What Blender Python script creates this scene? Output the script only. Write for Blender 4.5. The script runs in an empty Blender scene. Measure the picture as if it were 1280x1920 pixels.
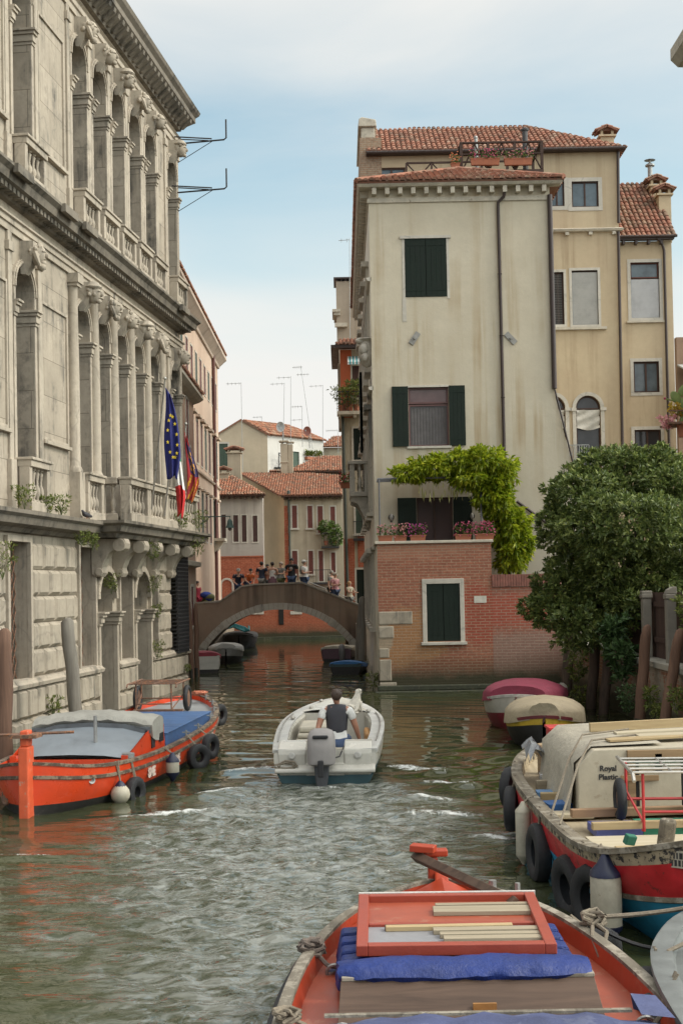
import bpy, bmesh, math, random
import numpy as np
from mathutils import Vector, Matrix, Euler
R = math.radians
random.seed(7)
scene = bpy.context.scene
COL = scene.collection

# ------------------------------------------------------------------ camera
FPX, CAMH, PITCH, ROLL, Y0 = 2500.0, 3.1, 0.028, R(1.1), 1030.0
_r0 = Vector((1, 0, 0)); _u0 = Vector((0, -math.sin(PITCH), math.cos(PITCH)))
CW = Vector((0, math.cos(PITCH), math.sin(PITCH)))
CR = math.cos(ROLL) * _r0 - math.sin(ROLL) * _u0
CU = math.sin(ROLL) * _r0 + math.cos(ROLL) * _u0
CP = Vector((0, 0, CAMH))
cam_d = bpy.data.cameras.new("camera"); cam = bpy.data.objects.new("camera", cam_d); COL.objects.link(cam)
cam_d.sensor_fit = 'HORIZONTAL'; cam_d.sensor_width = 36; cam_d.lens = FPX / 1280 * 36
cam_d.shift_y = (Y0 - 960) / 1280; cam_d.clip_end = 2000; cam_d.clip_start = 0.1
cam.matrix_world = Matrix(((CR.x, CU.x, -CW.x, CP.x), (CR.y, CU.y, -CW.y, CP.y), (CR.z, CU.z, -CW.z, CP.z), (0, 0, 0, 1)))
scene.camera = cam


def at(px, py, Y=None, Z=None, X=None):
    """the place in the world seen at a photograph pixel, on a plane Y, Z or X = const"""
    d = CW + CR * ((px - 640) / FPX) + CU * ((Y0 - py) / FPX)
    if Y is not None: t = Y / d.y
    elif Z is not None: t = (Z - CAMH) / d.z
    else: t = X / d.x
    return CP + d * t


# ------------------------------------------------------------------ light
GLOW = 2.6
SUN_EL, SUN_AZ = R(43), R(102)          # azimuth clockwise from +Y: hazy sun high behind the viewer
scene.view_settings.view_transform = 'Standard'
scene.view_settings.look = 'None'
scene.view_settings.exposure = 1.66
world = bpy.data.worlds.new("World"); scene.world = world; world.use_nodes = True
wn = world.node_tree; wn.nodes.clear()
w_out = wn.nodes.new('ShaderNodeOutputWorld'); w_bg = wn.nodes.new('ShaderNodeBackground')
w_sky = wn.nodes.new('ShaderNodeTexSky'); w_sky.sky_type = 'NISHITA'; w_sky.sun_disc = False
w_sky.sun_elevation = SUN_EL; w_sky.sun_rotation = SUN_AZ
w_sky.air_density = 1.0; w_sky.dust_density = 2.0; w_sky.ozone_density = 0.25
w_bg.inputs['Strength'].default_value = 0.055
w_tc = wn.nodes.new('ShaderNodeTexCoord'); w_sep = wn.nodes.new('ShaderNodeSeparateXYZ')
wn.links.new(w_tc.outputs['Generated'], w_sep.inputs[0])
w_map = wn.nodes.new('ShaderNodeMapping'); w_map.inputs['Scale'].default_value = (1.6, 1.6, 7.0)
wn.links.new(w_tc.outputs['Generated'], w_map.inputs[0])
w_noise = wn.nodes.new('ShaderNodeTexNoise'); w_noise.inputs['Scale'].default_value = 1.9
w_noise.inputs['Detail'].default_value = 6; w_noise.inputs['Roughness'].default_value = 0.55
w_noise.inputs['Distortion'].default_value = 0.4
wn.links.new(w_map.outputs[0], w_noise.inputs['Vector'])
# cloud cover by height: a pale bank at the horizon, a clear blue band, high veil above
w_cov = wn.nodes.new('ShaderNodeValToRGB'); cr = w_cov.color_ramp; cr.interpolation = 'EASE'
for p, v in ((0.0, 1.0), (0.16, .96), (0.205, .80), (0.24, .46), (0.29, .30), (0.33, .34), (0.375, .70), (0.43, .92)):
    e = cr.elements.new(p); e.color = (v, v, v, 1)
cr.elements.remove(cr.elements[0]); cr.elements.remove(cr.elements[-1])
wn.links.new(w_sep.outputs['Z'], w_cov.inputs[0])
w_add = wn.nodes.new('ShaderNodeMath'); w_add.operation = 'MULTIPLY_ADD'; w_add.inputs[1].default_value = 0.75; w_add.inputs[2].default_value = -0.375
wn.links.new(w_noise.outputs['Fac'], w_add.inputs[0])
w_sum = wn.nodes.new('ShaderNodeMath'); w_sum.operation = 'ADD'; w_sum.use_clamp = True
wn.links.new(w_add.outputs[0], w_sum.inputs[0]); wn.links.new(w_cov.outputs[0], w_sum.inputs[1])
w_mix = wn.nodes.new('ShaderNodeMix'); w_mix.data_type = 'RGBA'
w_mix.inputs['B'].default_value = (5.25, 5.2, 5.0, 1)
# thin cloud glows towards the sun: several times brighter on the sun's side than in the sky opposite
_sv = (math.sin(SUN_AZ) * math.cos(SUN_EL), math.cos(SUN_AZ) * math.cos(SUN_EL), math.sin(SUN_EL))
w_dot = wn.nodes.new('ShaderNodeVectorMath'); w_dot.operation = 'DOT_PRODUCT'; w_dot.inputs[1].default_value = _sv
wn.links.new(w_tc.outputs['Generated'], w_dot.inputs[0])
w_glow = wn.nodes.new('ShaderNodeMapRange'); w_glow.interpolation_type = 'SMOOTHSTEP'
for i_, v_ in enumerate((.37, .76, 1.0, GLOW)): w_glow.inputs[i_ + 1].default_value = v_
wn.links.new(w_dot.outputs['Value'], w_glow.inputs[0])
w_mul = wn.nodes.new('ShaderNodeVectorMath'); w_mul.operation = 'SCALE'
w_tint = wn.nodes.new('ShaderNodeMix'); w_tint.data_type = 'RGBA'; w_tint.blend_type = 'MULTIPLY'; w_tint.inputs['Factor'].default_value = 1
w_tint.inputs['B'].default_value = (1.15, 1.33, 1.12, 1); wn.links.new(w_sky.outputs[0], w_tint.inputs['A'])
wn.links.new(w_sum.outputs[0], w_mix.inputs['Factor']); wn.links.new(w_tint.outputs['Result'], w_mix.inputs['A'])
wn.links.new(w_mix.outputs['Result'], w_mul.inputs[0]); wn.links.new(w_glow.outputs[0], w_mul.inputs['Scale']); wn.links.new(w_mul.outputs[0], w_bg.inputs['Color']); wn.links.new(w_bg.outputs[0], w_out.inputs['Surface'])
sun_d = bpy.data.lights.new("sun", 'SUN'); sun_d.energy = 0.6; sun_d.angle = R(12); sun_d.color = (1, .93, .82)
sun = bpy.data.objects.new("sun", sun_d); COL.objects.link(sun)
_sd = Vector((math.sin(SUN_AZ) * math.cos(SUN_EL), math.cos(SUN_AZ) * math.cos(SUN_EL), math.sin(SUN_EL)))
sun.rotation_euler = _sd.to_track_quat('Z', 'Y').to_euler()


# ------------------------------------------------------------------ mesh helper
class MB:
    def __init__(s, X=None):
        s.v = []; s.f = []; s.a = []; s.mi = []; s.X = X; s.rnd = 0.0; s.slot = 0

    def add(s, vs, fs):
        n = len(s.v)
        if s.X is not None: vs = [s.X @ Vector(p) for p in vs]
        s.v.extend([tuple(p) for p in vs])
        for f in fs:
            s.f.append(tuple(i + n for i in f)); s.a.append(s.rnd); s.mi.append(s.slot)
        return s

    def box(s, x0, x1, y0, y1, z0, z1):
        if x0 > x1: x0, x1 = x1, x0
        if y0 > y1: y0, y1 = y1, y0
        if z0 > z1: z0, z1 = z1, z0
        return s.add([(x0, y0, z0), (x1, y0, z0), (x1, y1, z0), (x0, y1, z0), (x0, y0, z1), (x1, y0, z1), (x1, y1, z1), (x0, y1, z1)],
                     [(3, 2, 1, 0), (4, 5, 6, 7), (0, 1, 5, 4), (1, 2, 6, 5), (2, 3, 7, 6), (3, 0, 4, 7)])

    def obox(s, c, size, rot=(0, 0, 0)):
        M_ = Matrix.Translation(Vector(c)) @ Euler(rot).to_matrix().to_4x4()
        a, b, d = (q / 2 for q in size)
        vs = [M_ @ Vector(p) for p in ((-a, -b, -d), (a, -b, -d), (a, b, -d), (-a, b, -d), (-a, -b, d), (a, -b, d), (a, b, d), (-a, b, d))]
        return s.add(vs, [(3, 2, 1, 0), (4, 5, 6, 7), (0, 1, 5, 4), (1, 2, 6, 5), (2, 3, 7, 6), (3, 0, 4, 7)])

    def poly(s, pts): return s.add(pts, [tuple(range(len(pts)))])

    def prism(s, pts, fn, a, b):
        """extrude a 2-D outline: fn(u, v, w) gives the 3-D point"""
        n = len(pts)
        vs = [fn(u, v, a) for u, v in pts] + [fn(u, v, b) for u, v in pts]
        fs = [tuple(reversed(range(n))), tuple(range(n, 2 * n))] + [(i, (i + 1) % n, n + (i + 1) % n, n + i) for i in range(n)]
        return s.add(vs, fs)

    def loft(s, rings, closed=True, cap0=False, cap1=False):
        n = len(rings[0]); vs = [p for r_ in rings for p in r_]; fs = []
        for k in range(len(rings) - 1):
            for i in range(n if closed else n - 1):
                j = (i + 1) % n
                fs.append((k * n + i, k * n + j, (k + 1) * n + j, (k + 1) * n + i))
        if cap0: fs.append(tuple(reversed(range(n))))
        if cap1: fs.append(tuple((len(rings) - 1) * n + i for i in range(n)))
        return s.add(vs, fs)

    def tube(s, path, r, n=8, caps=True, closed=False):
        path = [Vector(p) for p in path]; m = len(path)
        rs = r if isinstance(r, (list, tuple)) else [r] * m
        rings = []; up = None
        for i, p in enumerate(path):
            if closed: t = path[(i + 1) % m] - path[i - 1]
            else: t = path[min(i + 1, m - 1)] - path[max(i - 1, 0)]
            t = t.normalized() if t.length > 1e-9 else Vector((0, 0, 1))
            if up is None:
                up = Vector((0, 0, 1)) if abs(t.z) < .9 else Vector((1, 0, 0))
            b = t.cross(up)
            if b.length < 1e-6: b = t.cross(Vector((0, 1, 0.1)))
            b.normalize(); u = b.cross(t).normalized(); up = u
            rings.append([p + rs[i] * (math.cos(2 * math.pi * k / n) * b + math.sin(2 * math.pi * k / n) * u) for k in range(n)])
        if closed: rings.append(rings[0])
        return s.loft(rings, True, caps and not closed, caps and not closed)

    def lathe(s, prof, c=(0, 0, 0), n=12, ax=None):
        """profile of (radius, height) turned about a vertical axis at c (or along the vector ax)"""
        M_ = Matrix.Translation(Vector(c))
        if ax is not None: M_ = M_ @ Vector(ax).to_track_quat('Z', 'Y').to_matrix().to_4x4()
        rings = [[M_ @ Vector((r_ * math.cos(2 * math.pi * k / n), r_ * math.sin(2 * math.pi * k / n), z)) for k in range(n)] for r_, z in prof]
        return s.loft(rings, True, prof[0][0] > 1e-4, prof[-1][0] > 1e-4)

    def ball(s, c, r, nu=10, nv=7, rot=None):
        if not isinstance(r, (tuple, list)): r = (r, r, r)
        M_ = Matrix.Translation(Vector(c))
        if rot: M_ = M_ @ Euler(rot).to_matrix().to_4x4()
        rings = []
        for j in range(nv + 1):
            th = math.pi * j / nv; q = max(math.sin(th), .02)
            rings.append([M_ @ Vector((r[0] * q * math.cos(2 * math.pi * k / nu), r[1] * q * math.sin(2 * math.pi * k / nu), -r[2] * math.cos(th))) for k in range(nu)])
        return s.loft(rings, True, True, True)

    def torus(s, c, R_, r, ax=(0, 0, 1), n=20, m=8, squash=1.0):
        M_ = Matrix.Translation(Vector(c)) @ Vector(ax).to_track_quat('Z', 'Y').to_matrix().to_4x4()
        rings = []
        for i in range(n + 1):
            a = 2 * math.pi * i / n
            rings.append([M_ @ Vector(((R_ + r * math.cos(b)) * math.cos(a), (R_ + r * math.cos(b)) * math.sin(a), r * squash * math.sin(b)))
                          for b in (2 * math.pi * k / m for k in range(m))])
        return s.loft(rings)

    def build(s, name, mat, parent=None, smooth=False, bevel=0, sub=0, loc=None, rot=None):
        me = bpy.data.meshes.new(name); me.from_pydata(s.v, [], s.f)
        bm = bmesh.new(); bm.from_mesh(me)
        if smooth: bmesh.ops.remove_doubles(bm, verts=bm.verts, dist=1e-4)
        if smooth or len(s.f) < 30000: bmesh.ops.recalc_face_normals(bm, faces=bm.faces)
        if smooth:
            for f in bm.faces: f.smooth = True
        same = len(bm.faces) == len(s.f)
        bm.to_mesh(me); bm.free()
        if any(s.a) and same:
            at_ = me.attributes.new('rnd', 'FLOAT', 'FACE'); at_.data.foreach_set('value', s.a)
        if any(s.mi) and same: me.polygons.foreach_set('material_index', s.mi)
        for m in (mat if isinstance(mat, (list, tuple)) else [mat]): me.materials.append(m)
        o = bpy.data.objects.new(name, me); COL.objects.link(o)
        if parent is not None: o.parent = parent
        if loc is not None: o.location = loc
        if rot is not None: o.rotation_euler = rot
        if bevel:
            b = o.modifiers.new('bevel', 'BEVEL'); b.width = bevel; b.segments = 2; b.limit_method = 'ANGLE'; b.angle_limit = R(40)
        if sub:
            q = o.modifiers.new('sub', 'SUBSURF'); q.levels = sub; q.render_levels = sub
        if smooth:
            try: me.set_sharp_from_angle(angle=R(48))
            except Exception: pass
        return o


def thing(name, label, cat, loc=(0, 0, 0), rz=0, group=None):
    o = bpy.data.objects.new(name, None); COL.objects.link(o); o.empty_display_size = .2
    o.location = loc; o.rotation_euler = (0, 0, rz)
    return tag(o, label, cat, group)


def tag(o, label, cat, group=None):
    o['label'] = label; o['category'] = cat
    if group: o['group'] = group
    return o


def structure(o, kind='structure'):
    o['kind'] = kind; return o


def copy_tree(o, parent=None):
    c = o.copy(); COL.objects.link(c)
    if parent is not None: c.parent = parent
    for ch in list(o.children): copy_tree(ch, c)
    return c


def XF(loc=(0, 0, 0), rz=0, rx=0, ry=0):
    return Matrix.Translation(Vector(loc)) @ Euler((rx, ry, rz)).to_matrix().to_4x4()


# ------------------------------------------------------------------ materials
_mats = {}


class NT:
    def __init__(s, name):
        s.m = bpy.data.materials.new(name); s.m.use_nodes = True; s.t = s.m.node_tree
        s.b = s.t.nodes['Principled BSDF']; s.tc = s.t.nodes.new('ShaderNodeTexCoord')

    def n(s, typ, **kw):
        o = s.t.nodes.new('ShaderNode' + typ)
        for k, v in kw.items(): setattr(o, k, v)
        return o

    def l(s, a, b): s.t.links.new(a, b)

    def coords(s, scale=(1, 1, 1), rot=(0, 0, 0)):
        m = s.n('Mapping'); m.inputs['Scale'].default_value = scale; m.inputs['Rotation'].default_value = rot
        s.l(s.tc.outputs['Object'], m.inputs[0]); return m.outputs[0]

    def noise(s, scale, detail=4, rough=.55, vec=None, stretch=(1, 1, 1), dist=0):
        o = s.n('TexNoise'); o.inputs['Scale'].default_value = scale; o.inputs['Detail'].default_value = detail
        o.inputs['Roughness'].default_value = rough; o.inputs['Distortion'].default_value = dist
        s.l(vec if vec is not None else s.coords(stretch), o.inputs['Vector']); return o.outputs['Fac']

    def ramp(s, fac, stops, smooth=False):
        o = s.n('ValToRGB'); c = o.color_ramp
        if smooth: c.interpolation = 'EASE'
        while len(c.elements) < len(stops): c.elements.new(.5)
        for e, (p, v) in zip(c.elements, stops):
            e.position = p; e.color = (v, v, v, 1) if isinstance(v, (int, float)) else (*v[:3], 1)
        s.l(fac, o.inputs[0]); return o.outputs[0]

    def mix(s, fac, a, b, blend='MIX'):
        o = s.n('Mix', data_type='RGBA', blend_type=blend)
        for sock, v in (('Factor', fac), ('A', a), ('B', b)):
            if isinstance(v, (int, float)): o.inputs[sock].default_value = v
            elif isinstance(v, (tuple, list)): o.inputs[sock].default_value = (*v[:3], 1)
            else: s.l(v, o.inputs[sock])
        return o.outputs['Result']

    def math(s, op, a, b=None, clamp=False):
        o = s.n('Math', operation=op); o.use_clamp = clamp
        for i, v in enumerate((a, b)):
            if v is None: continue
            if isinstance(v, (int, float)): o.inputs[i].default_value = v
            else: s.l(v, o.inputs[i])
        return o.outputs[0]

    def attr(s, name='rnd'):
        o = s.n('Attribute'); o.attribute_name = name; return o.outputs['Fac']

    def xyz(s):
        o = s.n('SeparateXYZ'); s.l(s.tc.outputs['Object'], o.inputs[0]); return o.outputs

    def bump(s, h, strength=.3, dist=.02, prev=None):
        o = s.n('Bump'); o.inputs['Strength'].default_value = strength; o.inputs['Distance'].default_value = dist
        s.l(h, o.inputs['Height'])
        if prev is not None: s.l(prev, o.inputs['Normal'])
        s.l(o.outputs[0], s.b.inputs['Normal']); return o.outputs[0]

    def set(s, col=None, rough=None, metal=None, spec=None):
        if col is not None:
            if isinstance(col, (tuple, list)): s.b.inputs['Base Color'].default_value = (*col[:3], 1)
            else: s.l(col, s.b.inputs['Base Color'])
        if rough is not None:
            if isinstance(rough, (int, float)): s.b.inputs['Roughness'].default_value = rough
            else: s.l(rough, s.b.inputs['Roughness'])
        if metal is not None: s.b.inputs['Metallic'].default_value = metal
        if spec is not None: s.b.inputs['Specular IOR Level'].default_value = spec
        return s.m


def plain(name, c, rough=.6, var=.25, scale=6, metal=0, bump=.15, bscale=60, wear=None, wear_amt=.56, spec=.5, stretch=(1, 1, 1)):
    """a paint, cloth, metal or wood colour with small unevenness, and optionally worn patches of another colour"""
    if name in _mats: return _mats[name]
    t = NT(name); n1 = t.noise(scale, 5, .6, stretch=stretch)
    dark = tuple(q * (1 - var) for q in c); lite = tuple(min(q * (1 + var * .6), .95) for q in c)
    col = t.ramp(n1, [(.3, dark), (.7, lite)])
    if wear:
        w = t.ramp(t.noise(scale * 1.7, 8, .72, stretch=stretch), [(wear_amt, 0), (wear_amt + .05, 1)])
        col = t.mix(w, col, wear)
    gr = t.math('MULTIPLY', t.ramp(t.noise(1.6, 9, .74), [(.47, 0), (.68, 1)]), .38)       # grime and scuffs
    col = t.mix(gr, col, tuple(q * .45 + .012 for q in c))
    col = t.mix(t.math('MULTIPLY', t.ramp(t.noise(11, 8, .8, stretch=(1, .35, 1)), [(.61, 0), (.66, 1)]), .35), col, tuple(q * .75 + .045 for q in c))
    if bump: t.bump(t.noise(bscale, 3 if bump < .4 else 6, .6, stretch=stretch), bump, .01 if bump < .4 or bscale > 15 else .05)
    rr = t.ramp(n1, [(.3, max(rough - .1, .03)), (.7, min(rough + .1, 1))])
    _mats[name] = t.set(col, rr, metal, spec); return _mats[name]


def stucco(name, c, stain=(.30, .22, .13), amt=.55, dirt=(.2, .19, .17), zdirt=None, c2=None, streak=1.0):
    """lime plaster: blotches, brown rain streaks, a grey foot"""
    if name in _mats: return _mats[name]
    t = NT(name)
    c2 = c2 or tuple(q * .82 for q in c)
    base = t.mix(t.ramp(t.noise(.55, 6, .62), [(.36, 0), (.66, 1)]), c, c2)
    base = t.mix(t.ramp(t.noise(3.5, 7, .7), [(.35, 0), (.8, .55)]), base, tuple(q * .78 for q in c))
    st = t.ramp(t.noise(1.0, 5, .6, stretch=(2.6, 2.6, .10)), [(amt, 0), (amt + .16, 1)])
    patch = t.ramp(t.noise(.33, 3, .5), [(.40, 0), (.62, 1)])
    f = t.math('MULTIPLY', t.math('MULTIPLY', st, patch), .62 * streak)
    base = t.mix(f, base, stain)
    if zdirt:
        z = t.xyz()[2]
        zz = t.math('ADD', z, t.math('MULTIPLY', t.noise(1.2, 6, .7), 1.6))
        g = t.n('MapRange'); g.inputs[1].default_value = zdirt[0] + .8; g.inputs[2].default_value = zdirt[1] + .8
        g.inputs[3].default_value = 1; g.inputs[4].default_value = 0
        t.l(zz, g.inputs[0]); base = t.mix(t.math('MULTIPLY', g.outputs[0], .75), base, dirt)
    b = t.bump(t.noise(2.5, 8, .7), .35, .03)
    t.bump(t.noise(45, 3, .6), .25, .008, b)
    _mats[name] = t.set(base, .9, spec=.2); return _mats[name]


def stone(name, c=(.50, .46, .39), joints=True, soot=.5, jw=1.6, jh=.62, sootc=(.085, .08, .07)):
    """Istrian stone: slabs with hairline joints, rain-washed white and soot in runs"""
    if name in _mats: return _mats[name]
    t = NT(name)
    base = t.mix(t.ramp(t.noise(.8, 6, .65), [(.35, 0), (.65, 1)]), c, tuple(q * .76 for q in c))
    base = t.mix(t.ramp(t.noise(7, 6, .7), [(.45, 0), (.75, .5)]), base, tuple(q * .62 for q in c))
    if joints:
        x = t.xyz(); cb = t.n('CombineXYZ'); t.l(t.math('ADD', x[0], x[1]), cb.inputs[0]); t.l(x[2], cb.inputs[1])
        bk = t.n('TexBrick'); t.l(cb.outputs[0], bk.inputs['Vector'])
        for k, v in (('Scale', 1.0), ('Brick Width', jw), ('Row Height', jh), ('Mortar Size', .008), ('Mortar Smooth', .3), ('Bias', 0)):
            bk.inputs[k].default_value = v
        bk.inputs['Color1'].default_value = (1, 1, 1, 1); bk.inputs['Color2'].default_value = (.80, .80, .79, 1); bk.inputs['Mortar'].default_value = (.28, .26, .23, 1)
        base = t.mix(.85, base, bk.outputs['Color'], 'MULTIPLY')
    run = t.ramp(t.noise(1.0, 6, .66, stretch=(3.4, 3.4, .22)), [(soot, 0), (soot + .2, 1)])
    blot = t.ramp(t.noise(.9, 7, .7), [(.46, 0), (.60, 1)])
    base = t.mix(t.math('MULTIPLY', t.math('MULTIPLY', run, blot), .95), base, sootc)
    # hairline cracks
    vo = t.n('TexVoronoi', feature='DISTANCE_TO_EDGE'); vo.inputs['Scale'].default_value = .55
    wv = t.n('Mix', data_type='VECTOR'); wv.inputs['Factor'].default_value = .35
    nz = t.n('TexNoise'); nz.inputs['Scale'].default_value = 2.0; t.l(t.tc.outputs['Object'], nz.inputs['Vector'])
    t.l(t.tc.outputs['Object'], wv.inputs['A']); t.l(nz.outputs['Color'], wv.inputs['B']); t.l(wv.outputs['Result'], vo.inputs['Vector'])
    crack = t.ramp(vo.outputs['Distance'], [(0, 1), (.012, 0)])
    base = t.mix(t.math('MULTIPLY', crack, .35), base, (.16, .15, .13))
    b = t.bump(t.noise(1.7, 8, .72), .4, .03); t.bump(t.noise(35, 4, .6), .25, .008, b)
    _mats[name] = t.set(base, .85, spec=.25); return _mats[name]


def brick(name, c1=(.36, .12, .075), c2=(.25, .10, .07), mortar=(.36, .31, .25), patches=(), wet=None, plaster=None):
    if name in _mats: return _mats[name]
    t = NT(name); x = t.xyz(); cb = t.n('CombineXYZ'); t.l(t.math('ADD', x[0], x[1]), cb.inputs[0]); t.l(x[2], cb.inputs[1])
    ds = t.n('Mix', data_type='VECTOR'); ds.inputs['Factor'].default_value = .006
    nz = t.n('TexNoise'); nz.inputs['Scale'].default_value = 3.0; t.l(t.tc.outputs['Object'], nz.inputs['Vector'])
    t.l(cb.outputs[0], ds.inputs['A']); t.l(nz.outputs['Color'], ds.inputs['B'])
    bk = t.n('TexBrick'); t.l(ds.outputs['Result'], bk.inputs['Vector'])
    for k, v in (('Scale', 1.0), ('Brick Width', .27), ('Row Height', .083), ('Mortar Size', .011), ('Mortar Smooth', .25), ('Bias', -.1)):
        bk.inputs[k].default_value = v
    bk.inputs['Color1'].default_value = (*c1, 1); bk.inputs['Color2'].default_value = (*c2, 1); bk.inputs['Mortar'].default_value = (*mortar, 1)
    base = bk.outputs['Color']
    base = t.mix(t.ramp(t.noise(9, 5, .7), [(.35, 0), (.72, .8)]), base, tuple(q * .5 for q in c1))
    for (cx, cz, sx, sz, col, amt) in patches:        # regions laid in another brick or faded, centred on wall positions
        dx = t.math('DIVIDE', t.math('SUBTRACT', x[0], cx), sx); dz = t.math('DIVIDE', t.math('SUBTRACT', x[2], cz), sz)
        d2 = t.math('ADD', t.math('MULTIPLY', dx, dx), t.math('MULTIPLY', dz, dz))
        d2 = t.math('ADD', d2, t.math('MULTIPLY', t.math('SUBTRACT', t.noise(1.3, 7, .72), .5), 2.2))
        k = t.ramp(d2, [(.55, 1), (1.05, 0)])
        tint = t.mix(bk.outputs['Fac'], col, mortar)
        base = t.mix(t.math('MULTIPLY', k, amt), base, t.mix(t.ramp(t.noise(6, 5, .7), [(.3, 0), (.75, .6)]), tint, tuple(q * .6 for q in col)))
    if plaster:
        pl, lim = plaster
        k = t.ramp(t.noise(.9, 8, .72), [(lim, 0), (lim + .03, 1)])
        base = t.mix(t.math('MULTIPLY', k, .9), base, pl)
    if wet:
        z2 = t.math('ADD', x[2], t.math('MULTIPLY', t.math('SUBTRACT', t.noise(1.6, 6, .7), .5), .5))
        base = t.mix(t.ramp(z2, [(wet * .6, 1), (wet, 0)]), base, (.022, .03, .015))
        base = t.mix(t.math('MULTIPLY', t.ramp(z2, [(wet * .9, 1), (wet * 2.2, 0)]), .55), base, (.09, .075, .05))
    hb = t.math('SUBTRACT', 1.0, bk.outputs['Fac'])
    b = t.bump(hb, .55, .012); t.bump(t.noise(18, 5, .7), .5, .015, b)
    _mats[name] = t.set(base, .92, spec=.15); return _mats[name]


def tilemat(name, a=(.40, .16, .095), b=(.25, .105, .07), c=(.47, .29, .20), lichen=.5):
    if name in _mats: return _mats[name]
    t = NT(name); r_ = t.attr()
    base = t.ramp(r_, [(0, b), (.35, a), (.7, a), (.9, c), (1, (.16, .09, .065))])
    base = t.mix(t.ramp(t.noise(2.2, 7, .72), [(lichen, 0), (lichen + .18, .75)]), base, (.20, .165, .12))
    base = t.mix(t.ramp(t.noise(25, 4, .7), [(.45, 0), (.75, .5)]), base, (.13, .075, .055))
    t.bump(t.noise(30, 4, .7), .4, .01)
    _mats[name] = t.set(base, .9, spec=.15); return _mats[name]


def wood(name, c=(.45, .32, .2), c2=None, rough=.7, axis=0, scale=1.0, wear=None):
    if name in _mats: return _mats[name]
    t = NT(name); c2 = c2 or tuple(q * .55 for q in c)
    sc = [14 * scale] * 3; sc[axis] = .8 * scale
    g = t.noise(1.0, 6, .65, stretch=tuple(sc), dist=.6)
    base = t.ramp(g, [(.32, c2), (.62, c)])
    base = t.mix(t.ramp(t.noise(1.1, 5, .6), [(.4, 0), (.75, .45)]), base, tuple(q * .6 for q in c))
    base = t.mix(t.math('MULTIPLY', t.attr(), .35), base, tuple(min(1, q * 1.25) for q in c))
    if wear: base = t.mix(t.ramp(t.noise(5, 8, .75), [(.50, 0), (.56, 1)]), base, wear)
    t.bump(g, .3, .008)
    _mats[name] = t.set(base, rough, spec=.3); return _mats[name]


def leafmat(name, dark, lite, tip=None, trans=.25):
    if name in _mats: return _mats[name]
    t = NT(name); r_ = t.attr()
    base = t.ramp(r_, [(0, dark), (.6, lite), (1, tip or tuple(q * 1.35 for q in lite))])
    base = t.mix(t.ramp(t.noise(1.4, 3, .5), [(.35, 0), (.7, .5)]), base, dark)
    t.set(base, .42, spec=.4)
    tr = t.n('BsdfTranslucent'); t.l(base, tr.inputs['Color'])
    ms = t.n('MixShader'); ms.inputs[0].default_value = trans
    out = [n for n in t.t.nodes if n.type == 'OUTPUT_MATERIAL'][0]
    t.l(t.b.outputs[0], ms.inputs[1]); t.l(tr.outputs[0], ms.inputs[2]); t.l(ms.outputs[0], out.inputs['Surface'])
    _mats[name] = t.m; return t.m


def glass(name, c=(.02, .022, .025), rough=.05):
    if name in _mats: return _mats[name]
    t = NT(name); b = t.mix(t.ramp(t.noise(1.3, 4, .6), [(.35, 0), (.7, 1)]), c, tuple(q * 2.2 for q in c))
    t.bump(t.noise(1.5, 2, .5), .05, .05)
    _mats[name] = t.set(b, rough, spec=.7); return _mats[name]


# ------------------------------------------------------------------ architecture helpers
def arc_pts(x0, x1, zs, n=14, r_scale=1.0):
    """points of a round arch from (x0, zs) over to (x1, zs)"""
    cx, r = (x0 + x1) / 2, (x1 - x0) / 2
    return [(cx - r * math.cos(math.pi * k / n), zs + r * r_scale * math.sin(math.pi * k / n)) for k in range(n + 1)]


def facade(mb, x0, x1, z0, z1, ops=(), depth=.3, y=0.0):
    """wall sheet at y (outside is -y) with openings (xa, xb, za, zb, arched) and their reveals"""
    xs = sorted({x0, x1, *[o[0] for o in ops], *[o[1] for o in ops]})
    tops = []
    for o in ops: tops.append(o[3] + ((o[1] - o[0]) / 2 if len(o) > 4 and o[4] else 0))
    zs = sorted({z0, z1, *[o[2] for o in ops], *tops})
    for i in range(len(xs) - 1):
        run = None
        for j in range(len(zs) - 1):
            cx, cz = (xs[i] + xs[i + 1]) / 2, (zs[j] + zs[j + 1]) / 2
            if any(o[0] < cx < o[1] and o[2] < cz < tp for o, tp in zip(ops, tops)): continue
            mb.add([(xs[i], y, zs[j]), (xs[i + 1], y, zs[j]), (xs[i + 1], y, zs[j + 1]), (xs[i], y, zs[j + 1])], [(0, 1, 2, 3)])
    for o, tp in zip(ops, tops):
        xa, xb, za, zb = o[:4]; yd = y + depth
        mb.add([(xa, y, za), (xa, yd, za), (xa, yd, zb), (xa, y, zb)], [(0, 1, 2, 3)])
        mb.add([(xb, y, za), (xb, yd, za), (xb, yd, zb), (xb, y, zb)], [(3, 2, 1, 0)])
        mb.add([(xa, y, za), (xb, y, za), (xb, yd, za), (xa, yd, za)], [(0, 1, 2, 3)])
        if len(o) > 4 and o[4]:
            pts = arc_pts(xa, xb, zb); n = len(pts)
            for k in range(n - 1):
                (u0, w0), (u1, w1) = pts[k], pts[k + 1]
                mb.add([(u0, y, w0), (u1, y, w1), (u1, y, tp), (u0, y, tp)], [(0, 1, 2, 3)])
                mb.add([(u0, y, w0), (u1, y, w1), (u1, yd, w1), (u0, yd, w0)], [(3, 2, 1, 0)])
        else:
            mb.add([(xa, y, zb), (xb, y, zb), (xb, yd, zb), (xa, yd, zb)], [(3, 2, 1, 0)])
    return mb


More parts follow.
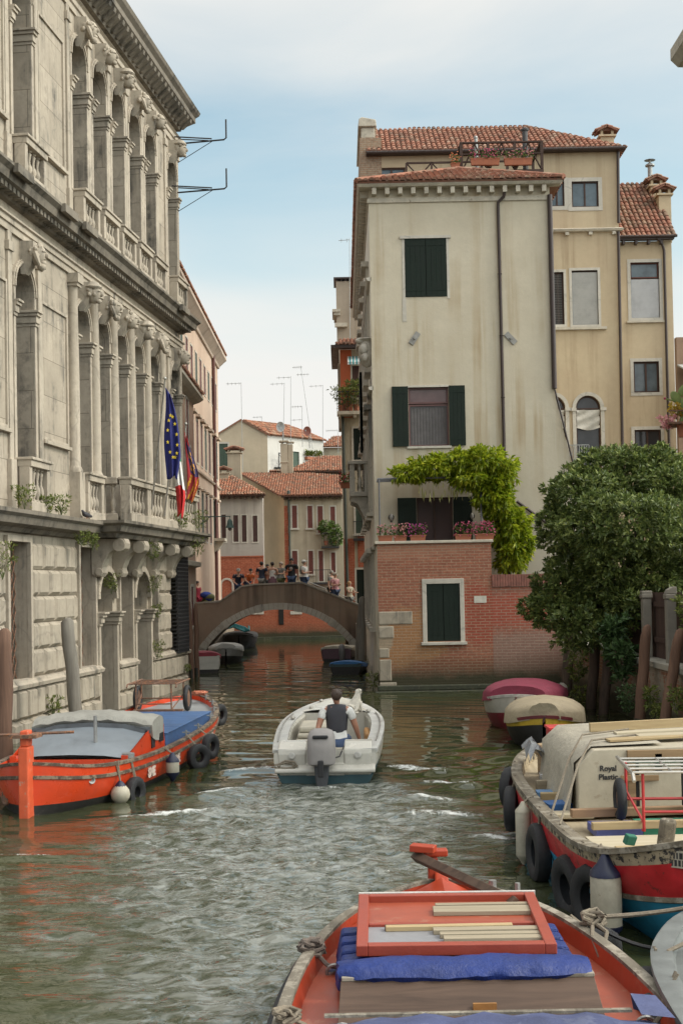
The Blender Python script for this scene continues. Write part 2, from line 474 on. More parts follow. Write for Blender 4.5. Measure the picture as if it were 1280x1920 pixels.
def shell(mb, x0, x1, y0, y1, z0, z1, front=False, top=True):
    """left, right and back walls (and flat top) of a block whose front is a facade()"""
    mb.add([(x0, y0, z0), (x0, y1, z0), (x0, y1, z1), (x0, y0, z1)], [(0, 1, 2, 3)])
    mb.add([(x1, y0, z0), (x1, y1, z0), (x1, y1, z1), (x1, y0, z1)], [(0, 1, 2, 3)])
    mb.add([(x0, y1, z0), (x1, y1, z0), (x1, y1, z1), (x0, y1, z1)], [(0, 1, 2, 3)])
    if top: mb.add([(x0, y0, z1), (x1, y0, z1), (x1, y1, z1), (x0, y1, z1)], [(0, 1, 2, 3)])
    if front: mb.add([(x0, y0, z0), (x1, y0, z0), (x1, y0, z1), (x0, y0, z1)], [(0, 1, 2, 3)])


def moulding(mb, x0, x1, prof, y=0.0, ret0=True, ret1=True):
    """a string course: profile [(projection, z)] swept along x, mitred back at its ends"""
    pts = list(prof)
    A, B = [], []
    for p, z in pts:
        A.append((x0 - (p if ret0 else 0), y - p, z)); B.append((x1 + (p if ret1 else 0), y - p, z))
    A0 = [(x0 - (p if ret0 else 0), y + .02, z) for p, z in pts]; B0 = [(x1 + (p if ret1 else 0), y + .02, z) for p, z in pts]
    mb.loft([A0, A, B, B0], closed=False)
    mb.poly([A[0], B[0], B0[0], A0[0]]); mb.poly([A[-1], B[-1], B0[-1], A0[-1]])


def frame_ring(mb, x0, x1, z0, z1, w, y0, y1):
    """rectangular frame of bars w wide round an opening, from y0 to y1"""
    mb.box(x0 - w, x0, y0, y1, z0 - w, z1 + w); mb.box(x1, x1 + w, y0, y1, z0 - w, z1 + w)
    mb.box(x0, x1, y0, y1, z1, z1 + w); mb.box(x0, x1, y0, y1, z0 - w, z0)


def arch_band(mb, x0, x1, zs, w, y0, y1, n=14):
    a = arc_pts(x0, x1, zs, n); b = arc_pts(x0 - w, x1 + w, zs, n)
    for k in range(n):
        p = [a[k], a[k + 1], b[k + 1], b[k]]
        mb.prism(p, lambda u, v, q: (u, q, v), y0, y1)


def roof_tiles(mb, O, U, V, poly, pitch=.2, step=.36, rad=.085, seed=1, base=True):
    """barrel tiles over a roof slope: O a corner, U along the eave, V up the slope, poly its outline in (u, v) metres"""
    rnd = random.Random(seed); O, U, V = Vector(O), Vector(U).normalized(), Vector(V).normalized()
    N = U.cross(V).normalized()
    if N.z < 0: N = -N
    P = lambda u, v, h=0: O + U * u + V * v + N * h
    if base:
        mb.rnd = .02
        mb.poly([P(u, v, -.01) for u, v in poly]); mb.poly([P(u, v, -.07) for u, v in poly])
        n = len(poly)
        for i in range(n):
            a, b = poly[i], poly[(i + 1) % n]
            mb.poly([P(*a, -.01), P(*b, -.01), P(*b, -.07), P(*a, -.07)])
    umin, umax = min(p[0] for p in poly), max(p[0] for p in poly)
    k = 0; u = umin + pitch / 2
    while u < umax:
        hits = []
        for i in range(len(poly)):
            (ua, va), (ub, vb) = poly[i], poly[(i + 1) % len(poly)]
            if (ua - u) * (ub - u) < 0: hits.append(va + (vb - va) * (u - ua) / (ub - ua))
        if len(hits) >= 2:
            lo, hi = min(hits), max(hits); v = lo - .05
            while v < hi - .08:
                v2 = min(v + step + .06, hi + .02); mb.rnd = min(1, max(.03, rnd.gauss(.5, .26)))
                jx = rnd.gauss(0, .006); jh = rnd.gauss(0, .006)
                rings = []
                for vv, rr, hh in ((v, rad, .028 + jh), (v2, rad * .84, 0.0 + jh)):
                    rings.append([P(u + jx + rr * math.cos(math.pi * q / 5), vv, hh + rr * .85 * math.sin(math.pi * q / 5)) for q in range(6)])
                mb.loft(rings, closed=False); mb.poly(list(reversed(rings[0])))
                v += step
        u += pitch; k += 1
    mb.rnd = 0


def baluster_prof(h, r=.075):
    return [(r * .9, 0), (r * .9, h * .06), (r * .5, h * .10), (r * .62, h * .16), (r * 1.0, h * .30), (r * .85, h * .42), (r * .42, h * .55), (r * .5, h * .58),
            (r * .42, h * .62), (r * .62, h * .78), (r * .8, h * .86), (r * .5, h * .92), (r * .9, h * .94), (r * .9, h)]


# ------------------------------------------------------------------ leaves
def leaf_mesh(name, mat, P, D, size, aspect=.38, k=6, spread=.8, droop=.0, seed=3, parent=None, fold=.25, jitter=.3, loc=None):
    """rosettes of k leaves at the points P, growing towards D"""
    rg = np.random.default_rng(seed); n = len(P)
    P = np.repeat(np.asarray(P, float), k, 0); D = np.repeat(np.asarray(D, float), k, 0); m = n * k
    D /= np.linalg.norm(D, axis=1, keepdims=True) + 1e-9
    rv = rg.normal(size=(m, 3)); rv /= np.linalg.norm(rv, axis=1, keepdims=True)
    d = D + rv * spread; d[:, 2] -= droop; d /= np.linalg.norm(d, axis=1, keepdims=True)
    s = np.cross(d, D + .01); bad = np.linalg.norm(s, axis=1) < 1e-3; s[bad] = np.cross(d[bad], [0.3, .2, 1.0]); s /= np.linalg.norm(s, axis=1, keepdims=True)
    nn = np.cross(s, d)
    L = size * (1 + jitter * rg.normal(size=(m, 1)).clip(-1.5, 1.5)); W = L * aspect
    b = P + rv * size * .12; t = b + d * L - np.array([0, 0, 1.0]) * droop * L * .3
    mid = b + d * L * .55 + nn * L * .06
    l_ = mid - s * W * .5 + nn * W * fold; r_ = mid + s * W * .5 + nn * W * fold
    V = np.stack([b, l_, t, r_], 1).reshape(-1, 3)
    i0 = np.arange(m) * 4
    F = np.stack([np.stack([i0, i0 + 1, i0 + 2], 1), np.stack([i0, i0 + 2, i0 + 3], 1)], 1).reshape(-1, 3)
    me = bpy.data.meshes.new(name); me.vertices.add(len(V)); me.vertices.foreach_set('co', V.ravel().astype(np.float32))
    me.loops.add(F.size); me.loops.foreach_set('vertex_index', F.ravel().astype(np.int32))
    me.polygons.add(len(F)); me.polygons.foreach_set('loop_start', (np.arange(len(F)) * 3).astype(np.int32)); me.polygons.foreach_set('loop_total', np.full(len(F), 3, np.int32))
    me.update(calc_edges=True)
    a = me.attributes.new('rnd', 'FLOAT', 'FACE'); a.data.foreach_set('value', np.repeat(rg.random(m), 2).astype(np.float32))
    me.materials.append(mat)
    o = bpy.data.objects.new(name, me); COL.objects.link(o)
    if parent is not None: o.parent = parent
    if loc is not None: o.location = loc
    return o


def blob_points(blobs, n, seed=1, inner=.72, rough=.16):
    """points near the skin of a union of ellipsoids (centre, radii), with their outward directions"""
    rg = np.random.default_rng(seed)
    C = np.array([b[0] for b in blobs], float); Rd = np.array([b[1] if hasattr(b[1], '__len__') else (b[1],) * 3 for b in blobs], float)
    area = (Rd[:, 0] * Rd[:, 1] + Rd[:, 1] * Rd[:, 2] + Rd[:, 0] * Rd[:, 2]); pick = rg.choice(len(blobs), size=n * 2, p=area / area.sum())
    q = rg.normal(size=(n * 2, 3)); q /= np.linalg.norm(q, axis=1, keepdims=True)
    lump = 1 + rough * (np.sin(q[:, 0] * 7 + pick) + np.sin(q[:, 1] * 8 + 2 * pick) + np.sin(q[:, 2] * 6.5 + 3 * pick)) / 1.7
    rad = (1 - .34 * rg.random(n * 2) ** 2.2) * lump
    P = C[pick] + q * Rd[pick] * rad[:, None]
    dm = np.full(len(P), 9.0)
    for i in range(len(blobs)):
        e = np.linalg.norm((P - C[i]) / Rd[i], axis=1); e[pick == i] = 9; dm = np.minimum(dm, e)
    keep = np.where(dm > inner)[0][:n]
    D = q[keep] / Rd[pick[keep]]; D /= np.linalg.norm(D, axis=1, keepdims=True)
    D[:, 2] += .35
    return P[keep], D


def tuft(name, label, cat, loc, size, n=90, mat=None, seed=1, group=None, leaf=.07, droop=.1, squash=(1, 1, 1), aspect=.3, stems=True):
    """a small plant: leafy top on thin stems"""
    rg = random.Random(seed); root = thing(name, label, cat, loc, 0, group)
    P, D = [], []
    for _ in range(n):
        a = rg.random() * 6.283; h = rg.random() ** .7; r_ = size * .55 * rg.random() ** .5 * (.35 + .65 * h)
        P.append((r_ * math.cos(a) * squash[0], r_ * math.sin(a) * squash[1], size * h * squash[2])); D.append((math.cos(a) * .7, math.sin(a) * .7, .8))
    leaf_mesh('foliage', mat, P, D, leaf, aspect, 4, .8, droop, seed, root)
    if stems:
        m = MB()
        for _ in range(5):
            a = rg.random() * 6.283; q = size * .3
            m.tube([(0, 0, -.03), (q * .4 * math.cos(a) * squash[0], q * .4 * math.sin(a) * squash[1], size * .35 * squash[2]), (q * math.cos(a) * squash[0], q * math.sin(a) * squash[1], size * .75 * squash[2])], [.008, .006, .003], 5)
        m.build('stem', M_STEM, root)
    return root


# ------------------------------------------------------------------ skinned figures
def skin_mesh(name, J, E, mat, parent=None, root=None, sub=1, loc=None):
    """J: {joint: ((x,y,z), radius or (rx,ry))}, E: [(a,b)] -> one continuous skinned mesh"""
    names = list(J); idx = {k: i for i, k in enumerate(names)}
    me = bpy.data.meshes.new(name); me.from_pydata([J[k][0] for k in names], [(idx[a], idx[b]) for a, b in E], [])
    o = bpy.data.objects.new(name, me); COL.objects.link(o)
    md = o.modifiers.new('skin', 'SKIN'); md.use_smooth_shade = True; md.branch_smoothing = .4
    sv = me.skin_vertices[0].data
    for k in names:
        r_ = J[k][1]; sv[idx[k]].radius = r_ if isinstance(r_, tuple) else (r_, r_)
        sv[idx[k]].use_root = (k == (root or names[0]))
    s2 = o.modifiers.new('sub', 'SUBSURF'); s2.levels = sub; s2.render_levels = sub
    dg = bpy.context.evaluated_depsgraph_get(); ev = o.evaluated_get(dg)
    nm = bpy.data.meshes.new_from_object(ev); nm.name = name
    o.modifiers.clear(); o.data = nm; bpy.data.meshes.remove(me)
    nm.materials.clear(); nm.materials.append(mat)
    nm.polygons.foreach_set('use_smooth', [True] * len(nm.polygons))
    if parent is not None: o.parent = parent
    if loc is not None: o.location = loc
    return o


def text_mesh(name, txt, size, mat, parent=None, M_=None, depth=.004, bold=0.0, align='CENTER'):
    cu = bpy.data.curves.new(name, 'FONT'); cu.body = txt; cu.size = size; cu.extrude = depth; cu.align_x = align; cu.align_y = 'CENTER'; cu.offset = bold
    o = bpy.data.objects.new(name, cu); COL.objects.link(o)
    dg = bpy.context.evaluated_depsgraph_get(); me = bpy.data.meshes.new_from_object(o.evaluated_get(dg))
    COL.objects.unlink(o); bpy.data.objects.remove(o)
    if M_ is not None: me.transform(M_)
    me.materials.clear(); me.materials.append(mat)
    q = bpy.data.objects.new(name, me); COL.objects.link(q)
    if parent is not None: q.parent = parent
    return q


def rope_path(a, b, sag=.1, n=10):
    a, b = Vector(a), Vector(b)
    return [a.lerp(b, k / n) - Vector((0, 0, sag * 4 * (k / n) * (1 - k / n))) for k in range(n + 1)]


M_STEM = plain('stem_green', (.10, .12, .05), .8, bump=0)
M_LEAF_DARK = leafmat('pittosporum_leaf', (.065, .10, .03), (.17, .225, .06), (.34, .38, .11))
M_LEAF_WIST = leafmat('wisteria_leaf', (.12, .19, .012), (.36, .43, .022), (.58, .58, .05), .5)
M_LEAF_WEED = leafmat('weed_leaf', (.07, .10, .02), (.18, .22, .045), (.30, .31, .08))
M_LEAF_POT = leafmat('pot_plant_leaf', (.05, .09, .02), (.13, .19, .04))
M_PINK = leafmat('pink_petal', (.55, .07, .20), (.75, .22, .33), (.85, .45, .5))
M_RED_PETAL = leafmat('red_petal', (.5, .03, .05), (.7, .08, .12))
M_TERRA = plain('terracotta', (.36, .13, .07), .85, .2, 8)
M_IRON = plain('dark_iron', (.025, .024, .026), .55, .3, 12)
M_PIPE = plain('brown_downpipe', (.045, .028, .024), .5, .25, 5)
M_GREY_METAL = plain('grey_metal', (.33, .33, .32), .45, .2, 8, metal=.6)
M_STEEL = plain('bright_steel', (.46, .44, .40), .35, .2, 14, metal=.7)
M_RUST = plain('rusty_steel', (.16, .09, .06), .8, .4, 14, wear=(.30, .13, .06), wear_amt=.52)
M_GLASS = glass('dark_glass'); M_GLASS_SKY = glass('pale_glass', (.06, .075, .085), .08)
M_RUBBER = plain('black_rubber', (.018, .018, .02), .7, .3, 20, bump=.3)
M_ROPE = plain('hemp_rope', (.21, .175, .13), .95, .3, 40, bump=.6, bscale=90)
M_WHITE_STONE = stone('window_surround_stone', (.56, .52, .45), False, .62)
M_DARK_GREEN = plain('dark_green_shutter', (.013, .021, .016), .75, .25, 5, spec=.2, wear=(.024, .033, .027), wear_amt=.6, stretch=(6, 6, 1))
M_GREEN_SH = plain('green_shutter', (.045, .075, .05), .6, .25, 5, stretch=(6, 6, 1))
M_RED_SH = plain('red_shutter', (.16, .045, .035), .7, .3, 5, stretch=(6, 6, 1), wear=(.22, .10, .08), wear_amt=.6)
M_BROWN_WOOD = wood('brown_window_wood', (.075, .038, .026), None, .5, 2)
M_DARKROOM = plain('dark_room', (.014, .012, .011), .9, .3, 2, bump=0)
M_TILES = tilemat('roof_tiles', (.36, .165, .11), (.22, .105, .075), (.45, .30, .22), .47)
M_TILES_FAR = tilemat('weathered_roof_tiles', (.40, .17, .10), (.26, .12, .08), (.48, .32, .22), .46)
M_SKIN = plain('skin', (.52, .30, .21), .55, .12, 10, bump=0)
M_SKIN_TAN = plain('tanned_skin', (.34, .16, .10), .55, .12, 10, bump=0)
# ------------------------------------------------------------------ the canal
def water_material():
    t = NT('canal_water')
    wake = t.attr('wake'); foam_glint = t.attr('foam_glint')
    t.b.inputs['IOR'].default_value = 1.42
    base = t.mix(t.ramp(t.noise(.25, 4, .6), [(.35, 0), (.7, 1)]), (.030, .037, .014), (.044, .050, .021))
    base = t.mix(t.math('MULTIPLY', wake, .8), base, t.mix(t.ramp(t.noise(6.0, 3, .6, stretch=(.55, 1.1, 1), dist=1.0), [(.40, 0), (.62, 1)]), (.06, .067, .048), (.26, .27, .25)))  # pale bubbly wake water, with glints of sky painted into its noise
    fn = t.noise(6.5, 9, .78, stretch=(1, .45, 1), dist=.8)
    thr = t.math('SUBTRACT', 1.0, t.math('MULTIPLY', foam_glint, .62))
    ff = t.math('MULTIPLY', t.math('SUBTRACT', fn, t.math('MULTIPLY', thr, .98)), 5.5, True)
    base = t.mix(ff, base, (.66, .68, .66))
    rip = t.noise(1.6, 3, .5, stretch=(.55, 1.7, 1), dist=.3)
    r2 = t.noise(5.5, 2, .5, stretch=(.45, 1.25, 1), dist=.5)
    chop = t.noise(6.5, 2.2, .55, stretch=(.6, 1.15, 1), dist=.8)
    b = t.n('Bump'); b.inputs['Distance'].default_value = .05; b.inputs['Strength'].default_value = .16; t.l(rip, b.inputs['Height'])
    b2 = t.n('Bump'); b2.inputs['Distance'].default_value = .010; b2.inputs['Strength'].default_value = .14; t.l(r2, b2.inputs['Height']); t.l(b.outputs[0], b2.inputs['Normal'])
    b3 = t.n('Bump'); b3.inputs['Distance'].default_value = .075; t.l(t.math('MULTIPLY', wake, .95), b3.inputs['Strength']); t.l(chop, b3.inputs['Height']); t.l(b2.outputs[0], b3.inputs['Normal'])
    t.l(b3.outputs[0], t.b.inputs['Normal'])
    rough = t.math('ADD', t.math('MULTIPLY', ff, .5), .035)
    t.set(base, rough); return t.m


def wave_noise(X, Y, terms, seed):
    rg = np.random.default_rng(seed); Z = np.zeros_like(X)
    for (amp, lam, ang, spread, n) in terms:
        for _ in range(n):
            a = ang + rg.normal() * spread; k = 2 * np.pi / (lam * np.exp(rg.normal() * .25)); p = rg.random() * 6.283
            Z += amp / np.sqrt(n) * np.sin(k * (X * np.cos(a) + Y * np.sin(a)) + p)
    return Z


BOAT_T = at(610, 1470, Z=0)           # transom of the motor boat
def build_water():
    xs = np.arange(-9.5, 8.01, .065); ys = np.concatenate([np.arange(6.5, 30, .065), np.arange(30, 62, .13)])
    xs = np.concatenate([[-80, -30], xs, [30, 80]]); ys = np.concatenate([[-30], ys, [66, 75, 90, 140]])
    X, Y = np.meshgrid(xs, ys); nx, ny = len(xs), len(ys)
    tx, ty = BOAT_T.x, BOAT_T.y
    back = ty - Y                                     # distance astern
    xc = np.interp(back, [0, 5, 8, 11, 14], [tx, tx - .25, tx - .55, tx - .6, tx - .6]); dx = X - xc
    half = np.interp(back, [-1, 0, 4.5, 8, 10.5, 14], [.8, .95, 2.25, 1.75, 1.0, .6])
    rag = wave_noise(X, Y, [(.22, 1.3, 1.2, .9, 6), (.14, .5, 1.2, 1.2, 8)], 31)
    core = 1 / (1 + np.exp((np.abs(dx) / half - .95 + rag * .9) * 7)) * (1 / (1 + np.exp(-(back + .1) * 4)))
    core *= np.interp(back, [0, 6, 12, 16], [1, .95, .6, .25])
    wide = np.clip(1.5 - np.abs(dx + .5) / (half * 1.35 + .8), 0, 1) * (back > -.5)
    wake = np.clip(core + .12 * wide, 0, 1)
    Z = wave_noise(X, Y, [(.008, 1.6, 1.35, .4, 6), (.004, .8, 1.45, .45, 7), (.0018, .42, 1.5, .5, 7)], 5)
    Z += wake * wave_noise(X, Y, [(.016, .62, 1.2, .9, 9), (.012, .36, 1.2, 1.2, 12), (.006, .22, 1.2, 1.4, 12)], 9)
    foam_glint = np.zeros_like(X)
    # bow wave arms: raised crests, the sky they reflect painted on as white
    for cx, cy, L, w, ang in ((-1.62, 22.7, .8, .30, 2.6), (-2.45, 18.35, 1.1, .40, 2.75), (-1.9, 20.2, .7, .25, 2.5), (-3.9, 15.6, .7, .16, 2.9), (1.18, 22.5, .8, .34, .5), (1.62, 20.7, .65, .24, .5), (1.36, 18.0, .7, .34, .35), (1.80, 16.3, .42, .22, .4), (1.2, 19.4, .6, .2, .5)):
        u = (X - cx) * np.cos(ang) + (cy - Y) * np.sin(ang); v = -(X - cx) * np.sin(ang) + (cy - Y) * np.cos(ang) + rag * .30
        e = np.exp(-(u / L) ** 4 - (v / w) ** 2); Z += .05 * e; foam_glint = np.maximum(foam_glint, np.exp(-(u / L) ** 4 - ((v - .05) / w) ** 2))
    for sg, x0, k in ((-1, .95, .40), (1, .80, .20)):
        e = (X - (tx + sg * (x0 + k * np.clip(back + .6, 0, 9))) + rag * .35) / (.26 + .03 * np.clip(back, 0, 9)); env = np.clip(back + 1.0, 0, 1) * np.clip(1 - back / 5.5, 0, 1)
        Z += .035 * env * np.exp(-e * e); foam_glint = np.maximum(foam_glint, .66 * env * np.exp(-e * e))
    foam_glint = np.maximum(foam_glint, np.exp(-((back - .45) / .5) ** 2) * np.clip(1.3 - np.abs(dx) / .95, 0, 1) * .85)
    foam_glint = np.maximum(foam_glint, core * .62 * np.exp(-np.clip(back, 0, 99) / 8))
    # longer swell thrown towards the right bank
    sw = np.clip((X - xc - half) / 1.2, 0, 1) * np.clip((27 - Y) / 5, 0, 1)
    Z += sw * wave_noise(X, Y, [(.034, 1.15, 2.2, .25, 5), (.015, .6, 2.1, .4, 5)], 21)
    far = (np.abs(X) > 12) | (Y > 63) | (Y < 6); Z[far] = 0; Z *= np.clip((66 - Y) / 14, .25, 1)
    V = np.stack([X, Y, Z], -1).reshape(-1, 3)
    i = np.arange((ny - 1) * (nx - 1)); r_, c = i // (nx - 1), i % (nx - 1); a = r_ * nx + c
    F = np.stack([a, a + 1, a + nx + 1, a + nx], 1)
    me = bpy.data.meshes.new('water'); me.vertices.add(len(V)); me.vertices.foreach_set('co', V.ravel().astype(np.float32))
    me.loops.add(F.size); me.loops.foreach_set('vertex_index', F.ravel().astype(np.int32)); me.polygons.add(len(F))
    me.polygons.foreach_set('loop_start', (np.arange(len(F)) * 4).astype(np.int32)); me.polygons.foreach_set('loop_total', np.full(len(F), 4, np.int32))
    me.update(calc_edges=True); me.polygons.foreach_set('use_smooth', [True] * len(F))
    for nme, q in (('wake', wake), ('foam_glint', foam_glint)):
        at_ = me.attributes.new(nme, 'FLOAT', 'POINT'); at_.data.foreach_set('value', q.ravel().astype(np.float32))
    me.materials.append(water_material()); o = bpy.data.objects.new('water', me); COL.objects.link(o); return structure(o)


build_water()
m = MB(); m.poly([(-700, -300, -3.0), (700, -300, -3.0), (700, 900, -3.0), (-700, 900, -3.0)])
structure(m.build('ground', plain('canal_mud', (.06, .055, .035), .95)))
# ------------------------------------------------------------------ the palace on the left bank
M_PAL = stone('palace_stone', (.47, .405, .322), True, .43, 1.25, .84)
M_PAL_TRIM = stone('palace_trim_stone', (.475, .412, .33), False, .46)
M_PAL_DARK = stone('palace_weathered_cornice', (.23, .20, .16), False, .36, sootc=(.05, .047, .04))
M_PAL_RUST = stone('palace_rusticated_stone', (.435, .378, .30), False, .50)
_c = at(347, 1288, Z=0); PDIR = Vector((.123, .992, 0)).normalized(); PLEN = 19.0
PO = _c - PDIR * PLEN; PRZ = math.atan2(PDIR.y, PDIR.x)
PALM = XF(PO, PRZ)
pal = thing('palace', 'tall pale stone palace with arched windows, balustrades and carved heads on the left bank', 'palace', PO, PRZ)
S = lambda s: PLEN - s
BAYS = [3.45 + 1.65 * k for k in range(5)] + [.85, 14.0, 17.6]
HW = .57
ops = []
for s in BAYS:
    ops.append((S(s) - HW, S(s) + HW, 4.8, 9.62, True)); ops.append((S(s) - HW, S(s) + HW, 11.8, 16.2, True))
m = MB(); facade(m, 0, PLEN, 4.35, 18.0, ops, .46); shell(m, 0, PLEN, 0, 9, 4.35, 18.0); m.build('wall', M_PAL, pal)

# ground floor
gops = [(S(15.2), S(14.0), 1.25, 4.18), (S(10.6), S(9.45), 1.25, 4.18), (S(9.15), S(7.75), -.5, 2.9, True), (S(7.25), S(6.15), 1.25, 4.0),
        (S(5.85), S(4.4), -.5, 2.9, True), (S(4.15), S(3.5), 1.25, 4.0), (S(1.72), S(.62), 1.2, 4.2), (S(18.4), S(17.2), 1.25, 4.18)]
m = MB(); facade(m, 0, PLEN, -1.2, 4.35, gops, .5); shell(m, 0, PLEN, 0, 9, -1.2, 4.35); m.build('ground_floor_wall', M_PAL_RUST, pal)


def rustic(mb, x0, x1, z0, z1, bw, bh, pr, seed=0):
    rg = random.Random(seed); nz = max(1, round((z1 - z0) / bh)); h = (z1 - z0) / nz
    for j in range(nz):
        nx = max(1, round((x1 - x0) / bw)); off = (j % 2) * .5 * bw if nx > 2 else 0
        edges = [x0] + [q for q in [x0 + off + i * bw for i in range(1 if not off else 0, nx + 1)] if x0 + .15 < q < x1 - .15] + [x1]
        for a, b in zip(edges[:-1], edges[1:]):
            p = pr * (.8 + .35 * rg.random()); c = .075; za, zb = z0 + j * h + .008, z0 + (j + 1) * h - .008; a2, b2 = a + .006, b - .006
            vs = [(a2, 0, za), (b2, 0, za), (b2, 0, zb), (a2, 0, zb), (a2, -.025, za), (b2, -.025, za), (b2, -.025, zb), (a2, -.025, zb),
                  (a2 + c, -p, za + c), (b2 - c, -p, za + c), (b2 - c, -p, zb - c), (a2 + c, -p, zb - c)]
            mb.add(vs, [(0, 1, 5, 4), (1, 2, 6, 5), (2, 3, 7, 6), (3, 0, 4, 7), (4, 5, 9, 8), (5, 6, 10, 9), (6, 7, 11, 10), (7, 4, 8, 11), (8, 9, 10, 11)])


for i, (a, b, z0, z1, bw, bh, pr) in enumerate([(a, b, 1.28, 4.18, .72, .58, .10) for a, b in ((17.1, 15.4), (13.85, 10.8), (3.35, 1.9), (.5, .02))] + [(a, b, -.25, 1.08, .6, .55, .15) for a, b in ((18.9, 9.25), (7.62, 5.98), (4.28, .02))]):
    m = MB(); rustic(m, S(a), S(b), z0, z1, bw, bh, pr, i); m.build('rusticated_blocks', M_PAL_RUST, pal)
m = MB()
for a, b in ((18.9, 9.25), (7.62, 5.98), (4.28, 0)):
    moulding(m, S(a), S(b), [(.0, 1.06), (.17, 1.08), (.19, 1.16), (.14, 1.2), (.12, 1.25), (0, 1.27)], ret0=False)
m.build('sill_course', M_PAL_TRIM, pal)
# window surrounds, jambs and grilles on the canal floor
for i, o in enumerate(gops):
    xa, xb, za, zb = o[:4]
    if len(o) > 4:
        d = MB(); d.box(xa, xb, .48, .5, za, zb + .75); dn = d.build('water_door', M_DARKROOM, pal)
        m = MB(); arch_band(m, xa, xb, zb, .16, -.13, -.002)
        for q0, q1 in ((xa - .16, xa), (xb, xb + .16)): m.box(q0, q1, -.13, -.002, -.6, 2.22)
        for q in (xa, xb):       # impost capital wrapping into the opening
            e = 1 if q == xa else -1
            for zz0, zz1, pr in ((2.22, 2.30, .03), (2.30, 2.44, .07), (2.44, 2.52, .12), (2.52, 2.57, .17)):
                m.box(q - e * .22, q + e * pr, -.13 - pr, .49, zz0, zz1)
        m.build('door_surround', M_PAL_TRIM, pal, bevel=.01)
        g = MB()
        for k in range(7): g.box(xa + .1 + k * (xb - xa - .2) / 6 - .012, xa + .1 + k * (xb - xa - .2) / 6 + .012, .40, .424, za, zb + .6)
        for k in range(8): g.box(xa, xb, .425, .44, .2 + k * .45, .23 + k * .45)
        g.build('gate', M_RUST, dn)
    elif i == 6:
        d = MB(); d.box(xa, xb, .40, .44, za, zb); w = d.build('window', M_DARKROOM, pal)
        g = MB(); x0, x1 = xa - .05, xb + .22
        for k in range(13): g.box(x0 + k * (x1 - x0) / 12 - .012, x0 + k * (x1 - x0) / 12 + .012, -.26, -.235, 1.15, 4.25)
        for k in range(27): g.box(x0, x1, -.255, -.24, 1.15 + k * .119, 1.19 + k * .119)
        for xx in (x0, x1):
            for k in range(27): g.box(xx - .012, xx + .012, -.24, .0, 1.15 + k * .119, 1.19 + k * .119)
        g.box(x0, x1, -.2, -.19, 1.15, 4.25)
        g.build('iron_cage', M_IRON, w)
    else:
        d = MB(); d.box(xa, xb, .40, .44, za, zb); w = d.build('window', M_DARKROOM, pal)
        m = MB(); frame_ring(m, xa, xb, za, zb, .12, -.10, -.002); m.build('surround', M_PAL_TRIM, w, bevel=.008)
        g = MB(); nx = 6
        for k in range(-9, nx + 9):
            for sg in (1, -1):
                p0 = Vector((xa + k * (xb - xa) / nx, .26, za)); n = 14
                a = p0; b = p0 + Vector((sg * (zb - za) * .55, 0, zb - za))
                t0, t1 = 0, 1
                dx = b.x - a.x
                lo, hi = sorted(((xa - a.x) / dx, (xb - a.x) / dx)); t0, t1 = max(0, lo), min(1, hi)
                if t1 - t0 > .02: g.tube([a.lerp(b, t0), a.lerp(b, t1)], .014, 4)
        g.build('iron_grille', M_RUST, w)

# courses and cornices
def dentil(mb, x0, x1, z0, z1, y0, y1, w, gap):
    x = x0
    while x < x1:
        mb.box(x, x + w, y0, y1, z0, z1); x += w + gap


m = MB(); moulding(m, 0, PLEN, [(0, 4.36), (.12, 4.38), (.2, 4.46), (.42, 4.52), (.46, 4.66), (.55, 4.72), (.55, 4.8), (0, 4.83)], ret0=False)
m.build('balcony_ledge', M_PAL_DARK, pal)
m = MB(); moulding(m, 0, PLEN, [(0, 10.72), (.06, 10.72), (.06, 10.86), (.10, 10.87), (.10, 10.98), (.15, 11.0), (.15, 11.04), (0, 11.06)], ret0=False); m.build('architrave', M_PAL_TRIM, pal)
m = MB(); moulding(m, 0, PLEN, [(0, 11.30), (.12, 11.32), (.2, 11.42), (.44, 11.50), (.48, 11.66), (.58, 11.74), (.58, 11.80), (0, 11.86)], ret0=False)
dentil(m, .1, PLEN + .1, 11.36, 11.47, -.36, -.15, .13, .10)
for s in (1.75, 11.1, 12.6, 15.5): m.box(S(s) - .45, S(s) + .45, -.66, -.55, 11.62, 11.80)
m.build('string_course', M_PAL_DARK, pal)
m = MB(); moulding(m, 0, PLEN, [(0, 17.3), (.05, 17.3), (.05, 17.46), (.09, 17.48), (.09, 17.62), (.15, 17.66), (0, 17.68)], ret0=False); m.build('architrave', M_PAL_TRIM, pal)
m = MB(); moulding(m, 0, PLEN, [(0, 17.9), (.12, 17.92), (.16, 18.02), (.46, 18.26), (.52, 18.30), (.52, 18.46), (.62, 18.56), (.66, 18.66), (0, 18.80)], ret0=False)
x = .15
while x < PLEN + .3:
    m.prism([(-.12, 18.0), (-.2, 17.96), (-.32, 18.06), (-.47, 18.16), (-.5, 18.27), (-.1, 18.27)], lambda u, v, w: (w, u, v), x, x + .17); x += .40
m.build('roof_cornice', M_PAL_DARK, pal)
m = MB(); m.box(0, PLEN + .3, -.3, 9, 18.78, 18.86); m.build('roof', M_TILES, pal)


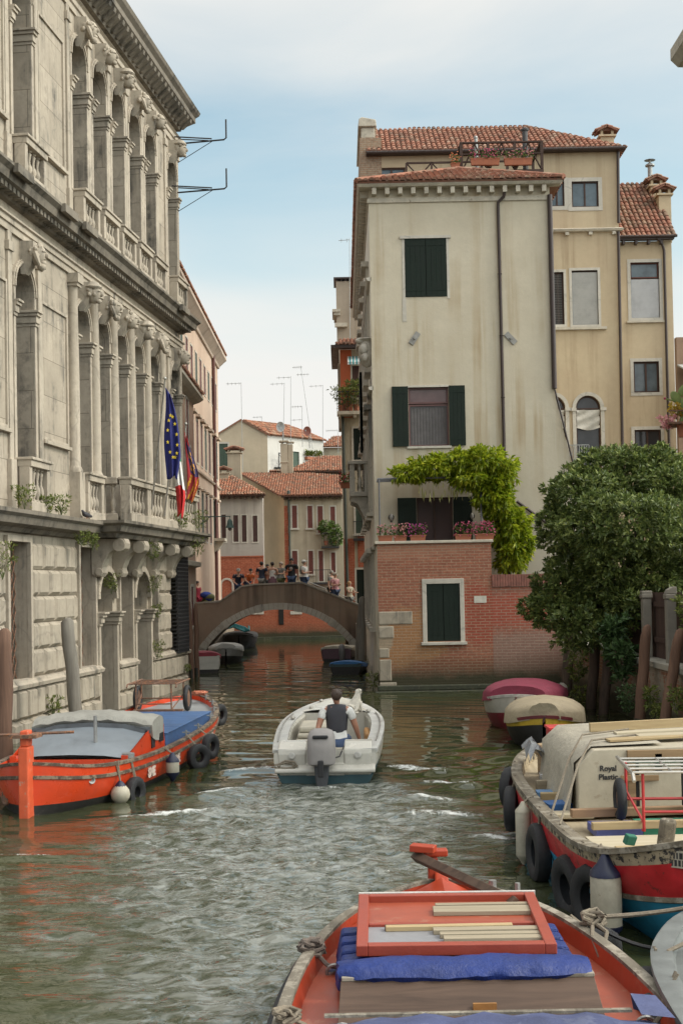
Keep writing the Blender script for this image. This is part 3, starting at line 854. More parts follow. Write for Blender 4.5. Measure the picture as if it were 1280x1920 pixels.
# carved heads on the keystones
def carved_head(x, z, seed, sc=1.0, parent=None):
    rg = random.Random(seed); m = MB(); h = Vector((x, -.34 * sc, z)); q = sc
    m.loft([[(x - w, y, zz), (x + w, y, zz), (x + w * .75, y - d, zz), (x - w * .75, y - d, zz)] for w, y, d, zz in
            ((.12 * q, .0, .10 * q, z - .42 * q), (.17 * q, .0, .22 * q, z - .25 * q), (.2 * q, .0, .3 * q, z), (.22 * q, .0, .3 * q, z + .28 * q))], cap0=True, cap1=True)
    m.ball(h, (.155 * q, .19 * q, .23 * q), 12, 9)
    m.ball(h + Vector((0, .10 * q, .06 * q)), (.19 * q, .17 * q, .21 * q), 12, 8)
    m.ball(h + Vector((0, -.19 * q, -.02 * q)), (.035 * q, .055 * q, .06 * q), 6, 5)
    m.ball(h + Vector((0, -.15 * q, .055 * q)), (.12 * q, .05 * q, .028 * q), 8, 5)
    m.ball(h + Vector((0, -.14 * q, -.10 * q)), (.06 * q, .05 * q, .022 * q), 8, 5)
    m.ball(h + Vector((0, -.12 * q, -.18 * q)), (.075 * q, .07 * q, .06 * q), 8, 5)
    kind = seed % 3
    for k in range(16):
        a = rg.random() * 6.283; el = rg.uniform(-.2, 1.3)
        d = Vector((math.cos(a) * math.cos(el) * .19, math.sin(a) * math.cos(el) * .16 + .05, math.sin(el) * .24)) * q
        if d.y < -.12 * q and d.z < .12 * q: continue
        m.ball(h + d, rg.uniform(.04, .075) * q, 6, 5)
    if kind == 0:
        m.lathe([(.2 * q, 0), (.23 * q, .04 * q), (.15 * q, .15 * q), (.04 * q, .2 * q)], h + Vector((0, .03 * q, .13 * q)), 12)
    if kind == 1:
        for sx in (-1, 1): m.tube([h + Vector((sx * .13 * q, .02, .05 * q)), h + Vector((sx * .2 * q, -.05 * q, -.1 * q)), h + Vector((sx * .13 * q, -.1 * q, -.28 * q))], [.06 * q, .06 * q, .03 * q], 6)
        m.ball(h + Vector((0, -.08 * q, -.25 * q)), (.1 * q, .1 * q, .1 * q), 8, 5)
    return m.build('carved_head', M_PAL_TRIM, parent or pal, smooth=True)


for i, s in enumerate(BAYS):
    for fl, (zs, zi, zbase) in enumerate(((9.62, 9.0, 4.8), (16.2, 15.3, 11.8))):
        xa, xb = S(s) - HW, S(s) + HW
        d = MB(); d.box(xa, xb, .43, .455, zbase, zs + HW)
        w = d.build('window', M_GLASS, pal)
        m = MB()
        for k in (0, .5, 1): m.box(xa + k * (2 * HW - .07), xa + k * (2 * HW - .07) + .07, .38, .428, zbase, zs + .3)
        for zz in (zbase + 1.2, zs - 1.4, zs - .05): m.box(xa, xb, .385, .425, zz, zz + .07)
        m.build('frame', M_BROWN_WOOD, w)
        m = MB(); arch_band(m, xa, xb, zs, .13, -.055, -.002); arch_band(m, xa - .04, xb + .04, zs, .05, -.085, -.056)
        for e, q in ((1, xa), (-1, xb)):
            m.box(min(q, q - e * .13), max(q, q - e * .13), -.05, -.002, zbase, zi - .02)
            for z0, z1, pr in ((zi - .02, zi + .05, .02), (zi + .05, zi + .2, .05), (zi + .2, zi + .27, .09), (zi + .27, zi + .32, .13)):
                m.box(min(q - e * .17, q + e * pr), max(q - e * .17, q + e * pr), -.055 - pr, .44, z0, z1)
            m.box(min(q, q - e * .11), max(q, q - e * .11), -.05, -.002, zi + .32, zs)
        m.build('arch_surround', M_PAL_TRIM, pal, bevel=.006)
        carved_head(S(s), zs + HW + .22, i * 2 + fl + 1)
# half columns between the windows of the main floor, flat pilasters above
for k, s in enumerate([3.45 + 1.65 * (j - .5) for j in range(6)] + [.12, 1.62, 13.1, 14.9, 16.7, 18.5]):
    m = MB(); x = S(s)
    if k < 6:
        m.lathe([(.19, 5.95), (.2, 6.0), (.155, 6.1), (.15, 6.12), (.15, 8.0), (.128, 10.35), (.14, 10.38), (.15, 10.42)], (x, -.06, 0), 14)
        m.box(x - .2, x + .2, -.26, .0, 4.8, 5.95); m.box(x - .17, x + .17, -.24, 0, 10.42, 10.5); m.box(x - .21, x + .21, -.28, 0, 10.5, 10.72)
        o = m.build('half_column', M_PAL_TRIM, pal, smooth=True)
    else:
        m.box(x - .11, x + .11, -.06, -.001, 4.8, 10.72); m.box(x - .15, x + .15, -.1, -.001, 10.3, 10.5); m.box(x - .15, x + .15, -.1, -.001, 4.84, 5.9)
        m.build('pilaster', M_PAL_TRIM, pal, bevel=.01)
    m = MB(); m.box(x - .10, x + .10, -.05, -.001, 11.86, 17.3); m.box(x - .14, x + .14, -.09, -.001, 16.9, 17.1); m.box(x - .13, x + .13, -.08, -.001, 11.86, 12.8)
    m.build('pilaster', M_PAL_TRIM, pal, bevel=.01)
# sunk wall panels
for a, b, z0, z1 in ((13.0, 11.15, 6.6, 9.6), (13.0, 11.15, 13.2, 16.2), (16.4, 15.0, 6.6, 9.6), (16.4, 15.0, 13.2, 16.2)):
    m = MB(); frame_ring(m, S(a) + .1, S(b) - .1, z0, z1, .06, -.045, -.001); m.box(S(a), S(b), -.11, -.001, z0 - .16, z0 - .08); m.build('wall_panel', M_PAL_TRIM, pal, bevel=.006)


# balustrades
def balustrade(x0, x1, y, z0, h, n, post=.16, side=None, name='balustrade', parent=None, mat=None):
    mt = mat or M_PAL_TRIM; pr = parent or pal
    m = MB(); m.box(x0, x1, y - .17, y + .13, z0, z0 + .2); m.box(x0, x1, y - .17, y + .15, z0 + h - .2, z0 + h - .06); m.box(x0 - .03, x1 + .03, y - .21, y + .17, z0 + h - .06, z0 + h)
    for q in (x0, x1 - post): m.box(q, q + post, y - .13, y + .11, z0 + .2, z0 + h - .2)
    b = m.build(name, mt, pr, bevel=.012)
    pt = baluster_prof(h - .4, .075); step = (x1 - x0 - 2 * post) / n
    for k in range(n):
        q = MB(); q.lathe(pt, (x0 + post + (k + .5) * step, y - .01, z0 + .2), 10); q.build('baluster', mt, b, smooth=True)
    return b


for s in BAYS:
    balustrade(S(s) - .66, S(s) + .66, -.2, 11.86, 1.0, 4)
for s in (14.0, 17.6, 10.05): balustrade(S(s) - .62, S(s) + .62, -.2, 4.83, 1.14, 4)
balustrade(S(.85) - .6, S(.85) + .55, -.2, 4.83, 1.14, 3)
# the projecting balcony with its scrolled brackets
BX0, BX1, BY = S(9.15), S(1.75), -.95
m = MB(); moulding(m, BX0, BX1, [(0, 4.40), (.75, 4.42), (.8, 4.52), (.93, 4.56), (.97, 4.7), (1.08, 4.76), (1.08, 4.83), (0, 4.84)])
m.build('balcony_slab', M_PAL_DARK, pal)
for k in range(4):
    a = BX0 + (BX1 - BX0) * k / 4; balustrade(a + .01, BX0 + (BX1 - BX0) * (k + 1) / 4 - .01, BY + .16, 4.85, 1.12, 5)
sb = MB(); sb.box(BX0 - .0, BX0 + .26, BY + .36, -.02, 4.85, 5.05); sb.box(BX0 - .02, BX0 + .28, BY + .36, -.02, 5.80, 5.97)
sbo = sb.build('balustrade', M_PAL_TRIM, pal, bevel=.012)
for k in range(2):
    q = MB(); q.lathe(baluster_prof(.75, .08), (BX0 + .12, BY + .5 + k * .27, 5.05), 10); q.build('baluster', M_PAL_TRIM, sbo, smooth=True)
for s in (9.3, 7.5, 6.05, 4.2, 2.3):
    m = MB(); prof = [(0, 4.40), (-.86, 4.40), (-.90, 4.28), (-.86, 4.15), (-.74, 4.08), (-.6, 4.12), (-.48, 4.06), (-.36, 3.9), (-.28, 3.7), (-.30, 3.56), (-.24, 3.46), (-.12, 3.46), (0, 3.52)]
    m.prism(prof, lambda u, v, w: (w, u, v), S(s) - .2, S(s) + .2)
    for sx in (-.22, .22): m.lathe([(.0, -.02), (.17, -.02), (.17, .02), (0, .02)], (S(s) + sx, -.72, 4.24), 14, (1, 0, 0)); m.lathe([(.0, -.02), (.1, -.02), (.1, .02), (0, .02)], (S(s) + sx, -.2, 3.58), 12, (1, 0, 0))
    m.build('scroll_bracket', M_PAL_TRIM, pal, bevel=.015)
# iron brackets at the far top corner
for z, ss in ((17.45, .05), (15.85, .12)):
    m = MB(); x = S(ss); m.tube([(x - .6, 0, z + .06), (x - .35, -1.25, z)], .022, 6); m.tube([(x, 0, z + .18), (x - .2, -1.1, z)], .018, 6); m.tube([(x - .05, 0, z), (x - .25, -1.62, z - .02), (x - .27, -1.7, z + .03), (x - .27, -1.7, z + .62)], .026, 6)
    m.tube([(x, .0, z - .62), (x - .2, -1.25, z - .02)], .012, 5)
    m.build('iron_bracket', M_IRON, pal)


def pl(s, y, z): return PALM @ Vector((S(s), y, z))


for i, (s, y, z, q, lab) in enumerate((
        (15.0, -.35, 4.83, .5, 'tall weed at the left end of the stone ledge beside the small balustrade'),
        (13.7, -.36, 4.83, .36, 'yellow green weed below the left balustrade on the palace ledge'),
        (12.75, -.36, 4.83, .42, 'bushy weed on the palace ledge right of the left balustrade'),
        (4.3, -1.05, 4.85, .42, 'weed rooted at the foot of the balcony under the blue flag'),
        (2.2, -1.06, 4.85, .62, 'leafy weed at the far right end of the balcony'),
        (15.9, -.2, 3.4, .7, 'weed hanging at the left picture edge under the ledge'))):
    tuft('wall_weed', lab, 'weed', pl(s, y, z), q, 80, M_LEAF_WEED, 30 + i, 'weeds on the palace front', .07)
for i, (s, y, z, q, lab) in enumerate((
        (11.6, -.45, 4.18, .34, 'weed hanging below the palace ledge over the second grille window'),
        (10.9, -.48, 4.1, .36, 'weed hanging under the ledge just left of the balcony'),
        (6.8, -.85, 3.9, .5, 'weed hanging between the middle scroll brackets'),
        (2.3, -1.0, 4.1, .6, 'trailing weed below the right end of the balcony'),
        (8.5, -.2, 3.05, .5, 'fern growing in the arch of the left water door'),
        (4.4, -.2, 3.0, .5, 'fern beside the arch of the right water door'),
        (4.2, -.2, 2.3, .4, 'weed on the capital of the right water door'),
        (4.1, -.2, 1.15, .5, 'weed on the sill right of the water doors'))):
    tuft('wall_weed', lab, 'weed', pl(s, y, z), q, 70, M_LEAF_WEED, 50 + i, 'weeds on the palace front', .065, .5)
tuft('wall_weed', 'fern growing low on the palace wall behind the orange boat', 'weed', pl(13.0, -.2, .35), .42, 70, M_LEAF_WEED, 71, 'weeds on the palace front', .08)
tuft('wall_weed', 'small weed by the waterline at the far corner of the palace', 'weed', pl(.7, -.25, .5), .22, 40, M_LEAF_WEED, 72, 'weeds on the palace front', .06)

# pigeon asleep on the ledge
M_PIG = plain('pigeon_feathers', (.045, .042, .048), .7, .3, 20)
J = {'body': ((0, 0, .09), (.075, .07)), 'chest': ((.09, 0, .11), .06), 'neck': ((.14, 0, .15), .035), 'head': ((.17, 0, .19), .034), 'beak': ((.215, 0, .18), .008),
     'rump': ((-.11, 0, .08), .045), 'tail': ((-.25, 0, .06), (.022, .03))}
pg = thing('pigeon', 'dark pigeon sitting on the palace ledge left of the balcony', 'pigeon', pl(11.0, -.38, 4.83), PRZ + R(165))
skin_mesh('body', J, [('body', 'chest'), ('chest', 'neck'), ('neck', 'head'), ('head', 'beak'), ('body', 'rump'), ('rump', 'tail')], M_PIG, pg)
m = MB()
for sy in (-.03, .03): m.tube([(.02, sy, .05), (.03, sy, .005), (.06, sy, .004)], .006, 5)
m.build('leg', M_TERRA, pg)

# ---------------------------------------------------------------- flags
M_FLAG_BLUE = plain('flag_blue', (.018, .022, .15), .8, .2, 5); M_STAR = plain('flag_star_yellow', (.75, .55, .04), .7, .1)
M_FG, M_FW, M_FR = plain('flag_green', (.02, .22, .09), .8), plain('flag_white', (.72, .70, .67), .8, .08), plain('flag_red', (.62, .03, .03), .8)
M_VRED = plain('flag_crimson', (.36, .025, .03), .8, .3, 6); M_VGOLD = plain('flag_gold', (.62, .30, .02), .8, .3); M_VNAVY = plain('flag_navy', (.045, .03, .10), .8)


def hung_flag(nm, top, drop, w0, w1, cols, mats, seed, lab, pole_base, cat='flag', grp='flags on the palace balcony', nx=12, nz=26, fold=.10):
    top = Vector(top); root = thing(nm, lab, cat, tuple(top), 0, grp); rg = random.Random(seed)
    m = MB(); base = Vector(pole_base) - top
    d = (-base).normalized()
    m.tube([base, Vector((0, 0, 0)) + d * .12], .022, 8); m.ball(d * .17, .045, 8, 6); m.build('flag_pole', M_STEEL, root)
    m = MB(); G = []
    for j in range(nz + 1):
        v = j / nz; w = w0 + (w1 - w0) * math.sin(min(v * 1.25, 1) * math.pi / 2) * (1 - .45 * max(0, v - .72) / .28)
        row = []
        for i in range(nx + 1):
            u = i / nx
            ph = u * 11 + seed
            row.append(Vector((u * w + .03 * math.sin(v * 6 + seed) + .05 * v * math.sin(u * 5), -.02 + fold * math.sin(ph) * (.35 + .65 * v) + .03 * math.sin(v * 9 + u * 4), -.05 - v * drop - .22 * u * (1 - v) - .12 * v * (math.sin(u * 6 + seed) * .5 + u * .4))))
        G.append(row)
    for j in range(nz):
        for i in range(nx):
            m.slot = cols(i / nx, j / nz); m.add([G[j][i], G[j][i + 1], G[j + 1][i + 1], G[j + 1][i]], [(0, 1, 2, 3)])
    c = m.build('cloth', mats, root, smooth=True)
    s_ = c.modifiers.new('thick', 'SOLIDIFY'); s_.thickness = .004
    return root, G


def star(mb, c, r, n=Vector((0, -1, 0))):
    pts = []
    for k in range(10):
        a = math.pi / 2 + k * math.pi / 5; q = r if k % 2 == 0 else r * .4; pts.append((q * math.cos(a), q * math.sin(a)))
    mb.prism(pts, lambda u, v, w: (c.x + u * .8, c.y + w, c.z + v), -.012, -.004)


f1 = at(308, 722, Y=33.2); b1 = at(284, 955, Y=33.9)
r1, G = hung_flag('european_flag', f1, 2.25, .14, .46, lambda u, v: 0, [M_FLAG_BLUE], 1, 'blue flag with a ring of yellow stars hanging from the balcony', b1, nx=12, fold=.07)
m = MB()
for k in range(12):
    a = k / 12 * 6.283 + .3; fi, fj = 6.5 + 4.2 * math.cos(a), 14 + 6.5 * math.sin(a); i, j = int(fi), int(fj); star(m, G[j][i].lerp(G[j][i + 1], fi - i).lerp(G[j + 1][i], fj - j) + Vector((0, -.05, 0)), .055)
m.build('star', M_STAR, r1)
f2 = at(327, 800, Y=34.6); b2 = at(308, 968, Y=34.9)
hung_flag('italian_flag', f2, 2.25, .06, .30, lambda u, v: 0 if v < .30 else (1 if v < .62 else 2), [M_FG, M_FW, M_FR], 2, 'green, white and red flag hanging furled behind the blue flag', b2, fold=.09)
f3 = at(348, 806, Y=37.2); b3 = at(341, 975, Y=37.4)


def vcol(u, v):
    if v > .62: return 1 if int((u * 9 + v * 12)) % 3 == 0 else 0
    if abs(u - .5) < .30 and .22 < v < .55: return 1 if (math.sin(u * 19) * math.sin(v * 34) > .25) else 2
    return 2 if u > .15 and .1 < v < .6 else 0


hung_flag('regional_flag', f3, 1.95, .08, .36, vcol, [M_VRED, M_VGOLD, M_VNAVY], 4, 'crimson and gold flag with a golden emblem at the far end of the balcony', b3, nx=16, nz=40, fold=.06)
# ------------------------------------------------------------------ the cream house on the right bank (front wall, canal wall, roof)
M_CREAM = stucco('cream_plaster', (.56, .50, .39), (.33, .235, .125), .47, (.23, .21, .18), (-1.0, 9.5), (.50, .44, .335), 1.3)
M_CREAM_B = stucco('ochre_plaster', (.50, .405, .275), (.25, .17, .10), .49, (.3, .25, .18), None, (.455, .355, .24))
M_SIDE = stucco('brightened_side_plaster', (.78, .73, .63), (.45, .36, .26), .58)
M_CORN = plain('cornice_limestone', (.50, .45, .365), .85, .2, 5, wear=(.26, .225, .175), wear_amt=.60, bump=.3)
YB, YF = 39.1, 40.7
XL = at(712, 1292, Y=YB).x; XW = at(926, 1290, Y=YB).x
AX0 = at(697, 620, Y=YF).x - .02; AX1 = at(1036, 620, Y=YF).x
ATOP = at(860, 366, Y=YF).z; AEND = 60.0
BASE_A = (AX0, YF, 0)


def lw(px, py, Y=YF, o=(AX0, YF, 0)):
    """photograph pixel -> wall coordinates (x, z) of the house whose corner is o"""
    p = at(px, py, Y=Y); return p.x - o[0], p.z


def shutter_pair(parent, x0, x1, z0, z1, y, mat, open_=False, w=None):
    m_ = []
    hw = (x1 - x0) / 2; w = w or hw
    for sgn in (-1, 1):
        m = MB()
        if open_: a, b = (x0 - w, x0 - .01) if sgn < 0 else (x1 + .01, x1 + w)
        else: a, b = (x0, x0 + hw - .006) if sgn < 0 else (x1 - hw + .006, x1)
        m.box(a, b, y - .045, y, z0, z1)
        nb = max(3, round((b - a) / .14))
        for k in range(nb):
            q0 = a + (b - a) * k / nb; m.box(q0 + .004, a + (b - a) * (k + 1) / nb - .004, y - .052, y - .044, z0 + .003, z1 - .003)
        for zz in (z0 + .18, z1 - .22):
            m.box(a + .02, b - .02, y - .058, y - .05, zz, zz + .035)
        m_.append(m.build('shutter', mat, parent))
    return m_


def casement(parent, x0, x1, z0, z1, y, mat=None, glassm=None, split=1, bar=.06, curtain=None):
    g = MB(); g.box(x0, x1, y + .03, y + .05, z0, z1); w = g.build('window', glassm or M_GLASS, parent)
    m = MB(); frame_ring(m, x0 + bar, x1 - bar, z0 + bar, z1 - bar, bar, y - .02, y + .028)
    for k in range(1, split + 1):
        c = x0 + (x1 - x0) * k / (split + 1); m.box(c - bar * .55, c + bar * .55, y - .02, y + .027, z0 + bar, z1 - bar)
    m.build('frame', mat or M_BROWN_WOOD, w)
    if curtain:
        c = MB(); n = 24
        for k in range(n):
            a, b = x0 + .06 + (x1 - x0 - .12) * k / n, x0 + .06 + (x1 - x0 - .12) * (k + 1) / n
            c.add([(a, y + .029 - .008 * (k % 2), z0 + .05), (b, y + .029 - .008 * ((k + 1) % 2), z0 + .05), (b, y + .029 - .008 * ((k + 1) % 2), z0 + (z1 - z0) * curtain), (a, y + .029 - .008 * (k % 2), z0 + (z1 - z0) * curtain)], [(0, 1, 2, 3)])
        c.build('curtain', plain('grey_curtain', (.11, .10, .10), .8), w)
    return w


house = thing('canal_house', 'cream plastered house with dark green shutters and a tiled hip roof, above the brick terrace', 'house', BASE_A)
wx0, wz0 = lw(760, 557); wx1, wz1 = lw(836, 446)
vx0, vz0 = lw(767, 837); vx1, vz1 = lw(840, 725)
dx0, dz0 = lw(782, 1015); dx1, dz1 = lw(848, 932)
WID = AX1 - AX0
opsA = [(wx0, wx1, wz0, wz1), (vx0, vx1, vz0, vz1), (dx0, dx1, 4.0, dz1)]
m = MB(); facade(m, 0, WID, -1, ATOP + .38, opsA, .22)
XS = XF((0, 0, 0), -math.pi / 2)          # the canal side: x runs towards the viewer, -y is out over the water
shell(m, 0, WID, 0, AEND - YF, -1, ATOP + .38)
# battered foot of the right corner
bx0, bz0 = lw(1040, 735); bx1, bz1 = lw(1075, 885); bx2, bz2 = lw(1120, 1080)
m.prism([(WID - .001, bz0), (bx1, bz1), (bx2, bz2), (bx2, -1), (WID - .001, -1)], lambda u, v, w: (u, w, v), .004, 5)
m.build('wall', M_CREAM, house)

m = MB(); cz = ATOP
moulding(m, 0, WID, [(0, cz - .20), (.05, cz - .19), (.05, cz - .05), (0, cz - .04)])
moulding(m, 0, WID, [(.0, cz + .22), (.3, cz + .23), (.36, cz + .30), (.36, cz + .36), (.0, cz + .38)])
k = 0; x = .1
while x < WID: m.box(x, x + .13, -.26, .0, cz + .02, cz + .22); x += .40
for yy in np.arange(.15, AEND - YF - .1, .40): m.box(-.26, 0, yy, yy + .13, cz + .02, cz + .22)
m.X = XS; moulding(m, -(AEND - YF), 0, [(.0, cz + .22), (.3, cz + .23), (.36, cz + .30), (.36, cz + .36), (.0, cz + .38)], ret1=False)
moulding(m, -(AEND - YF), 0, [(0, cz - .20), (.05, cz - .19), (.05, cz - .05), (0, cz - .04)], ret1=False)
m.build('cornice', M_CORN, house)
# roof: hip with its ridge running back
m = MB(); ez = cz + .38; e0, e1 = -.38, WID + .38; ap = (lw(905, 318)[0] * .5 + WID * .22, 2.6, lw(905, 316, YF + 2.6)[1] - .02)
sl = Vector((0, ap[1] + .4, ap[2] - ez)); roof_tiles(m, (e0, -.4, ez), (1, 0, 0), sl, [(0, 0), (e1 - e0, 0), (ap[0] - e0, sl.length)], .19, .34, seed=3)
sl = Vector((ap[0] - e0, 0, ap[2] - ez)); roof_tiles(m, (e0, -.4, ez), (0, 1, 0), sl, [(0, 0), (18.6, 0), (18.6, sl.length), (ap[1] + .4, sl.length)], .21, .36, seed=4)
sl = Vector((ap[0] - e1, 0, ap[2] - ez)); roof_tiles(m, (e1, -.4, ez), (0, 1, 0), sl, [(0, 0), (18.6, 0), (18.6, sl.length), (ap[1] + .4, sl.length)], .21, .36, seed=5)
for a, b in (((e0, -.4, ez), ap), ((e1, -.4, ez), ap)):
    a, b = Vector(a), Vector(b); n = 12
    for q in range(n): m.rnd = random.random(); m.tube([a.lerp(b, q / n) + Vector((0, 0, .03)), a.lerp(b, (q + 1.15) / n) + Vector((0, 0, .05))], [.085, .075], 7)
m.build('roof', M_TILES, house)

# windows of the front wall
m = MB(); d = MB(); d.box(wx0, wx1, .15, .17, wz0, wz1); w = d.build('window', M_DARKROOM, house)
shutter_pair(w, wx0 + .01, wx1 - .01, wz0 + .005, wz1 - .005, .03, M_DARK_GREEN)
m = MB(); m.box(wx0 - .08, wx0, -.012, .2, wz0 - .06, wz1); m.box(wx1, wx1 + .08, -.012, .2, wz0 - .06, wz1); m.box(wx0 - .14, wx1 + .14, -.05, .18, wz1, wz1 + .09)
m.box(wx0 - .10, wx0 + .02, -.011, -.002, wz0 - .75, wz0 - .06); m.build('surround', M_WHITE_STONE, w)
w = casement(house, vx0, vx1, vz0, vz1 - .52, .12, plain('mauve_window_wood', (.13, .06, .055), .5), M_GLASS, 0, .05, .93)
t_ = casement(house, vx0, vx1, vz1 - .50, vz1, .10, plain('mauve_window_wood', (.13, .06, .055), .5), glass('brown_glass', (.07, .04, .04), .1), 0, .06)
shutter_pair(w, vx0, vx1, vz0 + .0, vz1 + .03, -.015, M_DARK_GREEN, True, .50)
m = MB(); m.box(vx0 - .06, vx1 + .06, -.06, .1, vz0 - .07, vz0); m.box(vx0 - .02, vx1 + .02, -.03, .1, vz1, vz1 + .06); m.build('sill', M_WHITE_STONE, w)
d = MB(); d.box(dx0, dx1, .16, .18, 4.0, dz1); dr = d.build('terrace_door', plain('dark_brown_door', (.05, .022, .018), .55, stretch=(9, 9, 1)), house)
dm = MB(); frame_ring(dm, dx0 + .05, dx1 - .05, 4.0, dz1 - .05, .05, .10, .158); dm.box((dx0 + dx1) / 2 - .03, (dx0 + dx1) / 2 + .03, .1, .157, 4, dz1 - .05)
dm.build('frame', M_BROWN_WOOD, dr); shutter_pair(dr, dx0, dx1, 4.1, dz1, -.015, M_DARK_GREEN, True, .58)
# iron anchors on the wall and rain pipes
for px, py, rot in ((777, 634, .6), (957, 634, -.75)):
    x, z = lw(px, py); m = MB(); m.obox((x, -.02, z), (.17, .03, .42), (0, rot, 0)); m.obox((x, -.05, z), (.07, .06, .07), (0, rot, 0)); m.build('wall_anchor', plain('grey_plate', (.30, .29, .27), .8, .25), house)
x, z = lw(940, 365); xb, zb = lw(950, 1010)
m = MB(); m.tube([(x + .08, -.2, z + .1), (x + .04, -.15, z - .1), (x - .12, -.08, z - .25), (x - .12, -.06, z - .45), (xb - .02, -.06, zb)], .05, 8)
for zz in np.arange(5, z - .6, 1.9): m.torus((x - .12 + (xb - x + .10) * (z - zz) / (z - zb), -.06, zz), .055, .014, (0, 0, 1), 12, 6)
m.build('downpipe', M_PIPE, house, smooth=True)
m = MB(); m.tube([(WID - .01, -.07, cz - .05), (WID + .0, -.07, bz0 + .1)], .075, 8); m.tube([(WID + .0, -.07, bz0 + .1), (bx1 + .02, -.06, bz1 + .1)], .03, 8)
m.build('downpipe', M_PIPE, house, smooth=True)
p0, p1 = lw(968, 940), lw(1030, 985); m = MB(); m.tube([(p0[0], -.07, p0[1]), (p1[0], -.07, p1[1]), (p1[0] + 1.2, -.07, p1[1] - .75)], .045, 8); m.build('drainpipe', M_PIPE, house, smooth=True)

m = MB(XS); m.box(-(AEND - YF), -.003, -.004, -.001, -1, cz - .2); m.build('canal_side_bright_sheet', M_SIDE, house)  # whitewashed sheet over the wall, made paler to stand in for sunlight
# ---- canal side of the house: stone surrounds, masks, shutters, balcony (all seen along the wall)
m = MB(X=XS)
SD = AEND - YF


def sx(Y): return -(Y - YF)


for z in (cz - 2.6, 9.1, 4.2): moulding(m, sx(AEND), 0, [(0, z), (.10, z + .02), (.13, z + .1), (0, z + .13)], ret1=False)
for Y in (43.2, 46.0, 48.6, 51.5, 54.5, 57.4):
    for z0, z1 in ((5.6, 8.6), (10.2, 13.2), (1.9, 4.0)):
        x = sx(Y); frame_ring(m, x - .55, x + .55, z0, z1, .13, -.09, -.002); m.box(x - .8, x + .8, -.24, -.002, z1 + .14, z1 + .3); m.box(x - .75, x + .75, -.2, -.002, z0 - .26, z0 - .13)
m.build('window_surround', M_WHITE_STONE, house)
m = MB(X=XS)
for Y in (43.2, 46.0, 48.6, 51.5, 54.5, 57.4):
    for z0, z1 in ((5.6, 8.6), (10.2, 13.2), (1.9, 4.0)): m.box(sx(Y) - .54, sx(Y) + .54, -.02, -.004, z0, z1)
m.build('window', M_GLASS, house)
p = at(688, 660, Y=YF + .6); zz = p.z
m = MB(); m.lathe([(.02, -.5), (.16, -.42), (.24, -.2), (.26, .1), (.2, .3), (.3, .38), (.1, .44), (.02, .45)], (-.14, .55, zz), 10); m.ball((-.34, .5, zz + .34), (.16, .14, .1)); m.ball((-.22, .4, zz + .05), (.16, .18, .2)); m.ball((-.2, .36, zz - .2), (.12, .14, .16))
m.build('coat_of_arms', M_WHITE_STONE, house, smooth=True)
pz = [at(686, 700, Y=42.2).z, at(690, 845, Y=42.2).z]
for Y in (42.3,):
    m = MB(); m.box(-.36, -.30, Y - YF - .4, Y - YF + .6, pz[1], pz[0]); 
    for k in range(7): m.box(-.37, -.29, Y - YF - .4 + k * .14, Y - YF - .29 + k * .14, pz[1], pz[0])
    m.build('shutter', M_DARK_GREEN, house)
# stone balcony on the canal side
bz = at(672, 925, Y=47.5).z; bt = at(672, 868, Y=47.5).z; bxo = at(655, 900, Y=47.5).x - AX0
by0, by1 = 46.6 - YF, 49.2 - YF
bal = MB(); bal.box(bxo, -.002, by0, by1, bz - .16, bz); bal.box(bxo - .05, -.002, by0 - .05, by1 + .05, bt - .12, bt)
for yy in (by0, by1 - .18): bal.box(bxo, bxo + .18, yy, yy + .18, bz, bt - .12); bal.box(-.2, -.002, yy, yy + .18, bz, bt - .12)
bo = bal.build('balcony', M_WHITE_STONE, house, bevel=.012)
for yy in (by0 + .09, by1 - .09):
    for k in range(1): q = MB(); q.lathe(baluster_prof(bt - .12 - bz, .075), ((bxo - .1) / 2 + .05, yy, bz), 10); q.build('baluster', M_WHITE_STONE, bo, smooth=True)
for k in range(6): q = MB(); q.lathe(baluster_prof(bt - .12 - bz, .075), (bxo + .09, by0 + .4 + k * .36, bz), 10); q.build('baluster', M_WHITE_STONE, bo, smooth=True)
for yy in (by0 + .15, by1 - .4):
    m = MB(); m.prism([(bxo + .05, bz - .16), (bxo + .02, bz - .32), (bxo + .25, bz - .42), (bxo + .42, bz - .75), (-.2, bz - .95), (-.12, bz - 1.25), (-.002, bz - 1.3), (-.002, bz - .16)], lambda u, v, w: (u, w, v), yy, yy + .25); m.build('bracket', M_WHITE_STONE, house, bevel=.02)

# ---- terrace block of brick in front of the house
M_BRICK = brick('old_brick', (.37, .15, .095), (.27, .11, .075), (.36, .27, .19),
                plaster=((.33, .25, .18), .615), patches=((.9, 4.6, 3.0, .8, (.39, .19, .125), .8), (.85, 1.5, 1.2, 1.05, (.38, .21, .095), .75), (2.9, 2.2, 1.0, 1.0, (.33, .075, .05), .8), (2.2, .6, 1.6, .4, (.25, .10, .06), .8), (.12, 1.6, .35, .5, (.36, .30, .22), .9)), wet=.62)
ter = thing('brick_terrace', 'brick terrace block with a shuttered window, rising from the water before the cream house', 'terrace', (XL, YB, 0))


def lt(px, py): return lw(px, py, YB, (XL, YB, 0))


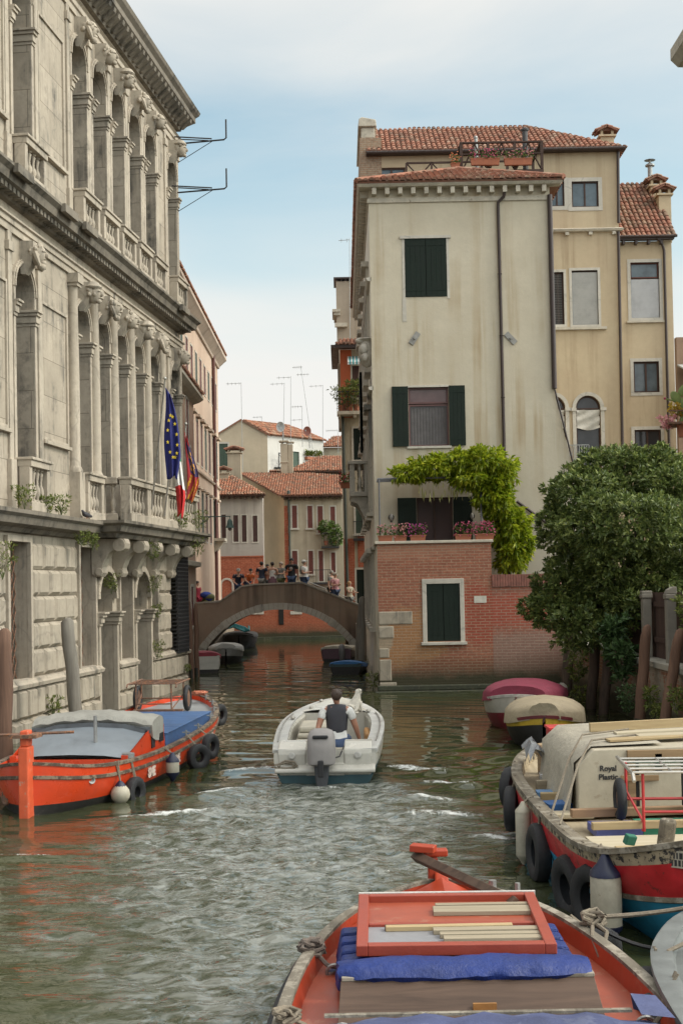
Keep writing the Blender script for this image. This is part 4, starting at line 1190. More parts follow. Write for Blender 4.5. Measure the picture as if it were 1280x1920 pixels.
TW = XW - XL; tz = lt(800, 1019)[1]
ux0, uz0 = lt(801, 1203); ux1, uz1 = lt(861, 1094)
m = MB(); facade(m, 0, TW, -1, tz, [(ux0, ux1, uz0, uz1)], .18); shell(m, 0, TW, 0, YF - YB - .004, -1, tz); m.build('wall', M_BRICK, ter); m = MB(); m.box(-.005, -.001, .03, YF - YB - .01, .5, tz - .05); m.build('side_plaster', M_SIDE, ter)
m = MB(); m.box(-.07, TW + .06, -.07, .30, tz + .002, tz + .085); m.box(-.07, .25, .3, YF - YB - .01, tz + .002, tz + .085); m.build('coping', M_CORN, ter, bevel=.015)
d = MB(); d.box(ux0, ux1, .14, .16, uz0, uz1); w = d.build('window', M_DARKROOM, ter)
shutter_pair(w, ux0 + .01, ux1 - .01, uz0, uz1, .05, M_DARK_GREEN)
m = MB(); m.box(ux0 - .13, ux0, -.025, .1, uz0 - .02, uz1); m.box(ux1, ux1 + .13, -.025, .1, uz0 - .02, uz1); m.box(ux0 - .13, ux1 + .13, -.028, .1, uz1, uz1 + .15); m.build('surround', M_WHITE_STONE, w, bevel=.01)
m = MB(); m.box(ux0 - .18, ux1 + .18, -.09, .1, uz0 - .11, uz0 - .02); m.build('sill', M_WHITE_STONE, w, bevel=.012)
x, z = lt(900, 1124); m = MB(); m.box(x - .18, x + .18, -.012, -.002, z - .1, z + .1); m.build('wall_plaque', plain('white_plaque', (.55, .52, .45), .7), ter)
m = MB(); rg = random.Random(4)      # quoin blocks and patched stones at the corner
for k, (za, zb, wd) in enumerate(((1.95, 2.35, 1.0), (1.55, 1.92, .45), (.30, .95, .36), (.98, 1.28, .30), (-.2, .28, .5))): m = MB(); m.box(-.012, wd, -.02, .06, za, zb); m.build('corner_stone', stone('corner_stone', (.38, .33, .26), False, .5), ter, bevel=.05)
m = MB()
for za, zb, p in ((-.6, .02, .25), (.02, .18, .12)): m.box(-p * .6, TW + .0, -p, .001, za, zb)
m.build('footing', plain('wet_mossy_stone', (.045, .05, .028), .7, .5, 5, wear=(.10, .09, .06)), ter, bevel=.03)

# low garden wall to the right
XE = at(1056, 1285, Y=YB).x
gw = thing('garden_wall', 'faded brick garden wall with upright coping bricks beside the terrace block', 'wall', (XW, YB, 0))
gz = lt(960, 1100)[1]; gt = lt(960, 1077)[1]
M_BRICK2 = brick('faded_brick', (.36, .145, .10), (.29, .12, .085), (.34, .26, .20), patches=((.9, 1.0, 2.4, .75, (.28, .17, .135), .9), (.6, 2.3, 1.6, .55, (.36, .085, .055), .85)), wet=.6)
m = MB(); m.box(.004, XE - XW, .005, .32, -1, gz); m.build('wall', M_BRICK2, gw)
m = MB()
for k in range(int((XE - XW) / .078)):
    m.rnd = random.random(); m.box(.006 + k * .078, .006 + k * .078 + .07, -.04, .36, gz + .004, gt)
m.build('coping', plain('coping_brick', (.24, .10, .075), .9, .35, 9), gw, bevel=.006)
m = MB(); m.box(0, XE - XW + .2, -.2, 0, -.6, .04); m.box(0, XE - XW, -.1, .001, .04, .16); m.build('footing', _mats['wet_mossy_stone'], gw, bevel=.03)

# pergola pipes and lamps of the terrace
pg_ = thing('pergola', 'thin grey metal pergola frame standing on the terrace under the wisteria', 'pergola', (XL + .1, YB + .25, tz + .09))
hp = at(760, 897, Y=YB + .3).z - tz - .09
m = MB()
for yy in (0.0, .5, 1.0): m.tube([(-.05, yy, hp), (3.1, yy, hp)], .028, 6)
for xx in (0.0, 3.0):
    m.tube([(xx, 0, 0), (xx, 0, hp)], .028, 6); m.tube([(xx, 0, hp), (xx, 1.15, hp)], .022, 6)
m.build('frame', plain('grey_pergola_pipe', (.16, .16, .17), .5, .2), pg_)
for px, py, lab in ((733, 970, 'oval wall lamp left of the terrace door'), (884, 968, 'oval wall lamp right of the terrace door')):
    p = at(px, py, Y=YF); lp = thing('wall_lamp', lab, 'lamp', (p.x, YF - .002, p.z), 0, 'wall lamps of the terrace')
    m = MB(); m.ball((0, -.05, 0), (.055, .045, .11), 10, 8); m.build('lamp_glass', plain('frosted_glass', (.30, .28, .26), .3), lp, smooth=True)
    m = MB(); m.torus((0, -.04, 0), .075, .016, (0, 1, 0), 16, 6); m.box(-.03, .03, -.03, 0, -.15, -.1); m.build('lamp_frame', M_IRON, lp)


# flower boxes on the terrace coping
def flower_box(lab, loc, w, mat, n, seed, pot=True, grp='flower boxes on the brick terrace', h=.17, green=1.0, rz=0):
    r_ = thing('flower_box', lab, 'flower box', loc, rz, grp); m = MB()
    m.loft([[(-w / 2 + e, -.09 + e, z), (w / 2 - e, -.09 + e, z), (w / 2 - e, .09 - e, z), (-w / 2 + e, .09 - e, z)] for e, z in ((.02, 0), (0, h - .03), (-.012, h - .03), (-.012, h), (.012, h), (.02, h - .05))], cap0=True, cap1=True)
    m.build('pot', M_TERRA, r_)
    rg = np.random.default_rng(seed); k = n
    P = np.stack([rg.uniform(-w * .55, w * .55, k), rg.normal(0, .07, k), h + rg.random(k) ** 1.3 * .30 - .02], 1); D = np.stack([P[:, 0] * .6, rg.normal(-.25, .4, k), np.ones(k) * .6], 1)
    leaf_mesh('foliage', M_LEAF_POT, P, D, .055, .6, 4, .9, .1, seed, r_)
    k = int(n * .75); P = np.stack([rg.uniform(-w * .6, w * .6, k), rg.normal(-.05, .08, k), h + .02 + rg.random(k) * .33], 1); P[:, 2] -= .10 * (rg.random(k) < .25)
    leaf_mesh('flowers', mat, P, np.stack([P[:, 0] * .3, -np.ones(k) * .8, np.ones(k) * .5], 1), .036, .9, 6, .7, 0, seed + 1, r_)
    return r_


M_LPINK = leafmat('pale_pink_petal', (.6, .22, .25), (.8, .42, .42), (.85, .6, .55)); M_MAG = leafmat('magenta_petal', (.45, .06, .30), (.68, .16, .45))
for px, w, mt, n, sd, lab in ((722, .42, M_LPINK, 60, 1, 'terracotta box with sparse pale flowers at the left corner of the terrace'), (750, .38, M_LPINK, 80, 2, 'terracotta box of pale pink flowers next to the left corner box'),
                              (783, .46, M_MAG, 100, 3, 'terracotta box of magenta flowers left of the terrace door opening'), (868, .48, M_PINK, 70, 4, 'long terracotta box with low pink flowers in front of the right shutter'),
                              (908, .55, M_PINK, 160, 5, 'box of dense pink flowers spilling over the right end of the terrace')):
    p = at(px, 1010, Y=YB + .1); flower_box(lab, (p.x, YB + .1, tz + .087), w, mt, n, sd)

# wisteria over the pergola, hanging down the right side
wb = []
def wp(px, py, Y): p = at(px, py, Y=Y); return (p.x, p.y, p.z)
for px, py, Y, rx, ry, rz in ((772, 886, YB + .5, .45, .5, .16), (815, 876, YB + .5, .55, .6, .24), (860, 868, YB + .5, .6, .6, .30), (905, 866, YB + .4, .55, .6, .30), (938, 882, YB + .5, .42, .5, .34), (880, 895, YB + .3, .5, .5, .24), (920, 915, YB + .4, .46, .45, .42),
                           (940, 950, YB + .6, .40, .4, .45), (955, 985, YB + .7, .42, .4, .38), (965, 1015, YB + .8, .42, .4, .40), (955, 1045, YB + .8, .32, .35, .38), (930, 935, YB + .5, .36, .4, .35), (975, 1030, YB + .8, .28, .3, .3)):
    wb.append((wp(px, py, Y), (rx, ry, rz)))
wis = thing('wisteria', 'bright green wisteria spread over the pergola and hanging beside the brick terrace', 'climbing plant', (wb[8][0][0], YB + .9, 2.6))
WO = Vector((wb[8][0][0], YB + .9, 2.6)); wb = [((Vector(c) - WO)[:], r_) for c, r_ in wb]
P, D = blob_points(wb, 3400, 5, .62, .38); D[:, 2] -= .55
leaf_mesh('foliage', M_LEAF_WIST, P, D, .17, .30, 7, .75, .35, 6, wis)
rg = random.Random(8); m = MB()
for k in range(9):
    a = Vector(wb[rg.randrange(len(wb))][0]); 
    m.tube([(0, .2, -1.3), (rg.uniform(-.2, .2), .1, 1.0), tuple(a)], [.05, .035, .012], 6)
m.build('stem', plain('vine_stem', (.10, .08, .055), .9), wis)
k = 46; rgn = np.random.default_rng(3); c0 = Vector(wp(830, 905, YB + .25)) - WO
P = np.stack([c0.x + rgn.uniform(-.75, .85, k), c0.y + rgn.normal(0, .15, k), c0.z + rgn.uniform(-.42, .05, k)], 1); 
leaf_mesh('hanging_racemes', leafmat('raceme', (.30, .30, .10), (.45, .42, .16)), P, np.tile([0, 0, -1.0], (k, 1)), .20, .10, 2, .15, 0, 4, wis)
# ------------------------------------------------------------------ generic house pieces
def eaves(mb, x0, x1, z, y=0.0, proj=.35, step=.45, h=.12):
    mb.box(x0 - .05, x1 + .05, y - proj, y, z + .06, z + .14)
    x = x0 + .1
    while x < x1: mb.box(x, x + .09, y - proj + .05, y, z - h + .06, z + .059); x += step


def plain_window(parent, x0, x1, z0, z1, mat_sh=None, y=0.0, sur=.09, open_=False, dark=M_DARKROOM, sill=True):
    d = MB(); d.box(x0, x1, y + .12, y + .14, z0, z1); w = d.build('window', dark, parent)
    m = MB(); frame_ring(m, x0, x1, z0, z1, sur, y - .025, y + .11); m.build('surround', M_WHITE_STONE, w)
    if sill: m = MB(); m.box(x0 - sur - .06, x1 + sur + .06, y - .09, y - .026, z0 - sur - .03, z0 - sur + .06); m.build('sill', M_WHITE_STONE, w)
    if mat_sh: shutter_pair(w, x0 + .01, x1 - .01, z0, z1, y + .06, mat_sh, open_)
    return w


def antenna(lab, base, h, arms, lean=0.0, rz=0.0, r=.022, grp='aerials on the far roofs'):
    root = thing('tv_aerial', lab, 'aerial', base, rz, grp); m = MB()
    top = Vector((-lean, 0, h)); m.tube([(0, 0, 0), tuple(top)], [r, r * .7], 6); m.build('mast', M_GREY_METAL, root)
    m = MB()
    for (z, a, b, ne) in arms:
        c = top * (z / h); m.tube([c + Vector((a, 0, 0)), c + Vector((b, 0, .03))], r * .7, 5)
        for k in range(ne):
            q = a + (b - a) * (k + .5) / ne; m.tube([c + Vector((q, -.28, .01)), c + Vector((q, .28, .01))], r * .45, 4); m.tube([c + Vector((q, 0, -.10)), c + Vector((q, 0, .10))], r * .45, 4)
    m.build('antenna_arm', M_GREY_METAL, root); return root


def chimney(lab, base, w, d, h, mat, parent=None, cap=True):
    root = thing('chimney', lab, 'chimney', base) if parent is None else None
    b = Vector((0, 0, 0)) if root else Vector(base); pr = root or parent
    m = MB(); m.box(b.x - w / 2, b.x + w / 2, b.y - d / 2, b.y + d / 2, b.z - .5, b.z + h); st = m.build('chimney_stack', mat, pr, bevel=.01)
    m = MB(); m.box(b.x - w / 2 - .08, b.x + w / 2 + .08, b.y - d / 2 - .08, b.y + d / 2 + .08, b.z + h, b.z + h + .07)
    for sx_ in (-1, 1):
        for sy in (-1, 1): m.box(b.x + sx_ * (w / 2 - .06) - .05, b.x + sx_ * (w / 2 - .06) + .05, b.y + sy * (d / 2 - .06) - .05, b.y + sy * (d / 2 - .06) + .05, b.z + h + .07, b.z + h + .25)
    m.build('chimney_collar', mat, st)
    m = MB()
    for sg in (-1, 1):
        sl = Vector((-sg * (w / 2 + .16), 0, .2)); roof_tiles(m, (b.x + sg * (w / 2 + .16), b.y - d / 2 - .12, b.z + h + .26), (0, 1, 0), sl, [(0, 0), (d + .24, 0), (d + .24, sl.length), (0, sl.length)], .16, .3, .075, seed=int(w * 100) + sg)
    m.prism([(-w / 2 - .1, .25), (w / 2 + .1, .25), (0, .42)], lambda u, v, q: (b.x + u, q, b.z + h + v), b.y - d / 2, b.y + d / 2)
    m.build('chimney_hood', M_TILES, st)
    return root or st


# ------------------------------------------------------------------ tall ochre house behind the cream house
YBk = 52.0
p0 = at(697, 600, Y=YBk); p1 = at(1160, 440, Y=YBk)
hb = thing('ochre_house', 'tall ochre house behind the cream house, with a roof terrace and arched windows', 'house', (p0.x, YBk, 0))
oB = (p0.x, YBk, 0)
WB = p1.x - p0.x; zt = at(900, 289, Y=YBk).z; zl = at(1100, 434, Y=YBk).z


def lb(px, py, Y=YBk): return lw(px, py, Y, oB)


wops = []
def rect(a, b, c, d, f=lb):
    x0, z1 = f(a, b); x1, z0 = f(c, d); return (x0, x1, z0, z1)
r_a = rect(1071, 340, 1122, 387); r_b = rect(1030, 340, 1058, 386); r_c = rect(1071, 507, 1122, 608); r_d = rect(1036, 510, 1058, 608); r_e = rect(708, 314, 760, 345)
a1 = rect(1079, 765, 1128, 880); a0 = rect(1040, 765, 1062, 880)
a0 = (a0[0] - (a1[1] - a1[0]) + (a0[1] - a0[0]), a0[1], a0[2], a0[3])
wops = [r_a, r_b, r_c, r_d, r_e, (*a1[:3], a1[3], True), (*a0[:3], a0[3], True)]
m = MB(); facade(m, 0, WB, -1, zt, wops, .2); shell(m, 0, WB, 0, 9, -1, zt)
m.build('wall', M_CREAM_B, hb)
m = MB(); xq = lb(1030, 434)[0]; moulding(m, xq, WB + .0, [(0, zl - .02), (.14, zl), (.18, zl + .08), (.05, zl + .14), (0, zl + .15)], ret0=False)
for px in (1062, 1106, 1150): x = lb(px, 440)[0]; m.box(x - .07, x + .07, -.12, -.001, zl - .14, zl - .021)
m.build('string_course', M_CORN, hb)
m = MB(); m.box(-.1, WB + .25, -.28, .0, zt + .0, zt + .08); m.tube([(-.1, -.32, zt + .06), (WB + .25, -.32, zt + .06)], .07, 8); m.build('gutter', M_PIPE, hb)
m = MB(); E = Vector((-.1, -.3, zt + .1)); rx, rz_ = lb(985, 236, YBk + 3.2); rl = lb(705, 243, YBk + 3.2)
V_ = Vector((0, 3.5, rz_ - zt - .1)); L_ = V_.length; rx -= -.1
roof_tiles(m, E, (1, 0, 0), V_, [(0, 0), (WB + .4, 0), (rx, L_), (0, L_ * .97)], .2, .36, seed=9)
V2 = Vector((rx - WB - .4, 0, rz_ - zt - .1)); roof_tiles(m, E + Vector((WB + .4, 0, 0)), (0, 1, 0), V2, [(0, 0), (9, 0), (9, V2.length), (3.5, V2.length)], .2, .36, seed=10)
m.build('roof', M_TILES, hb)
for (r_, nm) in ((r_a, 1), (r_b, 1)):
    w = casement(hb, *r_, .08, M_BROWN_WOOD, M_GLASS_SKY, 1, .05); m = MB(); frame_ring(m, *r_, .15, -.02, .1); m.build('surround', M_WHITE_STONE, w)
casement(hb, *r_e, .08, M_BROWN_WOOD, M_GLASS_SKY, 1, .06)
M_BLIND = plain('pale_blind', (.42, .41, .39), .6, .06)
for r_, bl in ((r_c, True), (r_d, False)):
    w = casement(hb, *r_, .12, M_BROWN_WOOD, M_GLASS, 0 if bl else 1, .05)
    m = MB()
    n = 26 if bl else 30
    for k in range(n): zz = r_[2] + .05 + (r_[3] - r_[2] - .08) * k / n; m.obox(((r_[0] + r_[1]) / 2, .05 if bl else .09, zz), (r_[1] - r_[0] - (.02 if bl else .12), .012, (r_[3] - r_[2]) / n * (.97 if bl else .55)), (.25, 0, 0))
    m.build('blind', M_BLIND if bl else plain('dark_blind', (.12, .11, .105), .5), w)
m = MB(); frame_ring(m, r_c[0], r_c[1], r_c[2], r_c[3], .10, -.02, .1); frame_ring(m, r_d[0] - .2, r_d[1], r_d[2], r_d[3], .10, -.021, .1); m.build('surround', M_WHITE_STONE, hb)
m = MB(); m.box(r_d[0] - .4, r_c[1] + .3, -.12, -.002, r_c[2] - .2, r_c[2] - .1); m.build('sill', M_CORN, hb)
M_WCLOTH = plain('white_awning_cloth', (.55, .52, .46), .85, .1, 9, bump=.4, bscale=8)
for a in (a1, a0):
    d = MB(); d.box(a[0], a[1], .15, .17, a[2], a[3] + (a[1] - a[0]) / 2); w = d.build('window', M_GLASS, hb)
    m = MB(); arch_band(m, a[0], a[1], a[3], .14, -.05, -.002); m.box(a[0] - .14, a[0], -.05, .0, a[2], a[3]); m.box(a[1], a[1] + .14, -.05, .0, a[2], a[3]); m.box(a[1] - .01, a[1] + .22, -.09, .1, a[3] - .12, a[3]); m.box(a[0] - .22, a[0] + .01, -.09, .1, a[3] - .12, a[3]); m.build('surround', M_WHITE_STONE, w)
    m = MB(); arch_band(m, a[0] + .06, a[1] - .06, a[3], .06, .08, .148); m.box(a[0], a[1], .08, .147, a[3] - .06, a[3]); m.box(a[0], a[0] + .06, .08, .147, a[2], a[3] - .06); m.box(a[1] - .06, a[1], .08, .147, a[2], a[3] - .06); m.build('frame', M_BROWN_WOOD, w)
    m = MB(); rg = random.Random(int(a[0] * 50)); n = 10; rings = []
    for k in range(n + 1):
        z = a[3] - .07 - k * .07; rings.append([(a[0] + .03 + (a[1] - a[0] - .06) * q / 10, .06 - .04 * math.sin(k * 1.3 + q * .7) - rg.random() * .03, z - .10 * math.sin(q / 10 * math.pi) * k / n - .01 * rg.random()) for q in range(11)])
    m.loft(rings, closed=False); m.build('sun_blind', M_WCLOTH, w, smooth=True)
m = MB(); x0, z0 = lb(1066, 880); x1, z1 = lb(1101, 836)
for k in range(9): m.box(x0 + (x1 - x0) * k / 8 - .012, x0 + (x1 - x0) * k / 8 + .012, -.3, -.276, z0 - .3, z1)
m.box(x0, x1, -.31, -.27, z1, z1 + .03); m.build('balcony_railing', M_GREY_METAL, hb)
m = MB(); xa, za = lb(1166, 283); xb, zb = lb(1158, 440); m.tube([(WB + .02, -.1, zt), (WB - .02, -.1, zl + .3)], .06, 8)
xb2, zb2 = lb(1165, 850); m.tube([(xb, -.1, zl - .05), (xb2, -.1, zb2 - 2)], .06, 8); m.build('downpipe', M_PIPE, hb, smooth=True)
# parapet chimney on the left edge and a small one at the right
x0, z0 = lb(675, 345); x1, z1 = lb(703, 222)
m = MB(); m.box(x0 + .02, x1 + .22, -.01, 5.0, z0 - 3, z1 - .75); m.build('gable_parapet', brick('pale_gable_brick', (.36, .25, .17), (.33, .2, .13), (.4, .36, .29)), hb)
m = MB(); m.box(x0 + .08, x1 - .02, .03, 4.9, z1 - .749, z1 - .32); m.prism([(x0 - .05, z1 - .318), (x1 + .05, z1 - .318), (x1 + .02, z1 - .05), (x0 + .12, z1 + .06), (x0, z1)], lambda u, v, w: (u, w, v), -.08, 5.0); m.build('parapet_cap', M_CORN, hb, bevel=.03)
p = at(1136, 266, Y=YBk + 2.2); chimney('', (p.x - oB[0], 2.2, p.z - .4), .55, .5, .55, M_CREAM_B, hb)

# roof terrace (altana) of dark timber with flower boxes
M_ALT = wood('dark_terrace_timber', (.075, .045, .035), None, .75, 0)
YA = 47.4
al = thing('roof_terrace', 'dark timber roof terrace railing standing above the cream house roof', 'roof terrace', (at(905, 322, Y=YA).x, YA, at(905, 322, Y=YA).z))
oA = al.location


def la(px, py, Y=YA): p = at(px, py, Y=Y); return p.x - oA[0], p.z - oA[2]


m = MB(); L0, zd = la(865, 322); L1, _ = la(1016, 322); zr = la(940, 265)[1]
m.box(L0 - .05, L1 + .05, -.05, 2.2, -.1, .05)
for k in range(12): m.box(L0, L1, .0 + k * .18, .16 + k * .18, .051, .075)
for q in (L0 + .2, (L0 + L1) / 2, L1 - .2): m.box(q - .06, q + .06, .3, .42, -2.4, -.1)
m.build('deck', M_ALT, al)
m = MB()
NP = 4
for k in range(NP):
    x = L0 + (L1 - L0) * k / (NP - 1); m.box(x - .05, x + .05, -.05, .05, .076, zr); m.box(x - .05, x + .05, 2.1, 2.2, .076, zr)
for zz in (zr, zr - .42): m.box(L0 - .05, L1 + .05, -.055, .06, zz - .05, zz + .0); m.box(L0 - .05, L1 + .05, 2.1, 2.2, zz - .05, zz)
m.box(L0 - .05, L0 + .05, .06, 2.1, zr - .05, zr); m.box(L1 - .05, L1 + .05, .06, 2.1, zr - .05, zr)
for k in range(NP - 1):
    a, b = L0 + (L1 - L0) * k / (NP - 1), L0 + (L1 - L0) * (k + 1) / (NP - 1); zt_ = zr - .44
    c0 = (a + b) / 2; m.tube([(a + .05, -.0, .1), (c0, .0, zr - .06)], .028, 4); m.tube([(b - .05, 0, .1), (c0, 0, zr - .06)], .028, 4)
m.build('railing', M_ALT, al)
m = MB(); l0, zq = la(762, 333); l1, zq1 = la(856, 303); x0 = l0
m.box(l0, l1 + .1, .0, .07, zq1 - .03, zq1 + .03); m.box(l0, l1 + .1, .0, .07, zq - .5, zq - .44)
for k in range(3):
    a = l0 + (l1 - l0) * k / 2; m.box(a - .035, a + .035, .0, .07, zq - .6, zq1)
for k in range(2):
    a, b = l0 + (l1 - l0) * k / 2, l0 + (l1 - l0) * (k + 1) / 2; m.tube([(a, .035, zq - .45), (b, .035, zq1)], .026, 4); m.tube([(b, .036, zq - .45), (a, .036, zq1)], .026, 4)
m.box(l1 + .1, L0, .3, .36, zq1 - .03, zq1 + .02); m.box(l0 - 1.2, l0, .02, .08, zq - .42, zq - .36)
m.build('stair_railing', M_ALT, al)
m = MB(); xa, za = la(989, 322); _, zb = la(989, 236); m.tube([(xa, .5, .05), (xa, .5, zb)], .10, 10); m.lathe([(.14, 0), (.15, .06), (.1, .1)], (xa, .5, zb), 10); m.build('flue_pipe', plain('dark_flue', (.06, .055, .055), .6), al)
m = MB(); xa, za = la(897, 300); _, zb = la(897, 247); m.tube([(xa, .6, .05), (xa, .6, za), (xa - .02, .6, zb)], .06, 8); m.ball((xa - .02, .6, zb), .075, 8, 6); m.build('flue_pipe', M_GREY_METAL, al)
for px, w, sd, mt, lab in ((897, .6, 21, M_PINK, 'terracotta box with pink flowers at the left of the roof terrace'), (922, .5, 22, M_PINK, 'terracotta box with few flowers in the middle of the roof terrace'), (970, 1.0, 23, M_LPINK, 'long terracotta box full of pink flowers on the right of the roof terrace')):
    x, z = la(px, 312); flower_box(lab, (oA[0] + x, YA - .16, oA[2] + z), w, mt, 90 if w > .8 else 50, sd, grp='flower boxes on the roof terrace', h=.24)
x, z = la(853, 318); flower_box('small pot of salmon flowers beside the roof terrace stair', (oA[0] + x, YA - .1, oA[2] + z), .32, leafmat('salmon_petal', (.6, .2, .1), (.75, .35, .2)), 50, 26, grp='flower boxes on the roof terrace', h=.2)

# ------------------------------------------------------------------ narrow ochre house at the right with steep roof
YC = 52.6
p0 = at(1160, 460, Y=YC); p1 = at(1262, 600, Y=YC); oC = (p0.x, YC, 0); WC = p1.x - p0.x
hc = thing('narrow_house', 'narrow ochre house with steep tiled roof and two chimneys at the right', 'house', oC)


def lc(px, py, Y=YC): return lw(px, py, Y, oC)


zc = lc(1210, 452)[1]
c_a = rect(1181, 492, 1237, 595, lc); c_b = rect(1187, 678, 1236, 735, lc); c_c = rect(1189, 806, 1240, 870, lc)
m = MB(); facade(m, 0, WC, -1, zc, [c_a, c_b, c_c], .2); shell(m, 0, WC, 0, 8, -1, zc); m.build('wall', M_CREAM_B, hc)
w = casement(hc, c_a[0], c_a[1], c_a[3] - .62, c_a[3], .1, wood('red_brown_wood', (.13, .05, .035)), M_GLASS_SKY, 0, .05)
m = MB(); zb_ = c_a[3] - .66
for k in range(34): zz = c_a[2] + (zb_ - c_a[2]) * k / 34; m.obox(((c_a[0] + c_a[1]) / 2, .05, zz + .02), (c_a[1] - c_a[0] - .02, .012, (zb_ - c_a[2]) / 34 * .93), (.3, 0, 0))
m.box(c_a[0], c_a[1], .07, .19, c_a[2], zb_); m.build('blind', plain('white_slat_blind', (.52, .52, .53), .5, .05), w)
w2 = casement(hc, *c_b, .1, M_BROWN_WOOD, M_GLASS_SKY, 1, .06); w3 = casement(hc, *c_c, .1, M_BROWN_WOOD, M_GLASS, 1, .06)
for w_, r_ in ((w, c_a), (w2, c_b), (w3, c_c)): m = MB(); frame_ring(m, *r_, .13, -.018, .09); m.build('surround', M_WHITE_STONE, w_)
m = MB(); m.box(c_a[0] - .2, c_a[1] + .2, -.1, -.019, c_a[2] - .2, c_a[2] - .12); m.build('sill', M_CORN, w)
m = MB(); eaves(m, 0, WC, zc - .05, 0, .3, .5, .16); m.tube([(-.1, -.34, zc + .12), (WC + .15, -.34, zc + .12)], .06, 8); m.build('eaves', M_PIPE, hc)
m = MB(); tx, tz2 = lc(1168, 345, YC + 3.4); rx2, rz2 = lc(1222, 345, YC + 3.4); V_ = Vector((0, 3.7, tz2 - zc - .1))
roof_tiles(m, (-.15, -.3, zc + .12), (1, 0, 0), V_, [(0, 0), (WC + .25, 0), (rx2 + .15, V_.length), (0, V_.length)], .2, .34, seed=14)
m.build('roof', tilemat('dark_mossy_tiles', (.29, .125, .085), (.18, .085, .06), (.38, .22, .15), .44), hc)
m = MB(); xa, za = lc(1243, 455); xb, zb = lc(1253, 850); m.tube([(xa - .35, -.3, zc + .05), (xa - .1, -.15, zc - .08), (xa, -.1, zc - .4), (xb, -.1, zb - 2)], .055, 8); m.build('downpipe', M_PIPE, hc, smooth=True)
for px, py, dd in ((1228, 345, 2.6), (1243, 362, 1.6)):
    p = at(px, py, Y=YC + dd); chimney('', (p.x - oC[0], dd, p.z - 1.6), .50, .5, 1.45, M_CREAM_B, hc)
p = at(1218, 312, Y=YC + 3); m = MB(); m.lathe([(.1, -.9), (.1, .0), (.2, .02), (.2, .08), (.05, .16), (.05, .25), (.24, .27), (.02, .3)], (p.x - oC[0], 3, p.z), 10); m.build('flue_pipe', M_GREY_METAL, hc)
# fragment of a brown roof shed right of it
p = at(1268, 660, Y=50); sh = thing('side_wall', 'weathered brown wall and canopy at the right picture edge behind the cactus', 'wall', (p.x, 50, 0))
m = MB(); zz = at(1270, 632, Y=50).z; m.box(0, 3, 0, .3, 0, zz); m.build('wall', stucco('brown_old_plaster', (.30, .20, .14), (.15, .1, .07), .45), sh)
m = MB(); z2 = at(1270, 690, Y=49).z; m.obox((.9, -.9, z2), (1.8, 1.8, .06), (.3, 0, 0)); m.box(.1, .2, -1.6, -1.5, z2 - 4, z2 - .3); m.build('canopy', plain('pale_canopy', (.4, .4, .38), .6), sh)

# ------------------------------------------------------------------ left bank beyond the palace
M_PINKP = stucco('pink_plaster', (.60, .455, .35), (.34, .22, .16), .48, (.36, .2, .14), (-1, 5), (.55, .41, .31))
Xp = at(411, 900, Y=78).x; YP0, YP1 = 52.0, 78.0
hp_ = thing('pink_house', 'long pink plastered house with cornice on the left bank beyond the palace', 'house', (Xp, YP0, 0), math.pi / 2)
PW = YP1 - YP0; ztp = at(410, 668, Y=YP1).z - .4


def lp(px, py, X=Xp):
    p = at(px, py, X=X); return p.y - YP0, p.z


pops = []
for k in range(12):
    x = 1.5 + k * 2.05
    for z0, z1 in ((13.4, 14.9), (9.4, 11.5), (5.6, 8.0)): pops.append((x, x + .85, z0, z1))
m = MB(); facade(m, 0, PW, -1, ztp, pops, .2); shell(m, 0, PW, 0, 7, -1, ztp); m.build('wall', M_PINKP, hp_)
m = MB()
moulding(m, 0, PW, [(0, ztp - .35), (.1, ztp - .33), (.14, ztp - .2), (.4, ztp + .1), (.5, ztp + .2), (.5, ztp + .36), (0, ztp + .42)])
moulding(m, 0, PW, [(0, 8.9), (.1, 8.92), (.13, 9.0), (0, 9.05)])
for k in range(12):
    x = 1.5 + k * 2.05
    m.box(x - .15, x + 1.0, -.22, -.002, 11.65, 11.78); m.box(x - .1, x + .95, -.18, -.002, 8.1, 8.2)
m.build('cornice', stucco('pink_cornice', (.56, .45, .36), (.25, .2, .16), .5), hp_)
for k in range(12):
    x = 1.5 + k * 2.05
    for i, (z0, z1) in enumerate(((13.4, 14.9), (9.4, 11.5), (5.6, 8.0))):
        plain_window(hp_, x, x + .85, z0, z1, M_RED_SH if (k + i) % 3 else M_GREEN_SH, 0, .08, sill=False)
m = MB(); xa, za = lp(397, 700); m.tube([(xa, -.1, ztp), (xa, -.1, 1)], .09, 8); m.build('downpipe', plain('red_brown_pipe', (.13, .05, .04), .6), hp_, smooth=True)
m = MB()
xa = lp(402, 1000)[0]; zq = lp(402, 1015)[1]
m.box(xa - .5, xa + .7, -.62, -.002, zq, zq + .16); m.prism([(-.55, zq), (-.002, zq), (-.002, zq - .6), (-.2, zq - .5)], lambda u, v, w: (w, u, v), xa - .3, xa + .5); m.build('stone_balcony', M_CORN, hp_)
m = MB(); V_ = Vector((0, 3.3, 1.0)); roof_tiles(m, (-.2, -.5, ztp + .42), (1, 0, 0), V_, [(0, 0), (PW + .4, 0), (PW + .4, V_.length), (0, V_.length)], .24, .45, .1, seed=20); m.build('roof', M_TILES_FAR, hp_)

